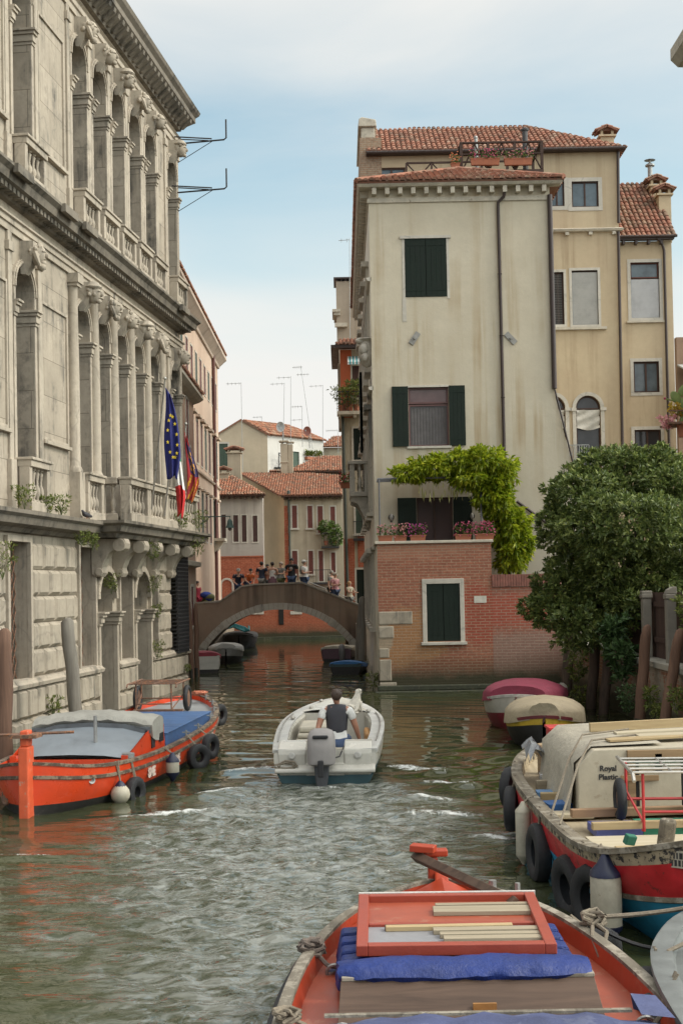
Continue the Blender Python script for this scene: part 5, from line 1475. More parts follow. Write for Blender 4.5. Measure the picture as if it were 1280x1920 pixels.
Xs = at(347, 900, Y=46.6).x
hs = thing('red_side_house', 'narrow weathered house with a chimney between the palace and the pink house', 'house', (Xs, 43.2, 0), math.pi / 2)
zs_ = at(362, 752, Y=49.3).z
m = MB(); facade(m, 0, 6.4, -1, zs_, [(3.9, 4.6, 8.3, 9.9), (5.1, 5.7, 5.0, 6.6), (3.9, 4.5, 5.0, 6.6), (4.6, 5.4, 1.8, 3.2)], .2); shell(m, 0, 6.4, 0, 6, -1, zs_)
m.build('wall', stucco('rose_plaster', (.42, .25, .18), (.22, .14, .1), .45, (.32, .28, .23), (-1, 6), (.45, .36, .28)), hs)
m = MB(); moulding(m, 0, 6.4, [(0, zs_ - .1), (.2, zs_), (.35, zs_ + .12), (.35, zs_ + .22), (0, zs_ + .26)]); moulding(m, 0, 6.4, [(0, 3.9), (.18, 3.95), (.2, 4.1), (0, 4.15)]); m.build('cornice', M_CORN, hs)
for o in ((3.9, 4.6, 8.3, 9.9), (5.1, 5.7, 5.0, 6.6), (3.9, 4.5, 5.0, 6.6), (4.6, 5.4, 1.8, 3.2)): plain_window(hs, *o, M_RED_SH)
m = MB(); V_ = Vector((0, 3, .9)); roof_tiles(m, (-.1, -.35, zs_ + .26), (1, 0, 0), V_, [(0, 0), (6.6, 0), (6.6, V_.length), (0, V_.length)], .22, .4, .09, seed=31); m.build('roof', M_TILES, hs)
p = at(353, 730, Y=47.4); chimney('', (p.y - 43.2, .35, zs_ + .2), .55, .45, .9, stucco('rose_plaster', (1, 1, 1)), hs)

# street lamp on a scrolled bracket
p = at(366, 985, Y=53); lm = thing('bracket_lamp', 'green wrought iron bracket with a small hanging lamp on the pink house', 'street lamp', tuple(p)); q = at(431, 985, Y=53); dx = q.x - p.x; q2 = at(431, 968, Y=53); dz = q2.z - p.z
M_VERD = plain('verdigris_iron', (.055, .10, .085), .6, .3)
m = MB(); m.tube([(-.4, 0, dz), (dx + .03, 0, dz)], .022, 6); m.tube([(-.3, 0, dz - .45), (.1, 0, dz - .4), (.5, 0, dz - .08), (.6, 0, dz)], .02, 6)
for k in range(3): m.torus((.02 + k * .2, 0, dz - .12 - .05 * (2 - k)), .11 - .02 * k, .012, (0, 1, 0), 14, 5)
m.build('bracket', M_VERD, lm)
m = MB(); m.tube([(dx, 0, dz), (dx, 0, dz - .14)], .015, 5); m.lathe([(.05, -.12), (.10, -.2), (.12, -.34), (.17, -.44), (.18, -.46), (.02, -.47)], (dx, 0, dz), 12); m.build('lamp_shade', M_VERD, lm, smooth=True)
m = MB(); m.ball((dx, 0, dz - .5), .08, 8, 6); m.build('lamp_glass', _mats['frosted_glass'], lm, smooth=True)
# ------------------------------------------------------------------ houses closing the view beyond the bridge
M_RBRICK = brick('red_brick', (.42, .12, .065), (.35, .10, .06), (.40, .20, .13), wet=.5, plaster=((.36, .17, .11), .60))
M_GREYP = stucco('grey_beige_plaster', (.44, .385, .29), (.22, .18, .13), .45, (.24, .22, .19), (.8, 5.0))
M_TANP = stucco('tan_plaster', (.62, .46, .29), (.35, .24, .15), .6)
M_LGREY = stucco('light_grey_plaster', (.50, .455, .40), (.25, .22, .19), .45, (.23, .21, .2), (2.6, 7.5))


def base_house(name, lab, Y, xl, xr, ytop, mat, ops, depth=6, sh=None, z0=-1, sur=.09, cat='house', sill=True):
    p0, p1 = at(xl, ytop, Y=Y), at(xr, ytop, Y=Y); o = (p0.x, Y, 0); h = thing(name, lab, cat, o)
    f = lambda a, b, Y_=Y: lw(a, b, Y_, o)
    rc = [rect(*q[:4], f) for q in ops]; W = p1.x - p0.x; z1 = at((xl + xr) / 2, ytop, Y=Y).z
    m = MB(); facade(m, 0, W, z0, z1, rc, .2); shell(m, 0, W, 0, depth, z0, z1); m.build('wall', mat, h)
    for q, r_ in zip(ops, rc): plain_window(h, *r_, q[4] if len(q) > 4 else sh, 0, sur, sill=sill)
    return h, f, W, z1


M_DK = plain('brown_louvre', (.075, .035, .03), .7, .2, 6)
Y1 = 82.0
h1, f1_, W1, z1_ = base_house('low_house', 'low grey house with white framed windows above a red brick base, left beyond the bridge', Y1, 404, 492, 931, M_LGREY, [(414.6, 965, 424, 1016, M_DK), (437, 966, 447, 1016, M_DK), (453, 966, 462.5, 1016, M_DK), (473.5, 967, 483, 1016, M_DK)], 1.2, sh=M_DK, sur=.075, sill=False)
zb1 = f1_(450, 1045)[1]; m = MB(); m.box(.0, W1, -.06, -.001, -1, zb1); m.box(-.01, W1 + .01, -.09, -.001, zb1 + .001, zb1 + .08); m.build('brick_base', M_RBRICK, h1)
xa, za = f1_(416, 1100); m = MB(); arch_band(m, xa + .0, xa + .62, za + .1, .12, -.10, -.062); m.box(xa - .12, xa, -.1, -.062, 1, za + .1); m.box(xa + .62, xa + .74, -.1, -.062, 1, za + .1); m.build('arch_surround', M_WHITE_STONE, h1)
m = MB(); eaves(m, 0, W1 + .15, z1_ - .06, 0, .45, .35, .14); m.build('eaves', M_BROWN_WOOD, h1)
m = MB(); p2 = f1_(404, 893, Y1 + 3); V_ = Vector((0, 3.4, p2[1] - z1_ - .1)); roof_tiles(m, (-.3, -.45, z1_ + .1), (1, 0, 0), V_, [(0, 0), (W1 + .5, 0), (1.2, V_.length), (0, V_.length)], .17, .32, .072, seed=41); m.build('roof', M_TILES_FAR, h1)

Y2 = 83.0
h2, f2_, W2, z2_ = base_house('shuttered_house', 'weathered house with two rows of closed red shutters beyond the bridge', Y2, 532, 640, 932, M_GREYP,
                              [(547, 948, 557, 990), (576, 948.5, 586, 990), (595, 949, 605.5, 999), (619, 950, 628.5, 990), (547.5, 1033, 558, 1076), (578, 1033, 587.5, 1076), (597, 1033, 606.5, 1090), (620.5, 1036, 629, 1076)], sh=M_RED_SH, sur=.08)
pL = at(451, 887, Y=90); pR = at(532, 926, Y=Y2)
m = MB(); o2 = h2.location
A = Vector((pR.x - o2.x + .001, .0, 0)); B = Vector((pL.x - o2.x, 7, 0)); zA, zB = z2_, pL.z
m.add([(A.x, A.y, -1), (B.x, B.y, -1), (B.x, B.y, zB), (A.x, A.y, zA)], [(0, 1, 2, 3)]); m.add([(A.x, .01, -1), (B.x, B.y + .05, -1), (B.x, B.y + .05, zB), (A.x, .05, zA)], [(0, 1, 2, 3)]); m.build('side_wall', M_TANP, h2)
m = MB(); V_ = Vector((0, 7.4, zB - z2_ - .1)); Lv = V_.length
roof_tiles(m, (-.25, -.4, z2_ + .12), (1, 0, 0), V_, [(0, 0), (W2 + .3, 0), (W2 + .3, Lv * .80), (1.4, Lv * .94), (B.x + .1, Lv)], .17, .32, .072, seed=42); m.build('roof', M_TILES_FAR, h2)
m = MB(); eaves(m, -.1, W2 + .1, z2_ - .06, 0, .4, .3, .15); m.build('eaves', M_BROWN_WOOD, h2)
xa, za = f2_(541, 930); m = MB(); m.tube([(xa, -.3, za + .1), (xa, -.12, za - .35), (xa + .03, -.1, 1)], .06, 8); m.lathe([(.1, 0), (.1, .3), (.04, .34)], (xa, -.3, za + .0), 8); m.build('downpipe', plain('dark_green_pipe', (.05, .06, .05), .6), h2)
m = MB(); za = f2_(540, 1000)[1]
for k in range(16):
    z = 1.5 + k * (z2_ - 2) / 16; w_ = .22 + .12 * ((k * 7) % 3) / 2; m.box(-.005, w_, -.02, -.001, z, z + (z2_ - 2) / 16 - .01)
m.build('corner_bricks', M_RBRICK, h2)
m = MB(); xa, za = f2_(602, 1092); m.box(xa - .5, xa + .6, -.5, -.002, za - .12, za); 
for k in range(8): m.box(xa - .48 + k * .15, xa - .46 + k * .15, -.49, -.47, za, za + .75)
m.box(xa - .5, xa + .6, -.5, -.46, za + .75, za + .79); m.build('balcony', M_IRON, h2)
xa, za = f2_(619, 1025); m = MB(); m.box(xa - .55, xa + .55, -.65, -.002, za - .1, za)
for k in range(8): m.box(xa - .53 + k * .15, xa - .51 + k * .15, -.64, -.62, za, za + .8)
m.box(xa - .55, xa + .55, -.65, -.61, za + .8, za + .84); m.build('balcony', M_IRON, h2)
p = at(620, 1022, Y=Y2 - .4); bl = thing('balcony_plants', 'large leafy potted plants filling the small iron balcony beyond the bridge', 'plant', tuple(p))
P, D = blob_points([((0, 0, .9), (.55, .3, .5)), ((-.25, -.05, 1.2), (.4, .25, .3)), ((.3, 0, .5), (.35, .25, .5))], 260, 4); leaf_mesh('foliage', M_LEAF_POT, P, D, .16, .5, 4, .9, .1, 3, bl)
m = MB(); [m.lathe([(.1, 0), (.15, .25), (.16, .27), (.12, .27)], (q, 0, 0), 10) for q in (-.3, .25)]; m.build('pot', M_TERRA, bl)

# white house with the gable behind
Y3 = 95.0
pg0, pg1, pga = at(404, 813, Y=Y3), at(501, 813, Y=Y3), at(451.5, 786, Y=Y3); pe = at(606, 824, Y=99.6)
h3 = thing('gable_house', 'highest of the far houses, with a beige gable and a white side wall', 'house', (pg0.x, Y3, 0)); o3 = h3.location
W3 = pg1.x - pg0.x; zr3 = pga.z; ze3 = pg1.z; xa3 = pga.x - o3.x
rg3 = rect(411, 832, 427.5, 875, lambda a, b: lw(a, b, Y3, o3))
m = MB(); facade(m, 0, W3, 0, ze3, [rg3], .15); m.poly([(0, 0, ze3), (W3, 0, ze3), (xa3, 0, zr3)]); m.build('wall', stucco('gable_beige', (.53, .44, .32), (.3, .25, .18), .55), h3)
plain_window(h3, *rg3, M_GREEN_SH, 0, .12)
E3 = Vector((pe.x - o3.x, 4.6, 0)); A3 = Vector((W3, 0, 0)); rz3 = math.atan2(E3.y - A3.y, E3.x - A3.x); X3 = XF((W3, 0, 0), rz3); L3 = (E3 - A3).length
m = MB(X3); dq = rect(549, 846, 561, 876, lambda a, b: ((at(a, b, Y=97).x - o3.x - W3) / math.cos(rz3), at(a, b, Y=97).z)); facade(m, 0, L3, 0, ze3 - .05, [dq], .2); m.build('side_wall', stucco('white_plaster', (.62, .60, .56), (.35, .32, .28), .55), h3)
m = MB(X3); m.box(dq[0], dq[1], .1, .14, dq[2], dq[3]); m.build('door', M_GREEN_SH, h3)
m = MB(X3); fx = (at(586, 858, Y=98.5).x - o3.x - W3) / math.cos(rz3); fz = at(586, 860, Y=98.5).z; m.box(fx - .9, fx + .9, -.3, -.02, fz - .1, fz + .1); m.build('planter', M_TERRA, h3)
P = np.array([X3 @ Vector((fx + random.uniform(-.9, .9), -.16, fz + .15 + random.random() * .35)) for _ in range(90)]); leaf_mesh('planter_foliage', M_LEAF_WEED, P, np.tile([0, -.3, 1.0], (90, 1)), .16, .5, 4, .9, 0, 3, h3)
bx = (at(520, 860, Y=96).x - o3.x - W3) / math.cos(rz3); bz_ = at(520, 877, Y=96).z; m = MB(X3); m.box(bx - .35, bx + .35, -.5, -.45, bz_ + .95, bz_ + 1.02); m.box(bx - .35, bx + .35, -.5, 0, bz_ - .1, bz_)
for q in (-.35, .3): m.box(bx + q, bx + q + .05, -.5, -.45, bz_, bz_ + .95)
m.tube([(bx - .33, -.47, bz_ + .05), (bx + .33, -.47, bz_ + .95)], .025, 4); m.tube([(bx + .33, -.47, bz_ + .05), (bx - .33, -.47, bz_ + .95)], .025, 4); m.build('balcony', M_IRON, h3)
m = MB()
Er = Vector((E3.x, E3.y, 0)) - Vector((W3, 0, 0)); Ud = Er.normalized()
down = Vector((W3, 0, ze3)) - Vector((xa3, 0, zr3)); Vd = (-down - Ud * (-down).dot(Ud)); k_ = (-down).dot(Ud)
roof_tiles(m, (W3 + .15, -.1, ze3 - .05), Ud, Vd, [(0, 0), (L3 + .2, 0), (L3 - .4 + k_ * .4, Vd.length * .5), (L3 * .78 + k_, Vd.length), (k_, Vd.length)], .18, .34, .078, seed=44)
down2 = Vector((0, 0, ze3)) - Vector((xa3, 0, zr3)); m.add([(-.15, -.12, ze3 - .08), (xa3, -.12, zr3 + .02), (xa3, 5, zr3 + .02), (-.15, 5, ze3 - .08)], [(0, 1, 2, 3)]); m.add([(-.15, -.12, ze3 - .2), (xa3, -.12, zr3 - .1), (xa3, -.12, zr3 + .02), (-.15, -.12, ze3 - .08)], [(0, 1, 2, 3)])
m.add([(W3 + .2, -.12, ze3 - .2), (xa3, -.12, zr3 - .1), (xa3, -.12, zr3 + .02), (W3 + .2, -.12, ze3 - .05)], [(0, 1, 2, 3)]); m.build('roof', M_TILES_FAR, h3)
# roofs between
h4, f4_, W4, z4_ = base_house('eaved_house', 'house with a red tiled roof and bracketed eave behind the shuttered house', 90.5, 505, 640, 886, M_GREYP, [], 5)
m = MB(); eaves(m, 0, W4 + .1, z4_ - .1, 0, .45, .3, .15); m.build('eaves', M_BROWN_WOOD, h4)
tz4 = f4_(634, 857, 93.6)[1]; V_ = Vector((0, 3.5, tz4 - z4_)); xs4 = f4_(552, 886)[0]; xt4 = f4_(598, 862, 93.6)[0]
m = MB(); roof_tiles(m, (0, -.45, z4_ + .08), (1, 0, 0), V_, [(0, 0), (W4 + .2, 0), (W4 + .2, V_.length), (xt4, V_.length), (xs4 - .4, .3), (0, .3)], .17, .32, .072, seed=45); m.build('roof', M_TILES_FAR, h4)
h5, f5_, W5, z5_ = base_house('back_house', 'small house top with a tiled roof just left of the red balcony house', 100, 604, 650, 839, M_GREYP, [], 4)
tz5 = f5_(630, 819, 103)[1]; V_ = Vector((0, 3.4, tz5 - z5_)); m = MB(); roof_tiles(m, (-.1, -.4, z5_ + .05), (1, 0, 0), V_, [(0, 0), (W5, 0), (W5, V_.length), (.9, V_.length)], .18, .34, .078, seed=46); m.build('roof', M_TILES_FAR, h5)
M_CHIM = stucco('chimney_plaster', (.42, .36, .27), (.2, .16, .12), .42)
p = at(440, 884, Y=86); chimney('square chimney with a tiled cap behind the low house', (p.x, 86, p.z - .6), .85, .8, 1.75, M_CHIM)
p = at(420, 905, Y=84.6); chimney('low chimney with a tiled cap on the low house roof at the pink house corner', (p.x, 84.6, p.z - .5), .6, .6, 1.05, M_CHIM)
ch = thing('chimney', 'tall double chimney stack with flat top in front of the white house wall', 'chimney', tuple(at(538, 888, Y=89.6))); hh = (888 - 832) / (2500 / 89.6)
m = MB(); m.box(-.40, .08, -.3, .3, -.6, hh); m.box(.10, .42, -.25, .3, -.6, hh - .05); m.box(-.44, .12, -.34, .34, hh * .35, hh * .35 + .1); m.build('chimney_stack', M_CHIM, ch, bevel=.02)
m = MB(); m.box(-.5, .14, -.4, .4, hh + .12, hh + .2); m.box(.08, .5, -.3, .35, hh + .05, hh + .12)
for q in (-.36, .0): m.box(q, q + .08, -.28, .28, hh, hh + .12)
m.build('chimney_cap', M_CHIM, ch)
for px, py, r_, mt, lab in ((528, 800, .36, plain('white_dish', (.62, .62, .6), .5), 'white satellite dish above the white house eave'), (578, 808, .33, plain('red_dish', (.42, .17, .13), .6), 'brick red satellite dish on the far tiled roof')):
    p = at(px, py, Y=94); d = thing('satellite_dish', lab, 'satellite dish', tuple(p), R(-25), 'satellite dishes on the far roofs'); m = MB()
    m.lathe([(.02, .0), (r_ * .6, -.05), (r_, -.16), (r_ * 1.02, -.15), (r_ * .6, -.03), (.02, .02)], (0, 0, 0), 20, (.15, 1, .1)); m.build('dish', mt, d, smooth=True)
    m = MB(); m.tube([(0, .1, -.05), (0, .15, -1.2)], .03, 6); m.tube([(0, -.05, -.3), (0, -.45, -.02)], .012, 5); m.box(-.04, .04, -.5, -.42, -.06, .04); m.build('dish_arm', M_GREY_METAL, d)
PXM = lambda Y: 2500 / Y


def aerial(lab, xb, yb, xt, yt, Y, arms, **kw):
    b, t = at(xb, yb, Y=Y), at(xt, yt, Y=Y); antenna(lab, tuple(b), t.z - b.z, arms, b.x - t.x, **kw)


h_ = lambda a, b, Y: (a - b) / PXM(Y)
aerial('tall aerial with one long arm at the left, above the gable ridge', 455, 884, 452, 717, 88, [(h_(884, 718, 88), -1.0, .0, 4)])
aerial('aerial with one arm standing above the white satellite dish', 531, 830, 533, 718, 94, [(h_(830, 719, 94), -1.0, 0, 3)])
aerial('tallest straight aerial in the middle of the far roofs', 545, 838, 545, 705, 94, [(h_(838, 707, 94), -1.0, 0, 3)])
aerial('aerial leaning to the left with two short antennas', 586, 842, 563.5, 685, 94, [(h_(842, 687, 94), -.6, .1, 5), (h_(842, 701, 94), -.4, .5, 4)])
aerial('short aerial with two arms among the far roofs', 567, 838, 566, 761, 94, [(h_(838, 762, 94), -.75, 0, 4), (h_(838, 787, 94), -.75, 0, 2)])
aerial('aerial with one arm at the right end of the far roofs', 605, 830, 605, 722, 97, [(h_(830, 723, 97), -1.0, 0, 3)])
aerial('small aerial behind the gable house ridge', 491, 800, 491, 781, 101, [(h_(800, 782, 101), -.7, 0, 3)])
aerial('thin aerial above the stone tower at the cream house cornice', 656, 640, 655, 446, 67, [(h_(640, 448, 67), -.55, 0, 2)])
aerial('low aerial with a double crossbar left of the red balcony house', 634, 850, 633, 806, 98, [(h_(850, 807, 98), -.9, 0, 6)])

# ------------------------------------------------------------------ red house with the plant balcony, right beyond the bridge
Y6 = 66.0
h6, f6_, W6, z6_ = base_house('balcony_house', 'tall narrow house with orange red top floor and a balcony of plants beyond the bridge', Y6, 637, 712, 655, M_GREYP,
                              [(662, 803, 677, 862, M_DARK_GREEN), (666, 930, 680, 1000, M_GREEN_SH), (668, 1068, 683, 1135, M_DARK_GREEN), (660, 686, 676, 745, M_DK)], 6)
za, zb = f6_(650, 783)[1], z6_; m = MB(); m.box(.0, f6_(659, 700)[0], -.02, -.001, za, zb); m.box(f6_(677.5, 700)[0], W6, -.02, -.001, za, zb); m.build('red_plaster', stucco('orange_red_plaster', (.47, .125, .06), (.25, .08, .05), .5), h6)
za = f6_(650, 1010)[1]; m = MB(); m.box(.0, f6_(664, 1000)[0], -.02, -.001, -1, za); m.box(f6_(664, 700)[0] + .002, W6, -.019, -.001, f6_(664, 1064)[1], f6_(664, 1006)[1]); m.build('bare_brick', M_RBRICK, h6)
m = MB(); z_ = f6_(650, 655)[1]; m.box(-.45, W6, -.5, .0, z_, z_ + .16); m.box(-.45, -.05, -.02, 6, z_, z_ + .16); m.build('eaves', M_PIPE, h6)
m = MB(); V_ = Vector((0, 1.6, .55)); roof_tiles(m, (-.25, -.5, z_ + .17), (1, 0, 0), V_, [(0, 0), (W6, 0), (W6, V_.length), (0.3, V_.length)], .19, .34, .08, seed=61); m.build('roof', M_TILES, h6)
zbal = f6_(650, 781)[1]; m = MB(); xr = f6_(679, 780)[0]; m.box(-.2, xr, -.95, -.022, zbal, zbal + .16); m.box(-.15, -.05, -.9, -.03, zbal - .14, zbal); m.box(.6, .75, -.9, -.03, zbal - .14, zbal); m.build('balcony', M_CORN, h6)
m = MB()
for k in range(10): m.box(-.18 + k * (xr + .16) / 9 - .012, -.18 + k * (xr + .16) / 9 + .012, -.93, -.905, zbal + .16, zbal + 1.1)
m.box(-.2, xr, -.94, -.9, zbal + 1.1, zbal + 1.14); m.build('balcony_railing', M_IRON, h6)
m = MB(); xa, za = f6_(651, 668); xb, zb = f6_(676, 684); n = 8
for k in range(n):
    m.slot = k % 2; a, b = xa + (xb - xa) * k / n, xa + (xb - xa) * (k + 1) / n
    m.add([(a, -.03, za), (b, -.03, za), (b, -.55, zb + .08), (a, -.55, zb + .08)], [(0, 1, 2, 3)]); m.add([(a, -.55, zb + .08), (b, -.55, zb + .08), (b, -.55, zb - .06), (a, -.55, zb - .06)], [(0, 1, 2, 3)])
m.build('awning', [plain('awning_white', (.62, .62, .60), .8), plain('awning_teal', (.05, .30, .33), .8)], h6)
xa = .12; m = MB(); m.tube([(xa - .05, -.12, f6_(640, 782)[1]), (xa + .05, -.12, 1.0)], .075, 8); m.build('downpipe', plain('dark_green_pipe', (1, 1, 1)), h6, smooth=True)
m = MB(); za = f6_(670, 1010)[1]; m.box(f6_(662, 1000)[0], f6_(684, 1000)[0], -.55, -.021, za - .12, za); 
for k in range(7): q = f6_(662, 1000)[0] + .03 + k * .085; m.box(q, q + .015, -.54, -.52, za, za + .8)
m.box(f6_(662, 1000)[0], f6_(684, 1000)[0], -.55, -.51, za + .8, za + .84); m.build('small_balcony', M_IRON, h6)
for px, py, s_, lab, sd in ((641, 770, .95, 'tall airy plant at the left of the red house balcony', 1), (651, 768, .8, 'bushy plant in a terracotta pot on the red house balcony', 2), (668, 768, .85, 'green plant at the right of the red house balcony', 3), (660, 738, .5, 'small plant on the upper rack of the red house balcony', 4)):
    p = at(px, py, Y=Y6 - .6); t_ = tuft('potted_plant', lab, 'potted plant', tuple(p), s_ * 1.25, 110, M_LEAF_WEED, 80 + sd, 'plants on the red house balcony', .13)
    m = MB(); m.lathe([(.12, -.05), (.17, .22), (.19, .25), (.13, .25)], (0, 0, 0), 10); m.build('pot', M_TERRA, t_)
tw = thing('stone_tower', 'plain beige chimney tower rising above the red balcony house', 'tower', tuple(at(632, 660, Y=70)))
q = at(664, 523, Y=70); w_, hh = q.x - tw.location.x, q.z - tw.location.z
m = MB(); m.box(0, w_, 0, 2, -4, hh - .1); m.box(w_ + .01, w_ + .55, .3, 2, -4, hh - .9); m.build('wall', stucco('tower_plaster', (.36, .30, .235), (.2, .16, .12), .5), tw)
m = MB(); m.box(-.12, w_ + .1, -.12, 2.1, hh + .02, hh + .1); [m.box(k * w_ / 4, k * w_ / 4 + .08, -.02, .1, hh - .1, hh + .02) for k in range(5)]; m.build('cap', M_PIPE, tw)
m = MB(); z_ = hh - 1.75; m.box(-.22, .2, -.22, 2, z_, z_ + .14); m.box(-.14, .2, -.14, 2, z_ - .16, z_); m.box(-.1, .55, -.25, .0, z_ - .8, z_ - .6); m.build('moulding', M_CORN, tw)
p = at(648, 905, Y=46.9); fb = flower_box('red geraniums in a pot hung on the stone balcony', (at(648, 905, Y=46.9).x, 46.9, p.z - .2), .4, M_RED_PETAL, 90, 77, grp='flower boxes on the stone balcony', h=.2)
p = at(681, 905, Y=47.6); tuft('potted_plant', 'potted plant standing on the floor of the stone balcony', 'potted plant', (p.x, 47.7, bz), .6, 50, M_LEAF_POT, 90)

# ------------------------------------------------------------------ brick wall on the water behind the bridge
fw = thing('canal_wall', 'red brick wall at the water seen through the bridge arch', 'wall', (-14, 80.8, 0))
m = MB(); m.box(0, 32, 0, .5, -1, 2.4); m.build('wall', M_RBRICK, fw)
m = MB(); m.box(0, 32, -.5, -.001, -1, .14); m.build('footing', _mats['wet_mossy_stone'], fw)
for px in (527,):
    p = at(px, 1156, Y=80.8); m = MB(); m.box(p.x + 14 - .15, p.x + 14 + .15, -.03, -.002, p.z - .5, p.z + .6); m.build('window', M_DARKROOM, fw)
for px, w in ((482, .4), (555, .35)):
    p = at(px, 1149, Y=80.8); m = MB(); m.box(p.x + 14 - w, p.x + 14 + w, -.05, -.002, p.z - .1, p.z + .1); m.build('stone_sill', M_WHITE_STONE, fw)

# ------------------------------------------------------------------ the bridge
YBR = 62.0; BRD = 2.8
M_BRST = stucco('bridge_plaster', (.27, .215, .165), (.06, .05, .042), .44, (.05, .045, .04), None, (.25, .17, .125), 1.3)
br = thing('bridge', 'small humped footbridge with dark plaster sides and a pale stone arch', 'bridge', (at(523, 1226, Y=YBR).x, YBR, 0)); ob = br.location
fb_ = lambda a, b: lw(a, b, YBR, ob)
TOPP = [fb_(*q) for q in ((330, 1131), (369, 1129), (412, 1126), (432, 1112), (452, 1098), (475, 1094.5), (520, 1092.5), (566, 1091), (600, 1104), (630, 1116), (669, 1132), (705, 1142))]
RIN = 165 / PXM(YBR); zc_ = fb_(523, 1143)[1] - RIN; ROUT = RIN + .31


def top_at(x):
    for (a, za), (b, zb) in zip(TOPP[:-1], TOPP[1:]):
        if a <= x <= b: return za + (zb - za) * (x - a) / (b - a)
    return TOPP[0][1] if x < TOPP[0][0] else TOPP[-1][1]


def arch_at(x, Rr): return zc_ + math.sqrt(max(0, Rr * Rr - x * x)) if abs(x) < Rr else -9


xs_ = sorted({*[q[0] for q in TOPP], *np.linspace(TOPP[0][0], TOPP[-1][0], 90)})
m = MB()
for a, b in zip(xs_[:-1], xs_[1:]):
    la_, lb_ = max(-1, arch_at(a, RIN)), max(-1, arch_at(b, RIN)); ta, tb = top_at(a), top_at(b)
    for y in (0, BRD): m.add([(a, y, la_), (b, y, lb_), (b, y, tb - .08), (a, y, ta - .08)], [(0, 1, 2, 3)])
    for y in (.26, BRD - .26): m.add([(a, y, ta - .72), (b, y, tb - .72), (b, y, tb - .08), (a, y, ta - .08)], [(0, 1, 2, 3)])
    m.add([(a, .26, ta - .72), (b, .26, tb - .72), (b, BRD - .26, tb - .72), (a, BRD - .26, ta - .72)], [(0, 1, 2, 3)])
    m.add([(a, 0, la_), (b, 0, lb_), (b, BRD, lb_), (a, BRD, la_)], [(0, 1, 2, 3)])
m.build('wall', M_BRST, br)
for y0 in (-.04, BRD - .30):
    m = MB()
    for a, b in zip(xs_[:-1], xs_[1:]):
        ta, tb = top_at(a), top_at(b); ch_ = [(a, y0, ta - .08), (a, y0 + .34, ta - .08), (a, y0 + .34, ta), (a, y0, ta)]; cb = [(b, y0, tb - .08), (b, y0 + .34, tb - .08), (b, y0 + .34, tb), (b, y0, tb)]
        m.loft([ch_, cb])
    m.build('parapet_coping', stone('bridge_coping', (.36, .33, .28), False, .5), br)
ring = MB(); n = 44; a0_, a1_ = math.asin(min(1, (-zc_ - .3) / RIN)) if zc_ < 0 else 0.02, math.pi
a0_ = math.asin((0 - .4 - zc_) / RIN) if abs(.4 + zc_) < RIN else 0
for k in range(n):
    t0, t1 = a0_ + (math.pi - 2 * a0_) * k / n, a0_ + (math.pi - 2 * a0_) * (k + 1) / n - .004
    q = [(RIN * math.cos(t0), zc_ + RIN * math.sin(t0)), (ROUT * math.cos(t0), zc_ + ROUT * math.sin(t0)), (ROUT * math.cos(t1), zc_ + ROUT * math.sin(t1)), (RIN * math.cos(t1), zc_ + RIN * math.sin(t1))]
    ring.prism(q, lambda u, v, w: (u, w, v), -.06, .2)
for t in (.62, .95, 1.36, 1.78, 2.19, 2.52):
    q = [((RIN - .03) * math.cos(t - .03), zc_ + (RIN - .03) * math.sin(t - .03)), ((ROUT + .02) * math.cos(t - .035), zc_ + (ROUT + .02) * math.sin(t - .035)), ((ROUT + .02) * math.cos(t + .035), zc_ + (ROUT + .02) * math.sin(t + .035)), ((RIN - .03) * math.cos(t + .03), zc_ + (RIN - .03) * math.sin(t + .03))]
    ring.prism(q, lambda u, v, w: (u, w, v), -.11, .0)
ring.build('arch_ring', stone('bridge_arch_stone', (.50, .47, .41), False, .52), br)
m = MB(); x0, x1 = fb_(566, 1091)[0], fb_(669, 1132)[0]
m.tube([(x0, BRD - .5, top_at(x0) + .1), (x1, BRD - .5, top_at(x1) + .1)], .025, 6)
for k in range(6): x = x0 + (x1 - x0) * k / 5; m.tube([(x, BRD - .5, top_at(x) - .7), (x, BRD - .5, top_at(x) + .1)], .02, 5)
m.build('handrail', M_GREY_METAL, br)
# landings beside the bridge
m = MB(); a = fb_(372, 1130); m.box(ob.x + a[0] - 3.0, ob.x + a[0] + .12, YBR + .3, YBR + 19.5, -1, top_at(a[0]) - .72); structure(m.build('left_quay', _mats['wet_mossy_stone'] if False else stucco('quay_plaster', (.30, .24, .18), (.1, .08, .06), .45)))
a = fb_(690, 1140); m = MB(); m.box(ob.x + a[0] - .6, ob.x + a[0] + 1.4, 60.2, 66, -1, top_at(a[0]) - .74); structure(m.build('right_quay', _mats['quay_plaster']))
# ------------------------------------------------------------------ boats
def boat_rings(st, zw=.05, zk=-.35, n=3, bulge=.04):
    """stations (y, half beam, gunwale z, waterline half beam) -> rings from the left gunwale over the keel to the right"""
    rings = []
    for q in st:
        y, hb, zg, hc = q[:4]; L = []
        for k in range(n + 1):
            t = k / n; L.append((hb + (hc - hb) * t ** 1.25 + bulge * math.sin(math.pi * t) * min(1, hb * 2), y, zg + (zw - zg) * t))
        left = [(-x, y_, z) for x, y_, z in L]
        rings.append(left + [(-hc * .5, y, zk * .8), (0, y, zk), (hc * .5, y, zk * .8)] + L[::-1])
    return rings


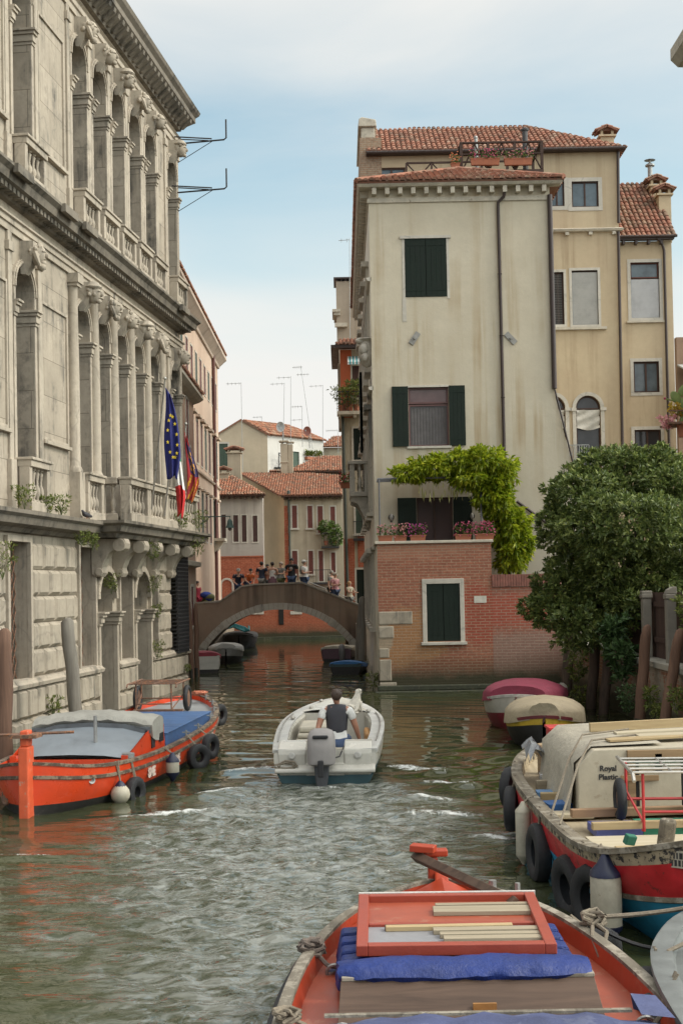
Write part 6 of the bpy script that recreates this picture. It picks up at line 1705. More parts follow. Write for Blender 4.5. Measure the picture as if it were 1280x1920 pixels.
def smooth_st(st, m=4):
    """Catmull-Rom through the stations"""
    out = []
    for i in range(len(st) - 1):
        p0, p1, p2, p3 = st[max(i - 1, 0)], st[i], st[i + 1], st[min(i + 2, len(st) - 1)]
        for k in range(m):
            t = k / m
            out.append(tuple(.5 * ((2 * b) + (c - a) * t + (2 * a - 5 * b + 4 * c - d) * t * t + (3 * b - a - 3 * c + d) * t ** 3) for a, b, c, d in zip(p0, p1, p2, p3)))
    out.append(st[-1]); return [(y, max(hb, .015), zg, max(hc, .01)) for y, hb, zg, hc in out]


def make_hull(root, st, mats, splits, rail_mat, rail=(.05, .045), deck_drop=.12, deck_mat=None, inner_mat=None, zw=.05, zk=-.35, transom=False, lip=.07, strake=None, n=5, transom_end=0):
    """hull with paint bands, inner bulwark, deck and gunwale rail; splits[k] = material slot of side band k"""
    S_ = smooth_st(st); rings = boat_rings(S_, zw, zk, n)
    m = MB(); nr = len(rings[0])
    for i in range(len(rings) - 1):
        for j in range(nr - 1):
            side = j if j < n else (nr - 2 - j)
            m.slot = splits[min(side, len(splits) - 1)]
            m.add([rings[i][j], rings[i][j + 1], rings[i + 1][j + 1], rings[i + 1][j]], [(0, 1, 2, 3)])
    if transom:
        r0 = rings[transom_end]
        for j in range(n):
            m.slot = splits[min(j, len(splits) - 1)]; m.add([r0[j], r0[j + 1], r0[nr - 2 - j], r0[nr - 1 - j]], [(0, 1, 2, 3)])
        m.slot = splits[-1]; m.add(r0[n:nr - n], [tuple(range(nr - 2 * n))])
    hull_o = m.build('hull', mats, root, smooth=True)
    m = MB()
    for sg in (-1, 1):
        a = [(sg * max(q[1] - lip, .01), q[0], q[2] - .01) for q in S_]; b = [(sg * max(q[1] - lip - .02, .008), q[0], q[2] - deck_drop) for q in S_]
        g = [(sg * q[1], q[0], q[2] - .01) for q in S_]
        for i in range(len(S_) - 1):
            m.add([a[i], a[i + 1], b[i + 1], b[i]], [(0, 1, 2, 3)]); m.add([a[i], a[i + 1], g[i + 1], g[i]], [(0, 1, 2, 3)])
    m.build('bulwark', inner_mat or mats[0], root)
    m = MB(); a = [(-max(q[1] - lip - .02, .006), q[0], q[2] - deck_drop) for q in S_]; b = [(-x, y, z) for x, y, z in a]
    for i in range(len(S_) - 1): m.add([a[i], a[i + 1], b[i + 1], b[i]], [(0, 1, 2, 3)])
    if deck_mat: m.build('deck', deck_mat, root)
    m = MB(); rw, rh = rail
    for sg in (-1, 1):
        R_ = [[(sg * (q[1] + rw * .5), q[0], q[2] - rh), (sg * (q[1] + rw * .5), q[0], q[2] + rh * .4), (sg * (q[1] + rw * .2), q[0], q[2] + rh * .55), (sg * max(q[1] - lip, 0), q[0], q[2] + rh * .5), (sg * max(q[1] - lip, 0), q[0], q[2] - rh)] for q in S_]
        m.loft(R_, cap0=True, cap1=True)
    m.build('gunwale_rail', rail_mat, root, smooth=True)
    if strake:
        m = MB()
        for (t, w_, y0, y1) in strake:
            for sg in (-1, 1):
                R_ = []
                for q in S_:
                    if not y0 <= q[0] <= y1: continue
                    x = q[1] + (q[3] - q[1]) * t ** 1.25 + .04 * math.sin(math.pi * t) * min(1, q[1] * 2); z = q[2] + (zw - q[2]) * t
                    R_.append([(sg * (x - .02), q[0], z - w_), (sg * (x + w_ * .8), q[0], z - w_ * .7), (sg * (x + w_ * .8), q[0], z + w_ * .6), (sg * (x - .02), q[0], z + w_)])
                m.loft(R_, cap0=True, cap1=True)
        m.build('rubbing_strake', rail_mat, root, smooth=True)
    return S_


def side_x(S_, y, z, zw=.05):
    for a, b in zip(S_[:-1], S_[1:]):
        lo, hi = min(a[0], b[0]), max(a[0], b[0])
        if lo <= y <= hi:
            f = (y - a[0]) / (b[0] - a[0]); q = [u + (v - u) * f for u, v in zip(a, b)]
            t = (q[2] - z) / (q[2] - zw); t = min(max(t, 0), 1)
            return q[1] + (q[3] - q[1]) * t ** 1.25 + .04 * math.sin(math.pi * t) * min(1, q[1] * 2)
    return S_[-1][1]


def gun(S_, y):
    for a, b in zip(S_[:-1], S_[1:]):
        if min(a[0], b[0]) <= y <= max(a[0], b[0]):
            f = (y - a[0]) / (b[0] - a[0]); return [u + (v - u) * f for u, v in zip(a, b)]
    return list(S_[-1])


def tyre(lab, pos, R_, r, ax=(1, 0, 0), rope_to=None, grp='tyre fenders on the boats', name='tyre_fender'):
    root = thing(name, lab, 'tyre', pos, 0, grp); m = MB(); A = Vector(ax).normalized(); M_ = A.to_track_quat('Z', 'Y').to_matrix().to_4x4()
    prof = [(R_ - r * 1.05, -r * .55), (R_ - r * .6, -r * .9), (R_ + r * .2, -r * .98), (R_ + r * .75, -r * .75), (R_ + r * .9, -r * .2), (R_ + r * .9, r * .2), (R_ + r * .75, r * .75), (R_ + r * .2, r * .98), (R_ - r * .6, r * .9), (R_ - r * 1.05, r * .55), (R_ - r * .9, 0)]
    n = 28; rings = []
    for i in range(n + 1):
        a = 2 * math.pi * i / n; tr = 1.0 - (.035 if i % 2 else 0)
        rings.append([M_ @ Vector((p * (tr if 3 <= k <= 6 else 1) * math.cos(a), p * (tr if 3 <= k <= 6 else 1) * math.sin(a), z)) for k, (p, z) in enumerate(prof)])
    m.loft(rings); m.build('tread', M_RUBBER, root, smooth=True)
    if rope_to is not None:
        e = Vector(rope_to) - Vector(pos); m = MB(); m.tube([(0, 0, R_ * .8), tuple(e * .5 + Vector((0, 0, R_ * .45))), tuple(e)], .011, 5); m.tube([(0.03, 0, R_ * .8), tuple(e + Vector((0, .05, 0)))], .011, 5); m.build('rope', M_ROPE, root)
    return root


M_FEND = plain('cream_vinyl', (.42, .385, .30), .55, .2, 9, wear=(.28, .25, .18), wear_amt=.62); M_NAVY = plain('navy_vinyl', (.012, .016, .045), .45, .25, 9); M_BLKV = plain('black_vinyl', (.02, .02, .024), .5, .3, 9)


def fender(lab, pos, r, L, capm, rope_to=None, ball=False, bodym=None, both=True):
    root = thing('boat_fender', lab, 'fender', pos, 0, 'vinyl fenders hung on the boats'); m = MB()
    if ball: m.lathe([(.02, -r), (r * .55, -r * .86), (r * .92, -r * .4), (r, 0), (r * .9, r * .42), (r * .55, r * .85)], (0, 0, 0), 16)
    else: m.lathe([(r * .55, -L * .5 - r * .55), (r * .93, -L * .5 - r * .12), (r, -L * .5 + r * .1), (r, L * .5 - r * .1), (r * .93, L * .5 + r * .12), (r * .55, L * .5 + r * .55)], (0, 0, 0), 16)
    m.build('body', bodym or M_FEND, root, smooth=True)
    m = MB()
    if ball: m.lathe([(r * .60, r * .78), (r * .42, r * 1.08), (r * .2, r * 1.3), (.02, r * 1.34)], (0, 0, 0), 12)
    else:
        for sg in ((-1, 1) if both else (1,)): m.lathe([(r * 1.04, sg * (L * .5 - r * .16)), (r * .99, sg * (L * .5 + r * .14)), (r * .56, sg * (L * .5 + r * .6)), (r * .25, sg * (L * .5 + r * 1.15)), (.02, sg * (L * .5 + r * 1.2))], (0, 0, 0), 14)
    m.build('cap', capm, root, smooth=True)
    if rope_to is not None:
        e = Vector(rope_to) - Vector(pos); t0 = Vector((0, 0, (r * 1.3 if ball else L * .5 + r))); m = MB(); m.tube([t0, t0.lerp(e, .5) + Vector((0, .02, 0)), e], .012, 6); m.tube([t0, e + Vector((.03, .06, 0))], .011, 5); m.build('rope', M_ROPE, root)
    return root


def hand_cart(lab, loc, rz, w, L, h, wr, frame_m, rail_m):
    """two-wheeled trolley with a flat tube rack"""
    root = thing('hand_cart', lab, 'trolley', loc, rz); m = MB()
    for sx in (-1, 1):
        m.tube([(sx * w / 2, 0, h), (sx * w / 2, L, h + .02)], .018, 6)
    for k in range(5): y = L * k / 4; m.tube([(-w / 2, y, h), (w / 2, y, h)], .014, 6)
    m.tube([(0, 0, h), (0, L, h)], .012, 6)
    m.tube([(-w / 2, 0, h), (-w / 2, -.10, h + .0), (-w / 2, -.18, h - .06)], .018, 6); m.tube([(w / 2, 0, h), (w / 2, -.10, h), (w / 2, -.18, h - .06)], .018, 6)
    m.build('rack', rail_m, root)
    m = MB()
    for sx in (-1, 1):
        m.tube([(sx * w * .36, .02, h), (sx * w * .36, .02, .02), (sx * w * .36, .10, .02)], .016, 6)
        m.tube([(sx * w * .44, L * .72, h), (sx * w * .44, L * .72, wr)], .016, 6); m.tube([(sx * w * .36, .02, .10), (sx * w * .44, L * .72, wr + .08)], .014, 6)
    m.tube([(-w * .5, L * .72, wr), (w * .5, L * .72, wr)], .016, 6); m.tube([(-w * .36, .02, h * .35), (w * .36, .02, h * .35)], .014, 6)
    m.build('frame', frame_m, root)
    for sx in (-1, 1):
        q = MB(); q.torus((sx * w * .52, L * .72, wr), wr - .05, .05, (1, 0, 0), 24, 8); wo = q.build('wheel', M_RUBBER, root, smooth=True)
        q = MB(); q.lathe([(.02, -.03), (wr - .09, -.02), (wr - .085, .02), (.02, .03)], (sx * w * .52, L * .72, wr), 16, (1, 0, 0)); q.build('rim', M_RUST, wo)
    return root


def cleat_post(mb, x, y, z, h=.16, r=.035): mb.tube([(x, y, z), (x, y, z + h)], r, 8); mb.tube([(x - .07, y, z + h * .7), (x + .07, y, z + h * .7)], r * .5, 6)


M_ORANGE = plain('orange_boat_paint', (.58, .052, .012), .32, .12, 3, bump=.06, bscale=5, wear=(.42, .10, .04), wear_amt=.66)
M_BLACKB = plain('black_bottom_paint', (.016, .014, .013), .6, .4, 8, wear=(.07, .055, .045), wear_amt=.62)
M_RAILW = wood('weathered_rail_wood', (.12, .085, .06), (.045, .034, .028), .8, 1, 1.0, (.20, .155, .11))
M_GREYDECK = plain('grey_deck_paint', (.24, .25, .255), .6, .12, 3, wear=(.31, .31, .30), wear_amt=.62)
M_BLUEH = plain('blue_hatch_paint', (.045, .11, .25), .55, .15, 3)
M_TARPW = plain('dirty_white_tarp', (.33, .315, .275), .75, .15, 4, bump=.5, bscale=9)
M_WTEXT = plain('white_lettering', (.66, .52, .44), .6)

# ---- orange cargo boat moored along the palace
bow = at(57, 1530, Z=0); dirb = Vector((1.20, 12.5)).normalized(); rzb = -math.atan2(dirb.x, dirb.y)
ob_ = thing('cargo_boat', 'bright orange wooden cargo boat moored along the palace, with white letters on its side', 'boat', (bow.x, bow.y, 0), rzb)
OM = XF((bow.x, bow.y, 0), rzb)
st = [(-.10, .03, .74, .02), (.05, .30, .71, .16), (.4, .60, .64, .42), (1.0, .88, .58, .72), (2.0, 1.06, .54, .94), (3.4, 1.16, .52, 1.06), (5, 1.21, .53, 1.1), (7, 1.20, .57, 1.06), (8.5, 1.03, .65, .84), (9.5, .76, .73, .5), (10.2, .42, .79, .22), (10.5, .18, .81, .08), (10.6, .03, .82, .02)]
S1 = make_hull(ob_, st, [M_ORANGE, M_BLACKB], [0, 0, 0, 0, 1, 1], M_RAILW, (.045, .03), .10, M_GREYDECK, M_ORANGE, .0, -.4, strake=[(.27, .032, -.2, 13)], n=5)
m = MB(); m.box(-.072, .072, -.28, -.02, -.35, .98); m.box(-.058, .058, -.24, -.04, .98, 1.20); m.build('stem_post', plain('worn_orange_paint', (.62, .10, .035), .5, .2, 5, wear=(.42, .26, .19), wear_amt=.60), ob_, bevel=.02)
m = MB(); m.box(-.19, .19, -.30, .0, 1.10, 1.15); m.tube([(-.42, -.1, 1.13), (.62, .05, 1.15)], .022, 6); m.build('stem_collar', M_RUST, ob_)
m = MB()
for sg in (-1, 1):
    y0 = .6; p = Vector((sg * (side_x(S1, y0, .40) + .005), y0, .40)); m.lathe([(.02, 0), (.035, .012), (.05, .015), (.055, 0)], p, 12, (sg * .6, -.8, .1))
m.build('port_light', M_GREY_METAL, ob_)
m = MB(); p = Vector((-side_x(S1, .35, .2) - .0, .35, .2)); m.torus(p, .09, .03, (-.7, -.7, 0), 16, 8); m.lathe([(.06, -.1), (.06, .02)], p, 12, (-.7, -.7, 0)); m.build('hawse_hole', M_RUST, ob_)
# cabin with cambered grey top and a tarpaulin rolled on it
m = MB()
prof = lambda hw, zc_, zs: [(-hw, zs), (-hw * .6, zs + (zc_ - zs) * .75), (0, zc_), (hw * .6, zs + (zc_ - zs) * .75), (hw, zs)]
f0, f1 = prof(.86, .60, .54), prof(.90, .98, .86)
m.loft([[(x, 1.9, z) for x, z in f0], [(x, 3.2, z) for x, z in f1]], closed=False); m.build('cabin_front', plain('blue_grey_panel', (.21, .235, .26), .4, .12, 2), ob_, smooth=True)
m = MB(); z_ = .42
for sg in (-1, 1): m.add([(sg * .86, 1.85, z_), (sg * .96, 3.95, z_), (sg * .94, 3.95, .86), (sg * .93, 3.2, .88), (sg * .86, 1.85, .55)], [(0, 1, 2, 3, 4)]); m.add([(sg * .90, 1.8, z_), (sg * 1.0, 3.95, z_), (sg * .97, 3.95, .88), (sg * .96, 3.2, .9), (sg * .91, 1.8, .58)], [(0, 1, 2, 3, 4)]); m.box(sg * .82, sg * .92, 1.78, 1.9, z_, .60)
m.box(-.98, .98, 3.9, 3.95, z_, .86); m.box(-.9, .9, 1.82, 1.9, z_, .53); m.build('cabin_side', M_ORANGE, ob_)
m = MB()
for sg in (1,):
    for k in range(5): m.box(sg * .985, sg * 1.015, 3.55 + k * .05, 3.58 + k * .05, .60, .74)
    m.box(sg * .97, sg * .985, 3.1, 3.3, .55, .76)
m.build('vent_slats', M_IRON, ob_)
m = MB(); rg = random.Random(3); rings = []
for k in range(15):
    x = -1.0 + k * 2.0 / 14; zz = .90 + .10 * (1 - x * x); q = []
    for a in range(12):
        t = 2 * math.pi * a / 12; q.append((x + .015 * rg.uniform(-1, 1), 3.45 + .42 * math.cos(t) + .02 * rg.uniform(-1, 1), zz + .02 + .12 * math.sin(t) + .015 * math.sin(k * 2.3 + a) - (.16 if abs(k - 7) == 7 and math.sin(t) < 0 else 0)))
    rings.append(q)
m.loft(rings, cap0=True, cap1=True); m.build('tarpaulin', M_TARPW, ob_, smooth=True)
m = MB(); m.box(-.97, .97, 3.0, 3.1, .80, .9); m.loft([[(x, 2.98, z - .08) for x, z in f1], [(x, 2.98, z) for x, z in f1]], closed=False); m.loft([[(x * 1.03, 3.0, z - .06) for x, z in f1], [(x * 1.03, 3.0, z + .0) for x, z in f1], [(x * 1.03, 3.1, z + .0) for x, z in f1], [(x * 1.03, 3.1, z - .06) for x, z in f1]], closed=False); m.build('window_frame', plain('slate_frame', (.11, .12, .13), .5), ob_)
m = MB(); m.box(-.98, .98, 4.1, 8.0, .44, .66); ho = m.build('hold_cover', M_BLUEH, ob_, bevel=.015)
for k in range(4): m = MB(); m.box(-1.0, 1.0, 4.1 + k * .97, 5.05 + k * .97, .662, .69); m.build('hatch_board', M_BLUEH, ho, bevel=.012)
m = MB(); m.box(-.6, .4, 8.05, 8.15, .5, .72); m.build('cross_beam', M_RUST, ob_)
m = MB()
for y in (5.0, 6.0, 7.4, 8.4, 9.2, 9.9):
    for sg in (1,): g = gun(S1, y); cleat_post(m, g[1] - .08, y, g[2] - .02, .12, .022)
m.tube([(.25, 2.4, .55), (.25, 2.4, 1.15)], .03, 8); m.lathe([(.10, 0), (.10, .12), (.06, .13)], (.90, 1.9, .5), 10); m.build('deck_fittings', M_GREY_METAL, ob_)
for y, z, s_, in ((2.5, .25, .20), (3.95, .27, .20), (6.9, .34, .17)):
    x = side_x(S1, y, z, 0) + .022; dxdy = (side_x(S1, y + .2, z, 0) - side_x(S1, y - .2, z, 0)) / .4
    ang = math.atan2(1, dxdy); M_ = Matrix(((math.cos(ang), 0, math.sin(ang), x), (math.sin(ang), 0, -math.cos(ang), y), (0, 1, 0, z), (0, 0, 0, 1)))
    text_mesh('lettering', 'SME', s_, M_WTEXT, ob_, M_, .004, .012)


def o1(x, y, z): return OM @ Vector((x, y, z))


def rail_pt(S_, M_, y, sg=1): g = gun(S_, y); return M_ @ Vector((sg * g[1], y, g[2] + .03))


for y, dz, lab in ((1.62, .05, 'tyre fender nearest the bow on the orange boat, right of the ball fender'), (4.75, .17, 'tyre fender in the middle of the orange boat side, with a round red centre'), (5.7, .24, 'tyre fender behind the middle one on the orange boat side'), (9.75, .42, 'tyre fender hanging clear off the stern of the orange boat')):
    x = side_x(S1, y, dz, 0) + .17; tyre(lab, o1(x + (.05 if y > 3 else 0), y, dz + .02), .17, .075, (1, -.4 if y < 3 else -.95 if y < 5 else -.5, 0), rail_pt(S1, OM, y), 'tyre fenders on the orange cargo boat')
for y, dz, lab in ((1.12, .12, 'round white fender with a blue top on the bow of the orange boat'), (3.15, .24, 'white and blue fender between the letters on the orange boat')):
    x = side_x(S1, y, dz, 0) + .16; fender(lab, o1(x, y, dz), .145 if y < 3 else .11, .2, M_NAVY, rail_pt(S1, OM, y), y < 3)
hand_cart('rusty hand cart with two black wheels on the aft deck of the orange boat', o1(-.22, 8.2, .60), rzb, 1.0, 1.1, .62, .27, M_RUST, M_RUST)
m = MB()
rp = thing('rope_heap', 'orange rope heap lying on the stern of the orange boat', 'rope', o1(.35, 9.95, .82)); rg = random.Random(2)
m = MB(); m.tube([(.14 * math.cos(k * .8) * rg.uniform(.6, 1.3), .12 * math.sin(k * .8) * rg.uniform(.6, 1.3), .02 + .008 * k % .09) for k in range(34)], .016, 6); m.build('rope', plain('orange_rope', (.48, .17, .10), .9, .2, 30), rp)

# ---- white motor boat under way
M_GEL = plain('white_gelcoat', (.52, .495, .435), .28, .06, 2, bump=0); M_TEAL = plain('teal_bottom_paint', (.035, .085, .10), .45, .2, 4); M_CUSH = plain('cream_cushion', (.44, .40, .32), .7, .08, 6)
rzm = -math.atan2(.22, 5.6); mbt = thing('motor_boat', 'small white open motor boat under way with a man and a white dog aboard', 'boat', (BOAT_T.x, BOAT_T.y, .03), rzm); mbt.rotation_euler = (R(1.6), 0, rzm)
MM = Matrix.Translation((BOAT_T.x, BOAT_T.y, .03)) @ Euler((R(1.6), 0, rzm)).to_matrix().to_4x4()
st = [(0, .80, .50, .70), (.9, .86, .53, .76), (2.2, .90, .58, .78), (3.2, .84, .62, .62), (4.0, .66, .67, .38), (4.6, .42, .71, .18), (4.95, .19, .735, .06), (5.06, .03, .74, .02)]
S2 = make_hull(mbt, st, [M_GEL, M_TEAL], [0, 0, 1, 1], plain('grey_rub_rail', (.45, .44, .41), .5), (.05, .035), .06, None, M_GEL, .0, -.25, True, .20, n=4)
m = MB(); S2s = S2
fl = []
for q in S2:
    if q[0] < 3.65: fl.append((max(q[1] - .22, .05), q[0]))
m.loft([[(-x, y, .12), (x, y, .12)] for x, y in fl], closed=False)
for sg in (-1, 1): m.loft([[(sg * x, y, .12), (sg * (x + .0), y, gun(S2, y)[2] - .06)] for x, y in fl], closed=False)
m.build('cockpit', plain('cockpit_gelcoat', (.38, .355, .30), .45, .08, 2), mbt)
m = MB(); fd = [(max(q[1] - .05, .01), q[0], q[2]) for q in S2 if q[0] >= 3.6]
m.loft([[(-x, y, z), (-x * .6, y, z + .05), (0, y, z + .07), (x * .6, y, z + .05), (x, y, z)] for x, y, z in fd], closed=False); m.add([(-fd[0][0], fd[0][1], fd[0][2]), (fd[0][0], fd[0][1], fd[0][2]), (fd[0][0] * .97, fd[0][1] + .02, .12), (-fd[0][0] * .97, fd[0][1] + .02, .12)], [(0, 1, 2, 3)]); m.build('foredeck', M_GEL, mbt, smooth=True)
m = MB()
for sg in (-1, 1):
    m.loft([[(sg * .30, y, z0), (sg * .72, y, z0), (sg * .74, y, z1), (sg * .30, y, z1)] for y, z0, z1 in ((-.02, .14, .44), (.0, .1, .52), (.25, .1, .60), (.48, .1, .60), (.5, .1, .5))], cap0=True, cap1=True)
m.box(-.31, .31, -.03, .10, .1, .30); m.loft([[(x_, -.12, .16), (x_, -.12, .21), (x_, .03, .30), (x_, .03, .13)] for x_ in (-.79, -.4, 0, .4, .79)], cap0=True, cap1=True); m.build('transom_boxes', M_GEL, mbt, bevel=.05)
for sg in (-1, 1): m = MB(); m.lathe([(.055, 0), (.055, .015), (.04, .018)], (sg * .52, -.03, .42), 14, (0, -1, .15)); o = m.build('filler_cap', M_STEEL, mbt)
m = MB(); m.box(-.30, .60, .55, 1.1, .34, .44); m.build('seat_cushion', M_CUSH, mbt, bevel=.04)
m = MB(); m.box(-.62, .5, .60, 1.08, .12, .34); m.build('seat_base', M_GEL, mbt, bevel=.02)
for k, (z0, z1) in enumerate(((.30, .38), (.385, .47), (.475, .58))): m = MB(); m.box(-.62 + .03 * k, .02, 2.0 + .1 * k, 3.1, z0, z1); m.build('stowed_cushion', M_CUSH, mbt, bevel=.035)
m = MB(); m.box(-.64, -.3, .62, 1.1, .35, .46); m.build('seat_cushion', M_CUSH, mbt, bevel=.04)
m = MB(); m.obox((.62, 2.4, .35), (.1, .9, .25), (0, 0, .05)); m.build('stowed_bag', plain('ochre_bag', (.42, .22, .08), .8), mbt, bevel=.04)
m = MB(); 
for px_, py_ in ((-.45, 3.9), (.30, 4.5), (-.30, 4.6), (.62, 3.5), (-.72, 2.9)): m.ball((px_, py_, gun(S2, py_)[2] + .05), (.045, .08, .03), 8, 5)
m.build('deck_cleats', M_STEEL, mbt)
m = MB()
for sg in (-1, 1): m.tube([(sg * (q[1] - .05), q[0], q[2] + .035) for q in S2 if .6 < q[0] < 3.6], .012, 6)
m.build('hand_rail', M_STEEL, mbt)
m = MB(); rg = random.Random(5); m.tube([(-.60 + .12 * math.cos(k * .9) * rg.uniform(.5, 1.2) * 1.4, -.06 - .02 * rg.random(), .27 + .07 * math.sin(k * .9) * rg.uniform(.5, 1.2)) for k in range(22)], .016, 5); m.build('mooring_rope', M_ROPE, mbt)
# outboard engine
eng = thing('outboard_engine', 'grey outboard engine under a canvas cover on the transom of the white motor boat', 'engine', MM @ Vector((-.04, -.22, 0)), rzm)
m = MB(); sec = []
for z, hw, d0, d1 in ((.30, .15, -.16, .17), (.34, .215, -.27, .20), (.55, .225, -.30, .22), (.74, .215, -.28, .22), (.83, .18, -.22, .18), (.865, .10, -.12, .1)):
    ring = []
    for k in range(16):
        a = 2 * math.pi * k / 16; cx, cy = math.cos(a), math.sin(a); e = .55
        ring.append((hw * math.copysign(abs(cx) ** e, cx), (d1 + d0) / 2 + (d1 - d0) / 2 * math.copysign(abs(cy) ** e, cy), z))
    sec.append(ring)
m.loft(sec, cap0=True, cap1=True); m.build('cowling', plain('grey_canvas', (.27, .25, .24), .75, .12, 5, bump=.3, bscale=20), eng, smooth=True)
m = MB(); m.loft([[(-w, -.10, z), (w, -.10, z), (w, .10, z), (-w, .10, z)] for z, w in ((.32, .12), (.1, .10), (-.15, .06), (-.6, .05))], cap0=True, cap1=True); m.box(-.09, .09, .08, .26, .1, .35); m.build('leg', plain('dark_engine_leg', (.06, .062, .068), .5), eng, bevel=.02)
m = MB(); m.obox((0, -.285, .765), (.24, .05, .055), (.25, 0, 0)); m.build('handle', M_RUBBER, eng, bevel=.02); m = MB(); m.obox((0, -.31, .28), (.09, .05, .26)); m.build('bracket', M_RUBBER, eng, bevel=.02)
m = MB(); m.tube([(.17, .0, .4), (.28, .1, .42), (.34, .3, .55), (.45, .4, .5)], .012, 5); m.build('cable', M_IRON, eng)
# ---- orange boat in the foreground with a blue tarpaulin and an open red hatch lid
FO = Vector((.75, 10.85, 0)); fgb = thing('work_boat', 'orange red wooden boat in the foreground with a rolled blue tarpaulin and red hatch lid', 'boat', FO)
M_REDO = plain('orange_red_paint', (.36, .045, .016), .38, .16, 3, bump=.06, bscale=6, wear=(.36, .11, .06), wear_amt=.60)
M_SALM = plain('salmon_deck_paint', (.32, .070, .036), .40, .14, 2.5, bump=.06, bscale=6, wear=(.34, .13, .08), wear_amt=.57)
M_RAILG = wood('grey_rail_wood', (.21, .185, .145), (.10, .085, .065), .8, 1, 1.0, (.29, .26, .21))
M_TARPB = plain('blue_tarp', (.002, .021, .15), .5, .25, 4, bump=.5, bscale=9); M_TARPG = plain('faded_blue_tarp', (.06, .075, .17), .6, .2, 3, bump=.5, bscale=7, wear=(.10, .115, .20), wear_amt=.55)
M_PLANK = wood('grey_plank', (.34, .29, .21), (.20, .16, .11), .85, 0); M_PLANKY = wood('fresh_plank', (.44, .34, .19), (.30, .21, .11), .7, 0); M_DKWOOD = wood('dark_brown_wood', (.115, .072, .05), (.055, .034, .024), .6, 0)
st = [(-9, 1.20, .58, 1.05), (-6, 1.22, .58, 1.08), (-4, 1.20, .585, 1.05), (-2.8, 1.16, .59, 1.0), (-1.8, 1.06, .60, .86), (-1.0, .86, .63, .6), (-.5, .62, .66, .35), (-.18, .34, .69, .12), (-.03, .12, .71, .03), (.0, .03, .715, .02)]
S3 = make_hull(fgb, st, [M_REDO, M_BLACKB], [0, 0, 0, 1], M_RAILG, (.05, .03), .13, M_SALM, M_REDO, .0, -.4, n=4, lip=.055)
m = MB()
for sg in (-1, 1): m.tube([(sg * (q[1] + .055), q[0], q[2] - .09) for q in S3], .035, 8)
m.build('rubber_rim', M_RUBBER, fgb, smooth=True)
m = MB(); m.loft([[(-w, y, z0), (w, y, z0), (w, y, z1), (-w, y, z1)] for y, w, z0, z1 in ((-.16, .055, -.2, .74), (.06, .05, -.2, .80), (.10, .045, -.2, .82))], cap0=True, cap1=True)
m.box(-.10, -.02, -.02, .10, .70, .90); m.box(-.14, .06, -.04, .07, .905, .96); m.build('stem_post', M_REDO, fgb, bevel=.012)
m = MB(); m.loft([[(-w, y, zz - .0), (0, y, zz + .10), (w, y, zz)] for y, w, zz in ((-.95, .80, .56), (-.5, .52, .60), (-.12, .2, .66))], closed=False); m.build('foredeck', M_REDO, fgb)
sp = thing('boat_spar', 'brown wooden spar lying from the stem post to the hatch of the foreground boat', 'spar', FO); a, b = Vector((-.20, .02, .905)), Vector((.45, -1.2, .80))
m = MB(); m.tube([a, a.lerp(b, .5), b], .05, 4); m.build('spar', M_DKWOOD, sp, bevel=.006)
m = MB(); m.obox(a + Vector((.06, -.07, .075)), (.20, .12, .055), (0, .05, -.3)); m.build('red_block', M_REDO, sp, bevel=.008)
m = MB(); x, y = .55, -.55; m.tube([(x, y, .5), (x, y, .80)], .02, 8); m.tube([(.38, -.35, .6), (.38, -.35, .78)], .03, 8)
m.build('deck_pins', M_GREY_METAL, fgb)
for xx, yy in ((-.85, -1.75), (-.80, -2.98), (.98, -2.95)): m = MB(); m.torus((xx, yy, .49), .055, .012, (0, 1, .2), 16, 6); m.build('mooring_ring', M_GREY_METAL, fgb)
m = MB(); m.box(-.75, .70, -2.60, -1.25, .42, .60); m.build('hatch_coaming', M_REDO, fgb, bevel=.02)
m = MB(); m.loft([[(x, -2.96, .475), (x, -2.94, .50), (x * .97, -2.66, .70), (x * .97, -2.64, .68)] for x in (-.83, .76)], cap0=True, cap1=True); m.build('hatch_board', M_DKWOOD, fgb, bevel=.006)
m = MB(); m.box(-.80, .74, -2.67, -2.60, .695, .72); m.build('hatch_batten', M_RAILG, fgb, bevel=.005)
m = MB(); m.box(-.02, .12, -2.855, -2.835, .555, .605); pq = m.build('name_plate', plain('brass_plate', (.42, .21, .07), .5, .2, metal=.3), fgb); pq.rotation_euler = (0, 0, 0)
tb = thing('blue_tarpaulin', 'bright blue tarpaulin rolled across the hatch under the red lid', 'tarpaulin', FO); rg = random.Random(9)
m = MB(); rings = []
for k in range(29):
    x = -.82 + k * 1.56 / 28; q = []
    for a in range(12):
        t = 2 * math.pi * a / 12; e = .05 * (abs(k - 14) / 14) ** 8; q.append((x + .01 * rg.uniform(-1, 1), -2.52 + (.17 - e) * math.cos(t) + .010 * math.sin(k * .37 + a * 1.3) * math.sin(k * 1.9), .715 + (.075 - e * .6) * math.sin(t) + .007 * math.sin(k * .61 + a * 1.7) + .004 * rg.uniform(-1, 1)))
    rings.append(q)
m.loft(rings, cap0=True, cap1=True)
m.build('roll', M_TARPB, tb, smooth=True)
for sx in (-1, 1):
    m = MB()
    for k in range(4):
        y = -2.3 + k * .21; m.loft([[(sx * (.77 + .02 * k % .03) - .06, y + .01 * k, .52), (sx * .79 - .06, y + .15, .52), (sx * .74 - .06, y + .15, .72 + .005 * k), (sx * .74 - .06, y, .72 + .005 * k)], [(sx * .55, y, .53), (sx * .55, y + .15, .53), (sx * .55, y + .15, .745), (sx * .55, y, .745)]], cap0=True, cap1=True)
    m.build('folds', M_TARPB, tb, bevel=.02)
ld = thing('hatch_lid', 'red framed hatch lid lying open on the blue tarpaulin', 'lid', FO + Vector((-.055, -1.72, .81)), R(-1.0)); ld.rotation_euler = (R(2.0), R(0), R(-1.5))
m = MB(); hw, hl = .635, .62
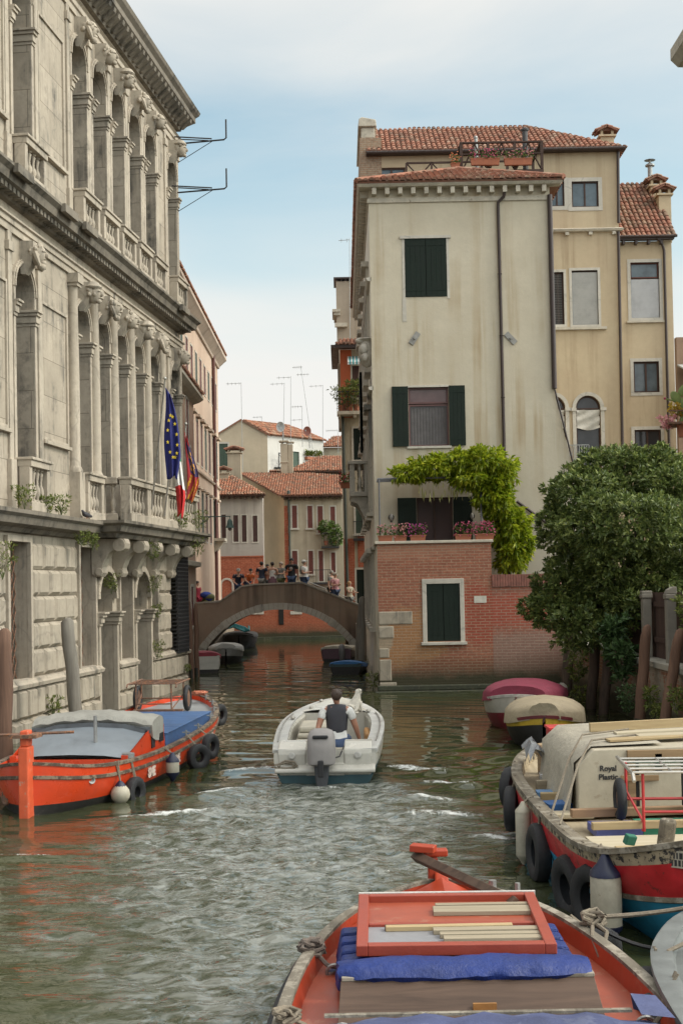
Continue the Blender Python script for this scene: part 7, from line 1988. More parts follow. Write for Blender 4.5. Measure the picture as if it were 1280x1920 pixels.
m.box(-hw, -hw + .075, -hl, hl, -.04, .03); m.box(hw - .075, hw, -hl, hl, -.04, .03); m.box(-hw + .075, hw - .075, -hl, -hl + .075, -.04, .03); m.box(-hw + .075, hw - .075, hl - .06, hl, -.04, .03); m.box(-hw + .075, hw - .075, -.045, .0, -.035, .0); m.build('frame', plain('salmon_red_paint', (.30, .050, .026), .4, .12, 3), ld, bevel=.006)
m = MB(); m.box(-hw + .075, hw - .075, .0, hl - .06, -.035, -.02); m.build('red_panel', M_SALM, ld); m = MB(); m.box(-hw + .075, hw - .075, -hl + .075, -.045, -.035, -.02); m.build('grey_panel', plain('grey_panel', (.24, .24, .255), .5, .08), ld)
m = MB(); m.box(-hw - .0, hw + .01, hl + .001, hl + .03, -.04, .034); m.build('white_edge', plain('white_edge_trim', (.52, .50, .47), .5), ld)
for k, (cx, cy, L, w, rz, mt, lab) in enumerate(((.24, .40, .66, .05, .01, M_PLANK, 'narrow bleached batten at the far end of the red lid'), (.23, .27, .68, .15, .0, M_PLANK, 'broad bleached board on the red panel of the lid'),
                                               (-.02, -.12, .85, .055, .03, M_PLANKY, 'long yellow batten on the grey panel of the red lid'), (-.30, -.11, .30, .04, .05, M_DKWOOD, 'short dark batten at the left of the yellow batten'), (.22, -.20, .70, .075, .02, M_PLANK, 'grey batten below the yellow batten on the lid'),
                                               (.24, -.30, .66, .06, .0, M_PLANK, 'second grey batten on the lid, nearer the viewer'), (.25, -.39, .64, .075, .01, M_PLANK, 'grey batten nearest the lower edge of the lid'))):
    p = ld.matrix_basis @ Vector((cx, cy, .0)); pk = MB(); pk.rnd = .3 + .1 * k; pk.box(-L / 2, L / 2, -w / 2, w / 2, -.019, .012); o = pk.build('wood_batten', mt, None, bevel=.003, loc=tuple(p), rot=(R(2), 0, rz - R(1.5))); tag(o, lab, 'plank', 'battens lying on the red hatch lid')
t2 = thing('grey_blue_tarpaulin', 'faded blue tarpaulin over the near hatch at the bottom picture edge', 'tarpaulin', FO); m = MB(); rings = []
for k in range(25):
    x = -1.0 + k * 2.02 / 24; q = []
    for j in range(9): y = -3.16 - j * .35; q.append((x + .01 * math.sin(j), y + .02 * math.sin(k * 1.1), .63 + .10 * (1 - (x / 1.05) ** 4) - (.12 if j == 0 else 0) * 0 + .012 * math.sin(k * 1.7 + j) - (.09 if j == 0 else 0)))
    rings.append(q)
m.loft(rings, closed=False); o = m.build('cover', M_TARPG, t2, smooth=True)
m = MB(); m.loft([[(.86, -3.4, .70), (.88, -3.02, .70), (.90, -3.0, .60)], [(1.06, -3.35, .66), (1.03, -3.0, .68), (1.04, -3.0, .58)]], closed=False); m.build('folded_corner', M_TARPG, t2)
m = MB(); m.box(-.90, .86, -3.16, -3.12, .635, .65); m.build('batten', M_RAILG, t2)
bt2 = thing('bow_tarpaulin', 'blue tarpaulin patch tucked into the left bow of the foreground boat', 'tarpaulin', FO); m = MB()
m.loft([[(-.90 + .32 * j / 4, -1.75 + .95 * j / 4 * (1 if i == 0 else 1) + .0, .49 + .03 * math.sin(j * 2 + i)) if i == 0 else (-.60 + .30 * j / 4, -1.75 + .95 * j / 4, .50 + .03 * math.sin(j + i)) for j in range(5)] for i in range(2)], closed=False); m.build('cover', M_TARPB, bt2, smooth=True)
# ropes of the foreground boat
rg = random.Random(11)


def knot(mb, c, r, n=40, rr=.014):
    mb.tube([Vector(c) + Vector((r * math.cos(k * .9) * rg.uniform(.5, 1.2), r * math.sin(k * 1.13) * rg.uniform(.4, 1.1), r * .5 * math.sin(k * .7) + r * .3)) for k in range(n)], rr, 6)


rp = thing('mooring_rope', 'rope knotted round the left gunwale of the foreground boat beside the blue patch', 'rope', FO); m = MB(); knot(m, (-1.0, -1.62, .60), .09, 40, .016); m.tube([(-1.0, -1.65, .62), (-.9, -1.72, .53), (-.7, -1.78, .5)], .016, 6); m.tube([(-1.04, -1.6, .6), (-1.14, -1.7, .5), (-1.18, -1.9, .35), (-1.26, -2.4, .1), (-1.3, -3.2, .02)], .016, 6); m.build('rope', plain('dark_rope', (.15, .12, .10), .95, .3, 40, bump=.6, bscale=90), rp)
rp = thing('mooring_rope', 'rope lashed across the left gunwale at the bottom edge of the foreground boat', 'rope', FO); m = MB(); knot(m, (-1.12, -3.12, .62), .07); m.tube([(-1.1, -3.1, .62), (-.95, -3.02, .52), (-.80, -2.98, .5)], .016, 6); m.tube([(-1.14, -3.1, .6), (-1.3, -3.2, .5), (-1.6, -3.4, .3)], .014, 6); m.build('rope', M_ROPE, rp)
rp = thing('mooring_rope', 'thick knotted rope from the right bow of the foreground boat to the grey boat', 'rope', FO); kx, ky, kz = 1.00, -1.20, .66; m = MB(); knot(m, (kx, ky, kz), .085, 46, .015)
for e in ((1.98, -.95, .72), (1.92, -.90, .70)): m.tube(rope_path((kx, ky, kz + .03), e, .02, 8), .017, 6)
m.tube([(kx, ky, kz), (kx - .05, ky - .25, .62), (kx - .03, ky - .42, .52)], .015, 6); m.tube([(kx, ky, kz), (kx + .06, ky - .22, .64), (kx + .0, ky - .36, .52)], .015, 6); m.build('rope', M_ROPE, rp)
rp = thing('mooring_rope', 'dark cable sagging over the water between the foreground boat and the grey boat', 'rope', FO); m = MB(); m.tube(rope_path((1.05, -1.1, .60), (2.0, -1.25, .56), .14, 12), .016, 6); m.build('rope', M_BLKV, rp)
rp = thing('mooring_rope', 'light rope running over the right gunwale near the bottom of the picture', 'rope', FO); m = MB(); m.tube([(.98, -3.05, .50), (1.12, -2.98, .62), (1.25, -3.0, .60), (1.34, -3.3, .45), (1.5, -3.6, .5)], .014, 6); m.build('rope', M_ROPE, rp)
tyre('tyre fender between the right bow of the foreground boat and the rope', tuple(FO + Vector((1.10, -1.0, .30))), .19, .08, (1, -.7, 0), tuple(FO + Vector((.9, -.9, .62))), 'tyre fenders between the near boats')

# ---- blue and red work boat on the right with the low cream cabin
WO_ = Vector((3.16, 10.95, 0)); wbt = thing('work_boat', 'worn blue and red wooden work boat with a low cream cabin and planks', 'boat', WO_)
WM = XF(WO_)
M_WRED = plain('worn_red_paint', (.50, .022, .028), .4, .35, 3, bump=.15, bscale=10, wear=(.15, .03, .025), wear_amt=.58); M_WBLUE = plain('worn_blue_paint', (.03, .27, .46), .45, .25, 3, wear=(.05, .055, .03), wear_amt=.60, bump=.1)
M_FLAKE = plain('flaking_cream_paint', (.36, .29, .19), .8, .3, 7, wear=(.022, .02, .02), wear_amt=.515, bump=.4, bscale=30)
M_RAILO = wood('old_gunwale_wood', (.20, .17, .125), (.08, .066, .05), .85, 1, 1.0, (.28, .25, .20))
st = [(-.02, .03, 1.01, .02), (.05, .36, .95, .08), (.25, .68, .87, .25), (.65, .95, .78, .50), (1.3, 1.08, .735, .75), (2.4, 1.12, .72, .9), (4, 1.13, .72, .95), (5.6, 1.08, .74, .88), (6.9, .84, .80, .55), (7.6, .45, .86, .2), (7.85, .03, .88, .02)]
S4 = make_hull(wbt, st, [M_FLAKE, M_WRED, M_WBLUE, M_BLACKB], [0, 1, 1, 2, 2, 2], M_RAILO, (.07, .035), .13, wood('cream_deck_wood', (.42, .35, .24), (.29, .23, .15), .75, 1), M_FLAKE, .0, -.4, strake=[(.50, .03, -.1, 2.0)], n=6, lip=.10)
m = MB(); p = Vector((-.52, .08, .80)); M_ = XF((-.47, .135, .80), R(-38)); m.X = M_; m.box(-.17, .17, -.02, 0, -.07, .07); npl = m.build('name_plate', plain('pale_plate', (.42, .38, .30), .7, .2, 9), wbt)
m = MB(M_); rg = random.Random(6)
for r0 in (0.005, -.055):
    x = -.15
    while x < .14: w_ = rg.choice((.012, .02, .028)); m.box(x, x + w_, -.0235, -.0205, r0, r0 + .05); x += w_ + .014
m.build('plate_lettering', M_IRON, wbt)
m = MB(); m.obox((-.42, .55, .93), (.14, .09, .26), (.1, .12, .2)); m.build('bollard', M_RAILO, wbt, bevel=.03)
m = MB(); m.obox((-.70, .72, .85), (.10, .06, .09), (.3, .2, .4)); m.build('wedge', plain('green_block', (.02, .14, .09), .7), wbt, bevel=.01)
# cargo planks
for k, (cx, cy, L, w, h_, z, rz, mt, lab) in enumerate(((.18, 1.00, 1.9, .16, .035, .70, .04, M_PLANKY, 'plank across the near deck of the work boat'), (.55, .86, 1.1, .12, .035, .742, .06, M_PLANKY, 'short plank stacked on the near deck plank at the right'), (.10, 1.38, 2.05, .52, .03, .685, .02, wood('pale_board', (.47, .41, .30), (.37, .31, .21), .75, 0), 'broad pale board across the deck of the work boat'),
                                              (.18, 1.92, 2.0, .08, .07, .73, .06, M_DKWOOD if False else M_PLANKY, 'thick brown beam across the deck in front of the green strip'), (.10, 2.62, 2.0, .10, .08, .73, .06, wood('brown_beam', (.34, .21, .12)), 'brown beam lying against the foot of the cream cabin'))):
    o = MB(); o.rnd = .2 * k + .1; o.box(-L / 2, L / 2, -w / 2, w / 2, 0, h_); q = o.build('deck_plank', mt, None, bevel=.004, loc=tuple(WO_ + Vector((cx, cy, z))), rot=(0, 0, rz)); tag(q, lab, 'plank', 'planks lying on the work boat')
m = MB(); m.box(-.75, -.3, 2.0, 2.5, .62, .70); m.build('blue_hatch', plain('violet_blue_paint', (.10, .12, .34), .6), wbt); m = MB(); m.box(-.295, 1.0, 2.0, 2.5, .62, .715); m.build('green_hatch', plain('green_hatch_paint', (.045, .27, .17), .6, .2), wbt)
# cabin
M_CAB = plain('cream_cabin_paint', (.44, .39, .295), .5, .12, 3, wear=(.33, .28, .20), wear_amt=.60); cy0, cy1 = 3.15, 5.6
cz0, cz1 = .64, 1.33
m = MB(); out = [(-.72, cz0), (-.72, 1.16), (-.55, cz1), (1.02, cz1 + .03), (1.08, 1.2), (1.08, cz0)]
m.prism(out, lambda u, v, w: (u, w, v), cy0, cy1); cab = m.build('cabin', M_CAB, wbt, bevel=.012)
m = MB(); m.box(-.20, 1.10, cy0 - .045, cy0 - .001, cz1 - .10, cz1 - .01); m.box(-.20, -.12, cy0 - .04, cy0 - .001, cz0, cz1 - .1); m.box(-.28, .12, cy0 - .06, cy0 - .041, 1.0, 1.06); m.build('door_frame', wood('cabin_wood', (.33, .22, .12)), cab, bevel=.004)
for a, b in ((-.08, .36), (.42, .9)):
    m = MB(); m.box(a, b, cy0 - .03, cy0 - .002, cz0 + .03, cz1 - .14); d = m.build('cabin_door', M_CAB, cab, bevel=.006); m = MB(); m.box((a + b) / 2 - .05, (a + b) / 2 + .02, cy0 - .045, cy0 - .031, cz1 - .24, cz1 - .05); m.build('hinge', M_IRON, d)
m = MB(); m.box(-.115, -.085, cy0 - .025, cy0 - .002, cz0, cz1 - .1); m.box(.365, .415, cy0 - .025, cy0 - .002, cz0, cz1 - .1); m.build('door_gap', M_DARKROOM, cab)
m = MB(); m.box(.55, .90, cy0 - .05, cy0 - .031, .72, .86); m.build('door_plate', plain('ochre_plate', (.35, .28, .15), .6), cab)
M_ = Matrix(((1, 0, 0, -.40), (0, 0, -1, cy0 - .004), (0, 1, 0, 1.13), (0, 0, 0, 1))); text_mesh('sign_lettering', 'Royal', .08, M_IRON, cab, M_, .003, .002); M_[2][3] = 1.04; text_mesh('sign_lettering', 'Plastic', .08, M_IRON, cab, M_, .003, .002)
m = MB(); m.loft([[(-.80, y, .62), (-.745, y, 1.0), (-.74, y, 1.18), (-.55, y, cz1 + .02), (.2, y, cz1 + .045)] for y in (cy0 + .12, cy0 + .5, 4.2, 4.9, cy1 - .1)], closed=False); m.build('cabin_tarp', plain('cream_tarp', (.42, .38, .30), .7, .1, 5, bump=.5, bscale=10), cab, smooth=True)
for a in (0, .18):
    rr = thing('lashing_rope', ('far' if a else 'near') + ' rope lashed from the gunwale over the cream cabin corner', 'rope', WO_); m = MB(); m.tube([(-1.12, 1.9 + a * 3, .78), (-.74, 3.0 + a * 3, 1.2), (-.50, 3.5 + a * 3, cz1 + .06), (.1, 3.9 + a * 3, cz1 + .07)], .012, 5); m.build('rope', M_ROPE, rr)
for k, (cx, cy, L, w, z, rz, lab) in enumerate(((.15, 3.6, .95, .20, .05, .10, 'thin plywood sheet at the near left of the cabin roof'), (.55, 3.75, 1.0, .22, .065, -.03, 'plywood sheet lying over the other on the cabin roof'), (.35, 4.6, 1.35, .07, .05, .06, 'long board on edge at the back of the cabin roof'), (.5, 4.25, 1.2, .16, .05, .03, 'flat board between the plywood and the back board on the cabin roof'))):
    o = MB(); o.rnd = .2 * k; o.box(-L / 2, L / 2, -w / 2, w / 2, 0, .025 if k != 2 else .10); q = o.build('roof_plank', M_PLANKY if k % 2 == 0 else wood('pale_board', (1, 1, 1)), None, bevel=.003, loc=tuple(WO_ + Vector((cx, cy, cz1 + z))), rot=(0, R(-1.5), rz)); tag(q, lab, 'plank', 'planks on the cabin roof')
rb = thing('red_crate', 'red open crate standing behind the cream cabin roof', 'crate', WO_ + Vector((-.35, 5.9, .64))); m = MB(); m.box(-.25, .0, -.2, .2, 0, .62); m.build('body', plain('bright_red', (.5, .03, .03), .5), rb, bevel=.01); m = MB(); m.box(-.27, .02, -.22, .22, .622, .65); m.build('rim', plain('bright_red', (1, 1, 1)), rb)
bs = thing('plastic_sheet', 'crumpled translucent dark plastic beside the cream cabin', 'plastic', WO_ + Vector((-.72, 5.7, .9))); m = MB(); rg = random.Random(3); m.loft([[(.4 * (i / 6 - .5), .8 * (j / 7 - .5), .15 * rg.random() + .12 * math.sin(i)) for i in range(7)] for j in range(8)], closed=False); m.build('sheet', plain('grey_plastic', (.20, .21, .22), .25, .2), bs)
hand_cart('aluminium and red hand cart with rubber wheels on the work boat deck', tuple(WO_ + Vector((-.06, 1.75, .70))), R(-4), .78, 1.0, .58, .215, plain('red_tube', (.45, .03, .03), .4), M_STEEL)
# goods along the far left deck
for k, (cx, cy, L, w, h_, mt, nm, lab, cat) in enumerate(((-.78, 3.2, .42, .25, .05, wood('pale_board', (1, 1, 1)), 'loose_board', 'pale board beside the near end of the cabin', 'plank'), (-.80, 3.65, .40, .28, .09, plain('blue_paint', (.03, .12, .33), .6), 'blue_box', 'low blue box on the left deck of the work boat', 'box'), (-.78, 4.1, .40, .08, .12, M_PLANKY, 'loose_board', 'brown board behind the blue box on the side deck', 'plank'),
                                                    (-.76, 4.5, .42, .2, .08, plain('light_blue', (.12, .25, .45), .6), 'light_blue_box', 'light blue box on the side deck between the boards', 'box'), (-.70, 4.95, .42, .09, .14, M_PLANK, 'loose_board', 'grey board on the side deck near the stern', 'plank'), (-.62, 5.4, .36, .25, .16, plain('silver_foil', (.55, .55, .55), .25, metal=.6), 'foil_parcel', 'silver foil parcel near the stern of the work boat', 'parcel'))):
    o = MB(); o.box(-L / 2, L / 2, -w / 2, w / 2, 0, h_); q = o.build(nm, mt, None, bevel=.008, loc=tuple(WO_ + Vector((cx, cy, .62))), rot=(0, 0, .15 * math.sin(k * 2))); tag(q, lab, cat)
bk = thing('cork_bollard', 'worn tan bollard at the stern corner of the work boat', 'bollard', WO_ + Vector((-.62, 6.3, .74))); m = MB(); m.lathe([(.07, -.1), (.07, .14), (.12, .17), (.13, .24), (.10, .28)], (0, 0, 0), 12); m.build('post', wood('tan_wood', (.45, .33, .2)), bk, smooth=True)
for y, z, R_, r_, ax, lab in ((6.35, .46, .20, .085, (1, -.55, 0), 'farthest tyre fender near the stern of the blue and red work boat'), (5.35, .36, .20, .085, (1, -.2, .0), 'second tyre fender from the stern of the blue and red work boat'), (3.1, .27, .235, .085, (1, .08, 0), 'tyre fender right behind the long cream fender on the work boat'), (1.75, .20, .24, .09, (1, .25, .1), 'tyre fender dipping beside the blue hull in the middle of the work boat'), (1.05, .26, .245, .085, (1, .4, 0), 'tyre fender behind the white fender with dark ends on the bow')):
    x = -side_x(S4, y, z, 0) - .10; tyre(lab, WM @ Vector((x, y, z)), R_, r_, ax, rail_pt(S4, WM, y, -1), 'tyre fenders on the blue and red work boat')
y = 3.75; fender('long cream fender hanging on the left side of the work boat', WM @ Vector((-side_x(S4, y, .3, 0) - .15, y, .36)), .085, .48, M_FEND, rail_pt(S4, WM, y, -1))
y = .72; fender('large white fender with dark blue ends on the bow of the work boat', WM @ Vector((-side_x(S4, y, .3, 0) - .17, y - .12, .36)), .135, .46, M_NAVY, rail_pt(S4, WM, y, -1))

# ---- corner of a grey boat, bottom right
GO = Vector((2.80, 9.75, 0)); gb = thing('grey_boat', 'bow of a grey boat with a green stripe at the bottom right corner', 'boat', GO)
st = [(-5, .95, .62, .8), (-2.5, .95, .63, .8), (-1.2, .86, .66, .66), (-.5, .62, .70, .4), (-.12, .34, .73, .15), (.0, .04, .75, .02)]
M_GB = plain('grey_boat_paint', (.13, .14, .135), .6, .15, 3, wear=(.18, .18, .175), wear_amt=.62); S5 = make_hull(gb, st, [M_GB, plain('grey_green_stripe', (.06, .14, .125), .4)], [0, 1, 0, 0], plain('light_grey_rail', (.16, .17, .165), .6), (.05, .03), .04, M_GB, M_GB, .0, -.3, n=4, lip=.12)
m = MB(); m.lathe([(.09, 0), (.08, .05), (.06, .08), (.065, .16), (.10, .18), (.10, .21), (.05, .23)], (-.18, -.20, .72), 14); m.lathe([(.09, 0), (.08, .05), (.06, .08), (.065, .2), (.10, .22), (.10, .25), (.05, .27)], (-.06, -.10, .74), 14); m.build('bollard', M_RUST, gb, smooth=True)
m = MB(); m.lathe([(.13, .0), (.13, .26), (.11, .30)], (.12, .22, .78), 14); m.lathe([(.10, .0), (.10, .22)], (.02, .06, .76), 12); m.build('wooden_post', M_PLANK, gb)
rr = thing('mooring_rope', 'pale rope looped over the grey boat down to its tyre', 'rope', GO); m = MB(); m.tube([(.1, -.9, .72), (-.45, -.82, .74), (-.72, -.98, .68), (-.82, -1.2, .45), (-.95, -1.5, .2)], .015, 6); m.build('rope', M_ROPE, rr)
for y, z, lab in ((-.98, .30, 'upper tyre fender on the side of the grey boat'), (-1.55, .30, 'lower tyre fender on the side of the grey boat')):
    tyre(lab, tuple(GO + Vector((-side_x(S5, y, z, 0) - .09, y, z))), .20, .085, (1, .1, 0), tuple(GO + Vector((-.8, y, .70))), 'tyre fenders between the near boats')


# ------------------------------------------------------------------ covered boats
def covered_boat(name, lab, loc, rz, L, hb, zg, hullmats, splits, rim, cover_m, peak, y0, y1, transom=False, coverw=1.0, ridge=.12, name2='cover'):
    root = thing(name, lab, 'boat', loc, rz)
    st = [(0, .03, zg + .20, .02), (.03 * L, hb * .40, zg + .17, hb * .16), (.09 * L, hb * .72, zg + .11, hb * .42), (.22 * L, hb * .95, zg + .04, hb * .75), (.55 * L, hb, zg, hb * .85), (.85 * L, hb * .9, zg + .02, hb * .75), (L, hb * .75, zg + .05, hb * .6)] if not transom else [(0, .03 if not transom else hb * .8, zg + .14, .02 if not transom else hb * .7), (.12 * L * .5, hb * .45 if not transom else hb * .88, zg + .11, hb * .25 if not transom else hb * .75), (.25 * L, hb * .86, zg + .05, hb * .68), (.55 * L, hb, zg, hb * .85), (.85 * L, hb * .9, zg + .02, hb * .75), (L, hb * .75 if not transom else .05, zg + .05, hb * .6 if not transom else .03)]
    S_ = make_hull(root, st, hullmats, splits, rim, (.06, .04), .08, hullmats[0], hullmats[0], .0, -.25, not transom, n=4, transom_end=-1) if not transom else make_hull(root, st, hullmats, splits, rim, (.06, .04), .08, hullmats[0], hullmats[0], .0, -.25, True, n=4)
    m = MB(); rings = []; n = 14; rg = random.Random(int(L * 10))
    for j in range(n + 1):
        y = y0 + (y1 - y0) * j / n; g = gun(S_, y); e = math.sin(math.pi * (.12 + .88 * j / n)) ** .5 if j < n else .35; row = []
        for k in range(13):
            a = math.pi * k / 12; row.append((-math.cos(a) * (g[1] + .05) * coverw, y + .02 * rg.uniform(-1, 1), g[2] + .01 - (.07 if k in (0, 12) else 0) + peak * e * math.sin(a) ** .8 + .012 * rg.uniform(-1, 1)))
        rings.append(row)
    m.loft(rings, closed=False, cap0=True, cap1=True); m.build(name2, cover_m, root, smooth=True)
    return root, S_


M_MAROON = plain('maroon_canvas', (.22, .03, .06), .7, .15, 4, bump=.4, bscale=9); M_TAN = plain('tan_canvas', (.35, .29, .195), .75, .12, 4, bump=.5, bscale=8); M_MHULL = plain('maroon_hull', (.19, .02, .035), .4, .2, 4); M_WHULL = plain('white_hull', (.44, .42, .37), .4, .12, 4, wear=(.36, .34, .29), wear_amt=.62); M_TEALH = plain('dark_teal', (.03, .06, .065), .5)
p = at(948, 1372, Z=0); covered_boat('covered_boat', 'white and maroon boat under a maroon canvas hood beside the right bank', (p.x + .25, p.y + .2, 0), R(-13), 5.2, .86, .54, [M_WHULL, M_MHULL], [0, 0, 1, 1], plain('white_rim', (.44, .43, .40), .4), M_MAROON, .40, .35, 3.6)
p = at(1012, 1408, Z=0); tbt, _S = covered_boat('covered_boat', 'dark boat with yellow trim under a tan canvas cover on the right', (p.x + .1, p.y + .1, 0), R(-9), 4.6, .76, .42, [plain('yellow_trim', (.50, .33, .03), .5), M_BLACKB], [0, 1, 1, 1], plain('dark_red_rim', (.13, .02, .025), .5), M_TAN, .42, .10, 3.6)
m = MB()
for k in range(7): m.obox((-.36 + k * .12, .26 * abs(k - 3) / 3 - .02, .56), (.03, .015, .12), (0, .5 * (k % 2) - .25, 0))
m.build('cover_straps', M_DK, tbt)
p = at(382, 1264, Z=0); covered_boat('covered_boat', 'white hulled boat with a dark red tarpaulin by the palace corner', (p.x, p.y, 0), R(8), 4.6, .70, .50, [M_WHULL, M_BLACKB], [0, 0, 0, 1], M_WHULL, plain('crimson_tarp', (.24, .028, .045), .7, .15, 4, bump=.4), .24, .1, 2.6, True)
p = at(424, 1246, Z=0); covered_boat('covered_boat', 'grey boat under a pale grey cover at the left foot of the bridge', (p.x, p.y, 0), R(5), 4.8, .72, .50, [plain('grey_hull', (.22, .22, .21), .5), M_BLACKB], [0, 0, 1, 1], plain('grey_rim', (.36, .36, .34), .5), plain('pale_grey_cover', (.34, .335, .31), .7, .12, 4, bump=.4), .30, .2, 4.4)
p = at(631, 1242, Z=0); b4, S6 = covered_boat('moored_motorboat', 'cream motorboat with a grey outboard moored at the right foot of the bridge', (p.x, p.y, 0), R(-3), 4.6, .72, .42, [plain('aubergine_hull', (.07, .025, .04), .4), M_BLACKB], [0, 0, 0, 1], M_WHULL, plain('cream_cover', (.52, .48, .38), .7, .1, 4, bump=.3), .18, .15, 4.2, True)
e2 = thing('outboard_engine', 'small grey outboard on the moored cream motorboat', 'engine', (p.x + .22, p.y - .12, .3)); m = MB(); m.loft([[(w * math.cos(a), d * math.sin(a), z) for a in (k * math.pi / 5 for k in range(10))] for z, w, d in ((-.2, .10, .12), (.1, .13, .18), (.36, .13, .18), (.44, .06, .08))], cap0=True, cap1=True); m.build('cowling', plain('mid_grey', (.16, .16, .165), .5), e2, smooth=True); m = MB(); m.box(-.05, .05, -.06, .06, -.6, -.2); m.build('leg', M_IRON, e2)
p = at(648, 1266, Z=0); covered_boat('covered_boat', 'small dark boat under a bright blue cover in front of the cream motorboat', (p.x, p.y, 0), R(-4), 4.0, .62, .24, [M_TEALH, M_BLACKB], [0, 1, 1, 1], M_TEALH, plain('bright_blue_cover', (.045, .18, .45), .6, .15, 4, bump=.4), .16, .1, 2.2, True)
p = at(470, 1214, Z=0); b6, S7 = covered_boat('dark_barge', 'dark barge with blue green pipes under the left half of the bridge', (p.x - .5, p.y - 1.5, 0), R(3), 8.0, .9, .55, [plain('near_black_hull', (.022, .018, .017), .6), M_BLACKB], [0, 0, 1, 1], M_BLACKB, plain('dark_load', (.05, .045, .04), .8), .25, .8, 6.5)
hz = thing('hose_coil', 'blue green hoses heaped on the dark barge under the bridge', 'hose', (p.x - .6, p.y, .95)); m = MB()
for k in range(4): m.tube([(-.9 + .1 * k, -.3 + .2 * k, .12 * k), (-.3, -.1, .15 + .05 * k), (.3, .1 * k, -.1 + .06 * k), (.55, -.2, -.05), (.5, .2, .15)], .055, 7)
m.build('hose', plain('blue_green_plastic', (.03, .22, .24), .5), hz, smooth=True)
# ------------------------------------------------------------------ right bank: quay wall, fence, poles, tree
XQ = at(1052, 1290, Z=0).x + .12
q_ = MB(); q_.box(XQ, XQ + .5, 22, YB - .25, -1, 1.28)
qw = thing('quay_wall', 'old mossy brick and plaster quay wall below the fence on the right bank', 'wall', (0, 0, 0))
q_.build('wall', brick('quay_brick', (.30, .14, .09), (.23, .12, .08), (.30, .27, .21), patches=(), wet=.55, plaster=((.27, .24, .19), .47)), qw)
q_ = MB(); q_.box(XQ - .07, XQ + .6, 22, YB - .25, 1.284, 1.42); q_.build('coping', stone('quay_coping', (.34, .32, .27), False, .5), qw, bevel=.02)
m = MB(); m.box(XQ + .5, 60, 20, 51.5, -1, 1.30); structure(m.build('garden_ground', plain('garden_soil', (.07, .06, .035), .95, .4, 3)))
fn = thing('timber_fence', 'dark brown slatted timber fence on the quay wall behind the mooring poles', 'fence', (XQ + .35, 0, 1.42))
M_FEN = wood('fence_timber', (.085, .052, .042), (.045, .028, .024), .8, 2)
m = MB(); y = 22.2
while y < 35: m.rnd = random.random(); m.box(.0, .025, y, y + .085, -.02, 1.42 + .01 * random.random()); y += .094
m.build('slats', M_FEN, fn)
m = MB()
for z in (.35, 1.12): m.box(-.05, -.003, 22.2, 35, z, z + .10)
m.build('fence_rail', M_FEN, fn)
M_POST = stone('concrete_post', (.24, .22, .185), False, .6)
for i, (px, lab) in enumerate(((1250, 'pale stone fence post with rounded top between the two right poles'), (1205, 'stone fence post with flat cap under the tree, beside the reddish pole'))):
    k = (px - 640) / 2500; Y = (XQ + .12) / k; pt = thing('fence_post', lab, 'post', (XQ + .16, Y, 1.42), 0, 'stone fence posts')
    m = MB(); m.box(-.10, .10, -.10, .10, -.3, 1.30); m.build('shaft', M_POST, pt, bevel=.02); m = MB(); m.box(-.12, .12, -.12, .12, 1.302, 1.40)
    m.prism([(-.11, 1.402), (.11, 1.402), (.11, 1.55), (.04, 1.55), (-.07, 1.49)] if i == 0 else [(-.11, 1.402), (.11, 1.402), (.11, 1.46), (-.11, 1.46)], lambda u, v, w: (u, w, v), -.11, .11); m.build('cap', M_POST, pt, bevel=.015)

M_POLE = wood('reddish_pole_wood', (.185, .105, .07), (.105, .06, .042), .8, 2, .7); M_POLED = wood('dark_pole_wood', (.115, .08, .06), (.05, .036, .03), .85, 2, .7); M_POLEG = wood('grey_pole_wood', (.23, .21, .175), (.13, .115, .095), .9, 2, .7)


def pole(lab, base, top, r, mat, taper=.75, grp='mooring poles'):
    b, t = Vector(base), Vector(top); root = thing('mooring_pole', lab, 'pole', tuple(b), 0, grp); d = t - b; m = MB(); rg = random.Random(int(b.x * 100) + 7)
    n = 10; path = [d * (k / n) + Vector((.012 * math.sin(k * 1.3), .012 * math.cos(k), 0)) for k in range(n + 1)]; path[0] = -d * .25
    path.append(d * 1.004); m.tube(path, [r] * (n - 1) + [r * .98, r * taper, r * taper * .8], 14); m.build('shaft', mat, root, smooth=True)
    m = MB(); m.tube([-d * .2, d * .12], [r * 1.02, r * 1.015], 14); m.build('wet_foot', plain('wet_wood', (.03, .028, .02), .5, .4, 6), root, smooth=True); return root


def pole_px(lab, bx, by, tx, ty, Y, w, mat, **kw):
    b = at(bx, by, Y=Y); t = at(tx, ty, Y=Y + .1); 
    if b.z > 0: b = b + (b - t) * (b.z / (t.z - b.z))
    return pole(lab, tuple(b), tuple(t), w / 2 / (2500 / Y), mat, **kw)


pole_px('dark weathered pole beside the faded garden wall, farthest of the right bank poles', 1059, 1318, 1072, 1150, 35.5, 20, M_POLED, grp='mooring poles on the right bank')
pole_px('left of two dark poles under the tree crown on the right bank', 1104, 1365, 1118, 1190, 32.6, 19, M_POLED, grp='mooring poles on the right bank')
pole_px('right of two dark poles under the tree crown on the right bank', 1128, 1366, 1143, 1200, 31.3, 19, M_POLED, grp='mooring poles on the right bank')
pole_px('reddish brown pole with blunt top in front of the fence', 1197, 1366, 1212, 1176, 27.6, 20, M_POLE, grp='mooring poles on the right bank')
pole_px('leaning reddish brown pole at the right picture edge', 1243, 1368, 1274, 1183, 25.6, 20, M_POLE, grp='mooring poles on the right bank')
pole_px('thick brown pole at the left picture edge beside the orange boat', 10, 1400, 8, 1186, 22.5, 28, M_POLE, grp='mooring poles on the left bank', taper=.85)
pole_px('grey bleached pole leaning against the palace behind the orange boat', 143, 1340, 126, 1166, 27.5, 25, M_POLEG, grp='mooring poles on the left bank', taper=.95)
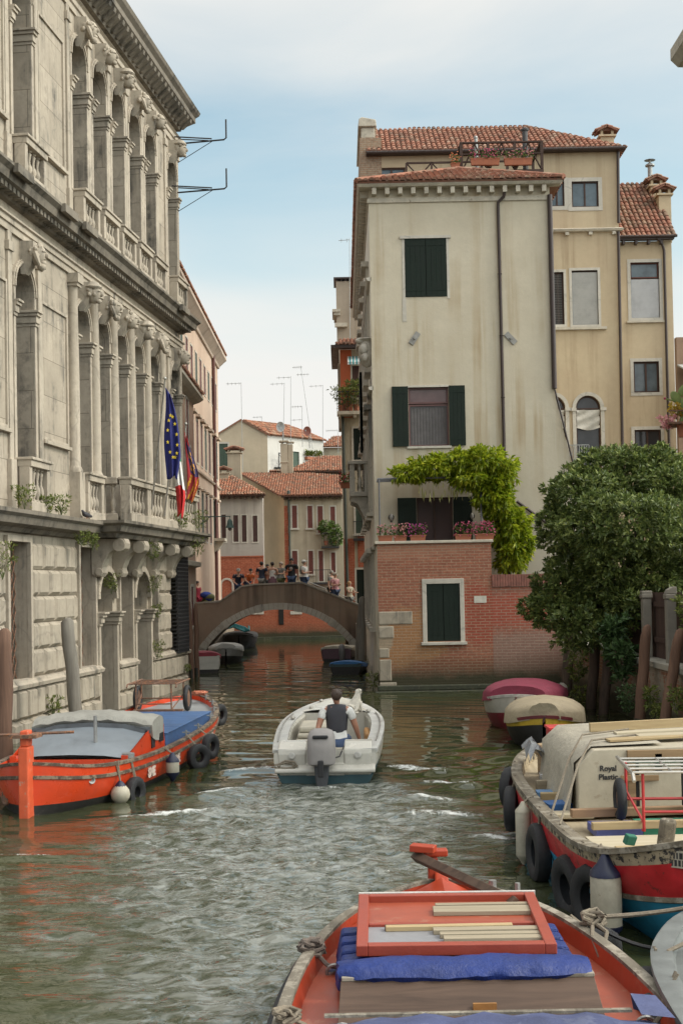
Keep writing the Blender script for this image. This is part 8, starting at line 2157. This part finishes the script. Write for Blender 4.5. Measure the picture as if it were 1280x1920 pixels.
pole_px('brown pole left of the pair at the far palace corner', 359, 1250, 354, 1130, 46.6, 9, M_POLE, grp='mooring poles by the bridge')
pole_px('brown pole right of the pair at the far palace corner', 369, 1250, 367, 1133, 47.5, 9, M_POLE, grp='mooring poles by the bridge')
pole_px('thick grey pole by the right foot of the bridge', 677, 1242, 678, 1122, 50, 13, M_POLEG, grp='mooring poles by the bridge', taper=.9)
pole_px('thin leaning pole left of the thick grey pole at the bridge foot', 667, 1240, 673, 1150, 52, 6, M_POLEG, grp='mooring poles by the bridge')

# the tree: pittosporum crown overhanging the canal
TY = 32.0


def tp(px, py, Y): return at(px, py, Y=Y)


tr0 = tp(1165, 1290, TY + .3); TO = Vector((XQ + .9, TY + 1.0, 1.3))
tree = thing('garden_tree', 'dense dark evergreen tree overhanging the fence and canal on the right bank', 'tree', tuple(TO))
BL = [(1115, 1095, .9, 58), (1165, 1160, .8, 48), (1090, 1125, .8, 44), (1150, 905, .6, 62), (1085, 930, .0, 58), (1205, 900, .8, 60), (1255, 925, .5, 62), (1300, 960, .8, 70), (1065, 995, -.2, 48), (1120, 990, -.9, 62), (1190, 985, -1.0, 66), (1255, 1010, -.9, 62), (1310, 1060, -.5, 66), (1080, 1065, .1, 50), (1045, 1110, -.1, 42), (1010, 1140, .1, 30), (1040, 1150, -.2, 36),
      (1150, 1060, -.6, 60), (1225, 1080, -.7, 54), (1085, 1170, -.7, 46), (1130, 1185, -.8, 34), (1180, 1130, -.9, 40), (1290, 1130, .2, 50), (1110, 880, .4, 38), (1170, 870, .6, 34), (1235, 868, .8, 36), (1060, 960, .2, 34)]
blobs = []
for px, py, dy, r in BL:
    c = tp(px, py, TY + dy * 1.3); q = r / (2500 / TY); blobs.append(((c - TO)[:], (q * 1.02, q * 1.15, q * .88)))
P, D = blob_points(blobs, 13000, 11, .70, .24)
leaf_mesh('crown', M_LEAF_DARK, P, D, .115, .38, 8, .95, .05, 12, tree, fold=.2)
m = MB(); rg = random.Random(21)
m.tube([(0, 0, -.3), (-.1, -.1, .8), (-.25, -.15, 1.7), (-.3, -.2, 2.6)], [.17, .14, .13, .09], 10); m.tube([(.25, .3, -.3), (.3, .1, 1.0), (.6, 0, 2.2)], [.13, .11, .07], 9)
for c, r_ in blobs[::2]: m.tube([(-.2, -.1, 1.2 + rg.random()), (c[0] * .5 + rg.uniform(-.2, .2), c[1] * .5, 1.6 + (c[2] - 1.6) * .5), tuple(c)], [.07, .045, .012], 7)
m.build('trunk', plain('bark', (.085, .065, .05), .9, .4, 8, bump=.6, bscale=25), tree)
# undergrowth on the quay
for i, (px, py, Y, s_, lab, n, lf) in enumerate(((1085, 1190, 34.0, .95, 'pale feathery shrub growing between the far dark poles', 170, .11), (1092, 1330, 33.8, .8, 'weeds at the foot of the quay wall between the far dark poles', 110, .10), (1165, 1255, 29.5, .75, 'fern fronds hanging over the quay wall below the crown', 130, .17), (1150, 1200, 30.0, .7, 'leafy branch hanging below the crown beside the dark poles', 120, .17), (1175, 1320, 28.6, .55, 'small leafed creeper hanging down the quay wall', 120, .07), (1220, 1315, 26.6, .4, 'weed on the quay coping behind the reddish pole', 60, .08), (1228, 1350, 26.3, .42, 'grassy weed at the foot of the quay wall between the right poles', 60, .08), (1268, 1320, 24.9, .42, 'weed at the right picture edge on the quay coping', 70, .08), (1290, 1160, 24.6, .6, 'yellow green shrub at the right edge in front of the fence', 90, .09), (1082, 1255, 34.5, .9, 'yellow green bush behind the farthest pole', 150, .10))):
    p = at(px, py, Y=Y); p = Vector((min(p.x, XQ + .2), p.y, p.z)); tuft('quay_plant', lab, 'plant', tuple(p - Vector((0, 0, s_ * .4))), s_, n, M_LEAF_WEED if i not in (2, 3, 4) else leafmat('fern_leaf', (.03, .065, .02), (.08, .14, .05)), 130 + i, 'plants on the quay wall', lf, .25, (.8, .8, 1.1), .36)
# climbing weeds at the canal corner of the brick terrace
p = at(705, 1280, Y=YB + 1); tuft('wall_weed', 'weeds trailing into the water at the left corner of the brick terrace', 'weed', (p.x - .1, p.y, .0), .5, 90, M_LEAF_WEED, 160, None, .07, .3)

# neighbouring house standing mostly beyond the right picture edge: cornice and planted balcony show
nh_x = XQ + .28; nb = thing('edge_house', 'house corner with a stone cornice at the top right picture edge', 'house', (nh_x, 21.9, 0)); zc5 = at(1262, 132, Y=22.4).z
m = MB(); m.box(.0, 6, -3.5, .02, 1.35, zc5); m.build('wall', M_CREAM_B, nb); xc5 = at(1258, 110, Y=22.2).x - nh_x
m = MB(); m.loft([[(xc5 + a, y, zc5 + z) for a, z in ((.05 - xc5, -.05), (.12, .0), (.0, .12), (.0, .30), (.05, .36), (.05 - xc5, .40))] for y in (.35, -3.5)], closed=False, cap0=True); m.box(.0, 6, .02, .3, zc5, zc5 + .3); m.build('cornice', M_CORN, nb)
p = at(1262, 800, Y=22.0); pb = thing('plant_shelf', 'small iron shelf holding succulents at the right picture edge', 'shelf', (p.x, 21.6, p.z)); m = MB(); m.box(-.25, 1.0, -.3, .3, -.03, .0); m.tube([(-.25, -.3, .0), (-.25, -.3, .18), (1, -.3, .18)], .012, 5); m.build('shelf', M_RUST, pb)
cx_ = thing('cactus', 'prickly pear cactus with flat oval pads at the right picture edge', 'cactus', tuple(at(1275, 772, Y=21.6))); M_CAC = plain('cactus_green', (.17, .22, .06), .6, .25, 8)
m = MB()
for x, z, rx, rz_, rot in ((.0, .0, .06, .10, .2), (-.09, .22, .075, .12, -.6), (.06, .34, .09, .13, .9), (.05, .12, .08, .12, .1), (.02, -.18, .07, .11, .0)): m.ball((x, -.1 - .03 * x, z), (rx, .02, rz_), 12, 8, (0, rot, 0))
m.tube([(-.12, -.1, .17), (-.25, -.1, .20)], .015, 6); m.build('pads', M_CAC, cx_, smooth=True)
m = MB(); m.ball((-.27, -.1, .21), .022, 8, 6); m.build('fruit', plain('cactus_fruit', (.3, .02, .06), .5), cx_, smooth=True)
m = MB(); m.lathe([(.09, -.42), (.12, -.2), (.13, -.18), (.09, -.18)], (.03, -.08, 0), 12); m.build('pot', M_TERRA, cx_)
for px, py, lab, mt, sd in ((1250, 795, 'pale pink succulent hanging from the plant shelf', M_LPINK, 3), (1268, 772, 'yellow orange succulent beside the cactus', leafmat('yellow_succulent', (.35, .22, .03), (.55, .40, .06)), 4)):
    p = at(px, py, Y=21.5); tuft('succulent', lab, 'plant', (p.x, p.y, p.z - .1), .26, 60, mt, 170 + sd, 'succulents on the plant shelf', .06, .0, (1, 1, .8), .5)
# ------------------------------------------------------------------ people and the dog
def rotx(p, piv, a):
    y, z = p[1] - piv[1], p[2] - piv[2]; return (p[0], piv[1] + y * math.cos(a) - z * math.sin(a), piv[2] + y * math.sin(a) + z * math.cos(a))


def person(lab, loc, rz, top, bottom, hair, skin=None, h=1.72, lean=0.0, arms='down', sleeve='short', legs='trousers', hat=None, long_hair=False, seated=False, extra=None, grp=None, build_=1.1, turn=0.0):
    """a standing (or seated) figure facing local -y"""
    skin = skin or M_SKIN; k = h / 1.75; root = thing('person', lab, 'person', loc, rz, grp); b = build_
    J = {'pelvis': ((0, 0, .96), (.145 * b, .105 * b)), 'waist': ((0, .0, 1.10), (.13 * b, .095 * b)), 'chest': ((0, -.01, 1.30), (.155 * b, .11 * b)), 'upper': ((0, .01, 1.42), (.12 * b, .085)), 'neck': ((0, .005, 1.50), .052),
         'jaw': ((0, -.03, 1.575), (.062, .068)), 'head': ((0, -.005, 1.645), (.075, .092)), 'crown': ((0, .005, 1.715), (.058, .07)), 'nose': ((0, -.115, 1.615), .012)}
    E = [('pelvis', 'waist'), ('waist', 'chest'), ('chest', 'upper'), ('upper', 'neck'), ('neck', 'jaw'), ('jaw', 'head'), ('head', 'crown'), ('head', 'nose')]
    for s, n in ((-1, 'l'), (1, 'r')):
        sh = Vector((s * .185 * b, .01, 1.425)); am = arms if isinstance(arms, str) else arms[0 if s < 0 else 1]
        if am == 'down': el, wr = sh + Vector((s * .05, .02, -.29)), sh + Vector((s * .06, -.04, -.54))
        elif am == 'fold': el, wr = sh + Vector((s * .07, -.02, -.28)), Vector((s * .03, -.26, 1.20))
        elif am == 'fwd': el, wr = sh + Vector((s * .06, -.14, -.24)), sh + Vector((-s * .06, -.36, -.24))
        elif am == 'back': el, wr = sh + Vector((s * .09, .08, -.27)), sh + Vector((s * .10, .28, -.40))
        elif am == 'rest': el, wr = sh + Vector((s * .10, -.03, -.30)), sh + Vector((s * .15, -.16, -.50))
        else: el, wr = sh + Vector((s * .05, -.2, -.18)), sh + Vector((-s * .02, -.36, .02))
        d = (wr - el).normalized(); pm = wr + d * .06; sd = Vector((0, 0, 1)).cross(d); sd = (sd if sd.length > .1 else Vector((0, 1, 0))).normalized()
        J[n + 'sh'] = (tuple(sh), .062 * b); J[n + 'el'] = (tuple(el), .045 * b); J[n + 'wr'] = (tuple(wr), .030); J[n + 'pm'] = (tuple(pm), (.036, .02))
        E += [('upper', n + 'sh'), (n + 'sh', n + 'el'), (n + 'el', n + 'wr'), (n + 'wr', n + 'pm')]
        for f in range(4):
            o = sd * (.028 - .019 * f); L = (.055, .07, .066, .05)[f]; c = Vector((0, 0, -.012)) if abs(d.z) < .8 else Vector((0, -.012, 0))
            J[f'{n}f{f}'] = (tuple(pm + o + d * L * .55), .009); J[f'{n}g{f}'] = (tuple(pm + o + d * L + c), .008); E += [(n + 'pm', f'{n}f{f}'), (f'{n}f{f}', f'{n}g{f}')]
        J[n + 'th'] = (tuple(wr + d * .05 + sd * .05), .010); E.append((n + 'pm', n + 'th'))
        J[n + 'ear'] = ((s * .085, .01, 1.63), .014); E.append(('head', n + 'ear'))
        hp = Vector((s * .085, 0, .90))
        if seated: kn, an, to = hp + Vector((s * .07, -.40, .03)), hp + Vector((s * .08, -.42, -.38)), hp + Vector((s * .08, -.56, -.42))
        else: kn, an, to = hp + Vector((s * .012, -.02, -.42)), hp + Vector((s * .02, .02, -.82)), hp + Vector((s * .03, -.13, -.87))
        J[n + 'hp'] = (tuple(hp), .095 * b); J[n + 'kn'] = (tuple(kn), .06); J[n + 'an'] = (tuple(an), .04); J[n + 'to'] = (tuple(to), (.04, .026))
        E += [('pelvis', n + 'hp'), (n + 'hp', n + 'kn'), (n + 'kn', n + 'an'), (n + 'an', n + 'to')]
    low = {x for x in J if x[1:] in ('hp', 'kn', 'an', 'to')} | {'pelvis'}
    if lean: J = {x: ((rotx(p, (0, 0, .96), lean), r) if x not in low else (p, r)) for x, (p, r) in J.items()}
    if lean:
        for x in ('jaw', 'head', 'crown', 'nose', 'lear', 'rear'): J[x] = (rotx(J[x][0], J['neck'][0], -lean * .7), J[x][1])
    if turn:
        c, s_ = math.cos(turn), math.sin(turn); nk = J['neck'][0]
        for x in ('jaw', 'head', 'crown', 'nose', 'lear', 'rear'): p = J[x][0]; dx, dy = p[0] - nk[0], p[1] - nk[1]; J[x] = ((nk[0] + c * dx - s_ * dy, nk[1] + s_ * dx + c * dy, p[2]), J[x][1])
    sc = lambda J_: {x: (tuple(q * k for q in p), (r * k if not isinstance(r, tuple) else (r[0] * k, r[1] * k))) for x, (p, r) in J_.items()}
    skin_mesh('body', sc(J), E, skin, root, 'pelvis')

    def sub(names, edges, grow, name, mat, trim=None):
        Q = {}
        for x in names:
            p, r = J[x]; r = r if isinstance(r, tuple) else (r, r); Q[x] = (p, (r[0] * grow + .006, r[1] * grow + .006))
        if trim: Q.update(trim)
        return skin_mesh(name, sc(Q), edges, mat, root, names[0])

    mid = lambda a, b_, t: tuple(J[a][0][i] + (J[b_][0][i] - J[a][0][i]) * t for i in range(3))
    hem = {'hem': (mid('pelvis', 'waist', -.25), (.16 * b, .12 * b))}
    if top is not None:
        nm = ['waist', 'chest', 'upper', 'pelvis']; ed = [('pelvis', 'waist'), ('waist', 'chest'), ('chest', 'upper')]; tr = {}
        if sleeve != 'none':
            for n in 'lr':
                nm.append(n + 'sh'); ed.append(('upper', n + 'sh')); f = .62 if sleeve == 'short' else .99
                if sleeve == 'long': nm.append(n + 'el'); ed.append((n + 'sh', n + 'el')); tr[n + 'cuff'] = (mid(n + 'el', n + 'wr', .92), .044); ed.append((n + 'el', n + 'cuff'))
                else: tr[n + 'cuff'] = (mid(n + 'sh', n + 'el', f), .066 * b); ed.append((n + 'sh', n + 'cuff'))
        if sleeve != 'none': tr['collar'] = (mid('upper', 'neck', .72), (.066, .064)); ed.append(('upper', 'collar'))
        sub(nm, ed, 1.10, 'shirt', top, tr)
    if legs == 'skirt':
        m = MB(); m.lathe([(.15 * b, 1.05), (.185 * b, .9), (.22 * b, .6), (.24 * b, .35), (.22 * b, .35)], (0, 0, 0), 14); m.v = [(x * k, y * .8 * k, z * k) for x, y, z in m.v]; m.build('skirt', bottom, root, smooth=True)
    else:
        nm, ed, tr = ['pelvis'], [], {}
        for n in 'lr':
            nm += [n + 'hp', n + 'kn']; ed += [('pelvis', n + 'hp'), (n + 'hp', n + 'kn')]
            if legs == 'trousers': tr[n + 'hemb'] = (mid(n + 'kn', n + 'an', .96), .056); ed.append((n + 'kn', n + 'hemb'))
        sub(nm, ed, 1.10, 'trousers' if legs == 'trousers' else 'shorts', bottom, tr)
    if hair is not None:
        H, C, Jw, N = (Vector(J[x][0]) for x in ('head', 'crown', 'jaw', 'nose')); up = (C - Jw).normalized(); bk = (H - N); bk = (bk - up * bk.dot(up)).normalized()
        m = MB(); rg = random.Random(int(loc[0] * 77)); cc = (H + up * .028 + bk * .016) * k
        m.ball(tuple(cc), (.092 * k, .108 * k, .098 * k), 12, 8)
        for _ in range(9): v = Vector((rg.uniform(-1, 1), rg.uniform(-.6, 1), rg.uniform(0, 1))).normalized(); w_ = cc + (Vector((v.x * .075, 0, 0)) + bk * v.y * .085 + up * v.z * .075) * k; m.ball(tuple(w_), .034 * k, 6, 5)
        if long_hair: m.ball(tuple((H - up * .07 + bk * .06) * k), (.085 * k, .05 * k, .13 * k), 10, 7)
        m.build('hair', hair, root, smooth=True)
        if hat is not None:
            m = MB(); m.ball(tuple((H + up * .05 + bk * .01) * k), (.102 * k, .118 * k, .085 * k), 12, 8); m.ball(tuple((H + up * .05 - bk * .12) * k), (.07 * k, .075 * k, .012 * k), 10, 5); m.build('cap', hat, root, smooth=True)
    if extra: extra(root, J, k)
    return root


cl = lambda n, c, **kw: plain('cloth_' + n, c, .85, .15, 12, bump=.3, bscale=30, **kw)
C_NAVY, C_BLACK, C_WHITE, C_ORANGE, C_GREY, C_PINK, C_CREAM, C_MAUVE, C_DENIM, C_RED, C_OLIVE = cl('navy', (.022, .028, .05)), cl('black', (.014, .014, .016)), cl('white', (.62, .61, .58)), cl('orange', (.62, .13, .03)), cl('grey', (.22, .22, .20)), cl('pink', (.55, .27, .28)), cl('cream', (.52, .46, .34)), cl('mauve', (.17, .09, .11)), cl('denim', (.055, .085, .16)), cl('red', (.33, .025, .05)), cl('olive', (.13, .14, .06))
H_DARK, H_GREY, H_BLOND, H_BROWN = plain('dark_hair', (.02, .014, .011), .6, .3, 20), plain('grey_hair', (.30, .28, .25), .7, .2, 20), plain('blond_hair', (.45, .28, .13), .6, .2, 20), plain('brown_hair', (.055, .033, .022), .6, .3, 20)


def on_bridge(px, dy=.75): 
    p = at(px, 1092, Y=YBR + dy); return (p.x, YBR + dy, top_at(p.x - ob.x) - .72)


def backpack(mat):
    def f(root, J, k):
        c = Vector(J['chest'][0]) + Vector((0, .16, .0)); m = MB(); m.ball(tuple(c * k), (.13 * k, .08 * k, .20 * k), 12, 8); m.build('backpack', mat, root, smooth=True)
    return f


def shirt_print(root, J, k):
    c = Vector(J['chest'][0]) + Vector((0, -.145, .0)); m = MB(); m.ball(tuple(c * k), (.085 * k, .012, .07 * k), 10, 6); m.build('shirt_print', plain('faded_print', (.36, .32, .30), .8, .4, 30), root, smooth=True)


def white_bag(root, J, k):
    c = Vector(J['pelvis'][0]) + Vector((-.2, -.06, .12)); m = MB(); m.ball(tuple(c * k), (.10 * k, .06 * k, .17 * k), 10, 7); m.tube([tuple(c * k), (0, -.1 * k, 1.4 * k)], .012, 5); m.build('bag', C_WHITE, root, smooth=True)


G = 'people on the bridge'
person('grey haired person in navy leaning on the left slope of the bridge parapet', on_bridge(446, .55), R(10), C_NAVY, C_DENIM, H_GREY, lean=.55, arms='fwd', grp=G)
person('person in an orange shirt leaning over the bridge parapet', on_bridge(463, .55), R(35), C_ORANGE, C_DENIM, H_DARK, h=1.6, lean=.75, arms='fwd', grp=G)
person('person in a navy shirt standing at the parapet, back turned', on_bridge(491, .7), R(168), C_NAVY, C_GREY, H_DARK, h=1.74, arms='fold', grp=G)
person('dark haired person half hidden behind the navy shirt and the pale top', on_bridge(502, 1.5), R(20), cl('rust', (.25, .1, .06)), C_BLACK, H_DARK, M_SKIN_TAN, h=1.62, grp=G)
person('woman in a strapless off white top and mauve skirt, back turned', on_bridge(511, .7), R(180), C_WHITE, C_MAUVE, H_DARK, h=1.70, sleeve='none', legs='skirt', arms='fold', grp=G)
person('person in a grey shirt and pale cap with a white bag', on_bridge(527, .8), R(-30), C_GREY, C_OLIVE, H_BROWN, h=1.68, arms='fwd', hat=cl('pale_cap', (.42, .36, .3)), extra=white_bag, grp=G)
person('broad man in a black printed shirt facing the canal', on_bridge(547, .7), R(-8), C_BLACK, C_DENIM, H_DARK, M_SKIN_TAN, h=1.84, build_=1.18, arms=('fold', 'down'), hat=cl('dark_cap', (.05, .05, .055)), extra=shirt_print, grp=G)
person('man in a white shirt and white cap with a backpack', on_bridge(571, .8), R(70), C_WHITE, C_DENIM, H_GREY, h=1.78, arms='fold', hat=C_WHITE, extra=backpack(C_GREY), grp=G)
person('grey shirted man behind the pink shirted man on the right slope', on_bridge(622, 1.6), R(60), C_GREY, C_BLACK, H_GREY, h=1.80, arms='down', grp=G)
person('man in a pink shirt and pale cap on the right slope of the bridge', on_bridge(628, .9), R(50), C_PINK, C_DENIM, H_GREY, h=1.75, build_=1.1, arms='fold', hat=cl('pale_cap', (1, 1, 1)), grp=G)
person('blond woman in a cream top at the right end of the bridge', on_bridge(655, .8), R(55), C_CREAM, C_GREY, H_BLOND, h=1.62, arms='fwd', long_hair=True, grp=G)
person('person in dark red at the left end of the bridge by the pink house', on_bridge(370, 1.0), R(60), C_RED, C_RED, H_DARK, h=1.7, arms='down', grp=G)
bn = thing('cloth_bundle', 'blue and olive bundle of bags at the left end of the bridge', 'bundle', on_bridge(388, 1.2)); m = MB(); rg = random.Random(1)
for k in range(6): m.ball((rg.uniform(-.3, .3), rg.uniform(-.2, .2), .45 + rg.uniform(0, .5)), (rg.uniform(.16, .26), .2, rg.uniform(.16, .26)), 10, 7)
m.build('olive_bags', C_OLIVE, bn, smooth=True); m = MB(); m.ball((-.05, -.1, 1.02), (.28, .2, .16), 10, 7); m.ball((.12, -.12, .85), (.2, .16, .14), 10, 7); m.build('blue_bag', cl('blue', (.03, .06, .28)), bn, smooth=True)

# man steering the motor boat
def vest(root, J, k): 
    Q = {x: (tuple(q * k for q in J[x][0]), tuple(r * k * 1.20 + .010 for r in (J[x][1] if isinstance(J[x][1], tuple) else (J[x][1],) * 2))) for x in ('waist', 'chest', 'upper')}
    Q['hem'] = (tuple(q * k for q in (0, 0, 1.0)), (.165 * k, .125 * k)); Q['ls'] = ((-.165 * k, .01, 1.44 * k), (.088, .085)); Q['rs'] = ((.165 * k, .01, 1.44 * k), (.088, .085)); Q['collar'] = ((0, .005, 1.515 * k), (.078, .078))
    skin_mesh('vest', Q, [('hem', 'waist'), ('waist', 'chest'), ('chest', 'upper'), ('upper', 'ls'), ('upper', 'rs'), ('upper', 'collar')], cl('charcoal', (.045, .044, .052)), root, 'hem')


mp = MM @ Vector((.16, .86, .46)); person('man in a charcoal vest and white shirt seated in the motor boat, back turned', (mp.x, mp.y, mp.z - .86), rzm + R(180), C_WHITE, C_DENIM, H_BROWN, M_SKIN_TAN, h=1.76, seated=True, arms=('rest', 'back'), extra=vest, build_=1.12, turn=.15)

# white dog standing on the foredeck
M_DOG = plain('white_dog_fur', (.62, .58, .50), .95, .18, 18, bump=1.0, bscale=45)
dp = MM @ Vector((.36, 3.45, .64)); dog = thing('dog', 'curly white dog sitting at the bow of the motor boat, looking right', 'dog', tuple(dp), rzm - R(55)); dog.scale = (.74, .74, .74)
J = {'rump': ((0, -.10, .12), (.115, .11)), 'back': ((.01, .0, .25), (.11, .12)), 'chest': ((.02, .08, .37), (.10, .11)), 'neck': ((.035, .11, .49), .07), 'head': ((.05, .12, .58), (.075, .07)), 'crown': ((.05, .11, .63), .055), 'muzzle': ((.125, .125, .57), .04), 'nose': ((.165, .128, .572), .022),
     'lear': ((.03, .06, .56), .035), 'learb': ((.03, .045, .49), .03), 'rear': ((.03, .18, .56), .035), 'rearb': ((.03, .195, .49), .03), 'tail': ((-.02, -.2, .13), .035), 'tailb': ((-.06, -.27, .2), .04)}
E = [('rump', 'back'), ('back', 'chest'), ('chest', 'neck'), ('neck', 'head'), ('head', 'crown'), ('head', 'muzzle'), ('muzzle', 'nose'), ('head', 'lear'), ('lear', 'learb'), ('head', 'rear'), ('rear', 'rearb'), ('rump', 'tail'), ('tail', 'tailb')]
for s, n in ((-1, 'l'), (1, 'r')):
    J[n + 'fs'] = ((s * .06 + .02, .13, .30), .055); J[n + 'fe'] = ((s * .065 + .02, .15, .15), .036); J[n + 'fp'] = ((s * .065 + .02, .18, .025), .032); E += [('chest', n + 'fs'), (n + 'fs', n + 'fe'), (n + 'fe', n + 'fp')]
    J[n + 'hk'] = ((s * .12, .02, .13), .075); J[n + 'hh'] = ((s * .13, -.10, .05), .035); J[n + 'hp'] = ((s * .13, .06, .025), .032); E += [('rump', n + 'hk'), (n + 'hk', n + 'hh'), (n + 'hh', n + 'hp')]
skin_mesh('body', J, E, M_DOG, dog, 'back')
m = MB(); m.torus((.033, .108, .475), .075, .010, (.1, .2, 1), 16, 6); m.build('collar', M_NAVY, dog)
m = MB(); m.ball((.185, .128, .575), .014, 6, 5); [m.ball((.112, .125 + s * .042, .605), .010, 6, 5) for s in (-1, 1)]; m.build('nose_and_eyes', M_BLKV, dog)
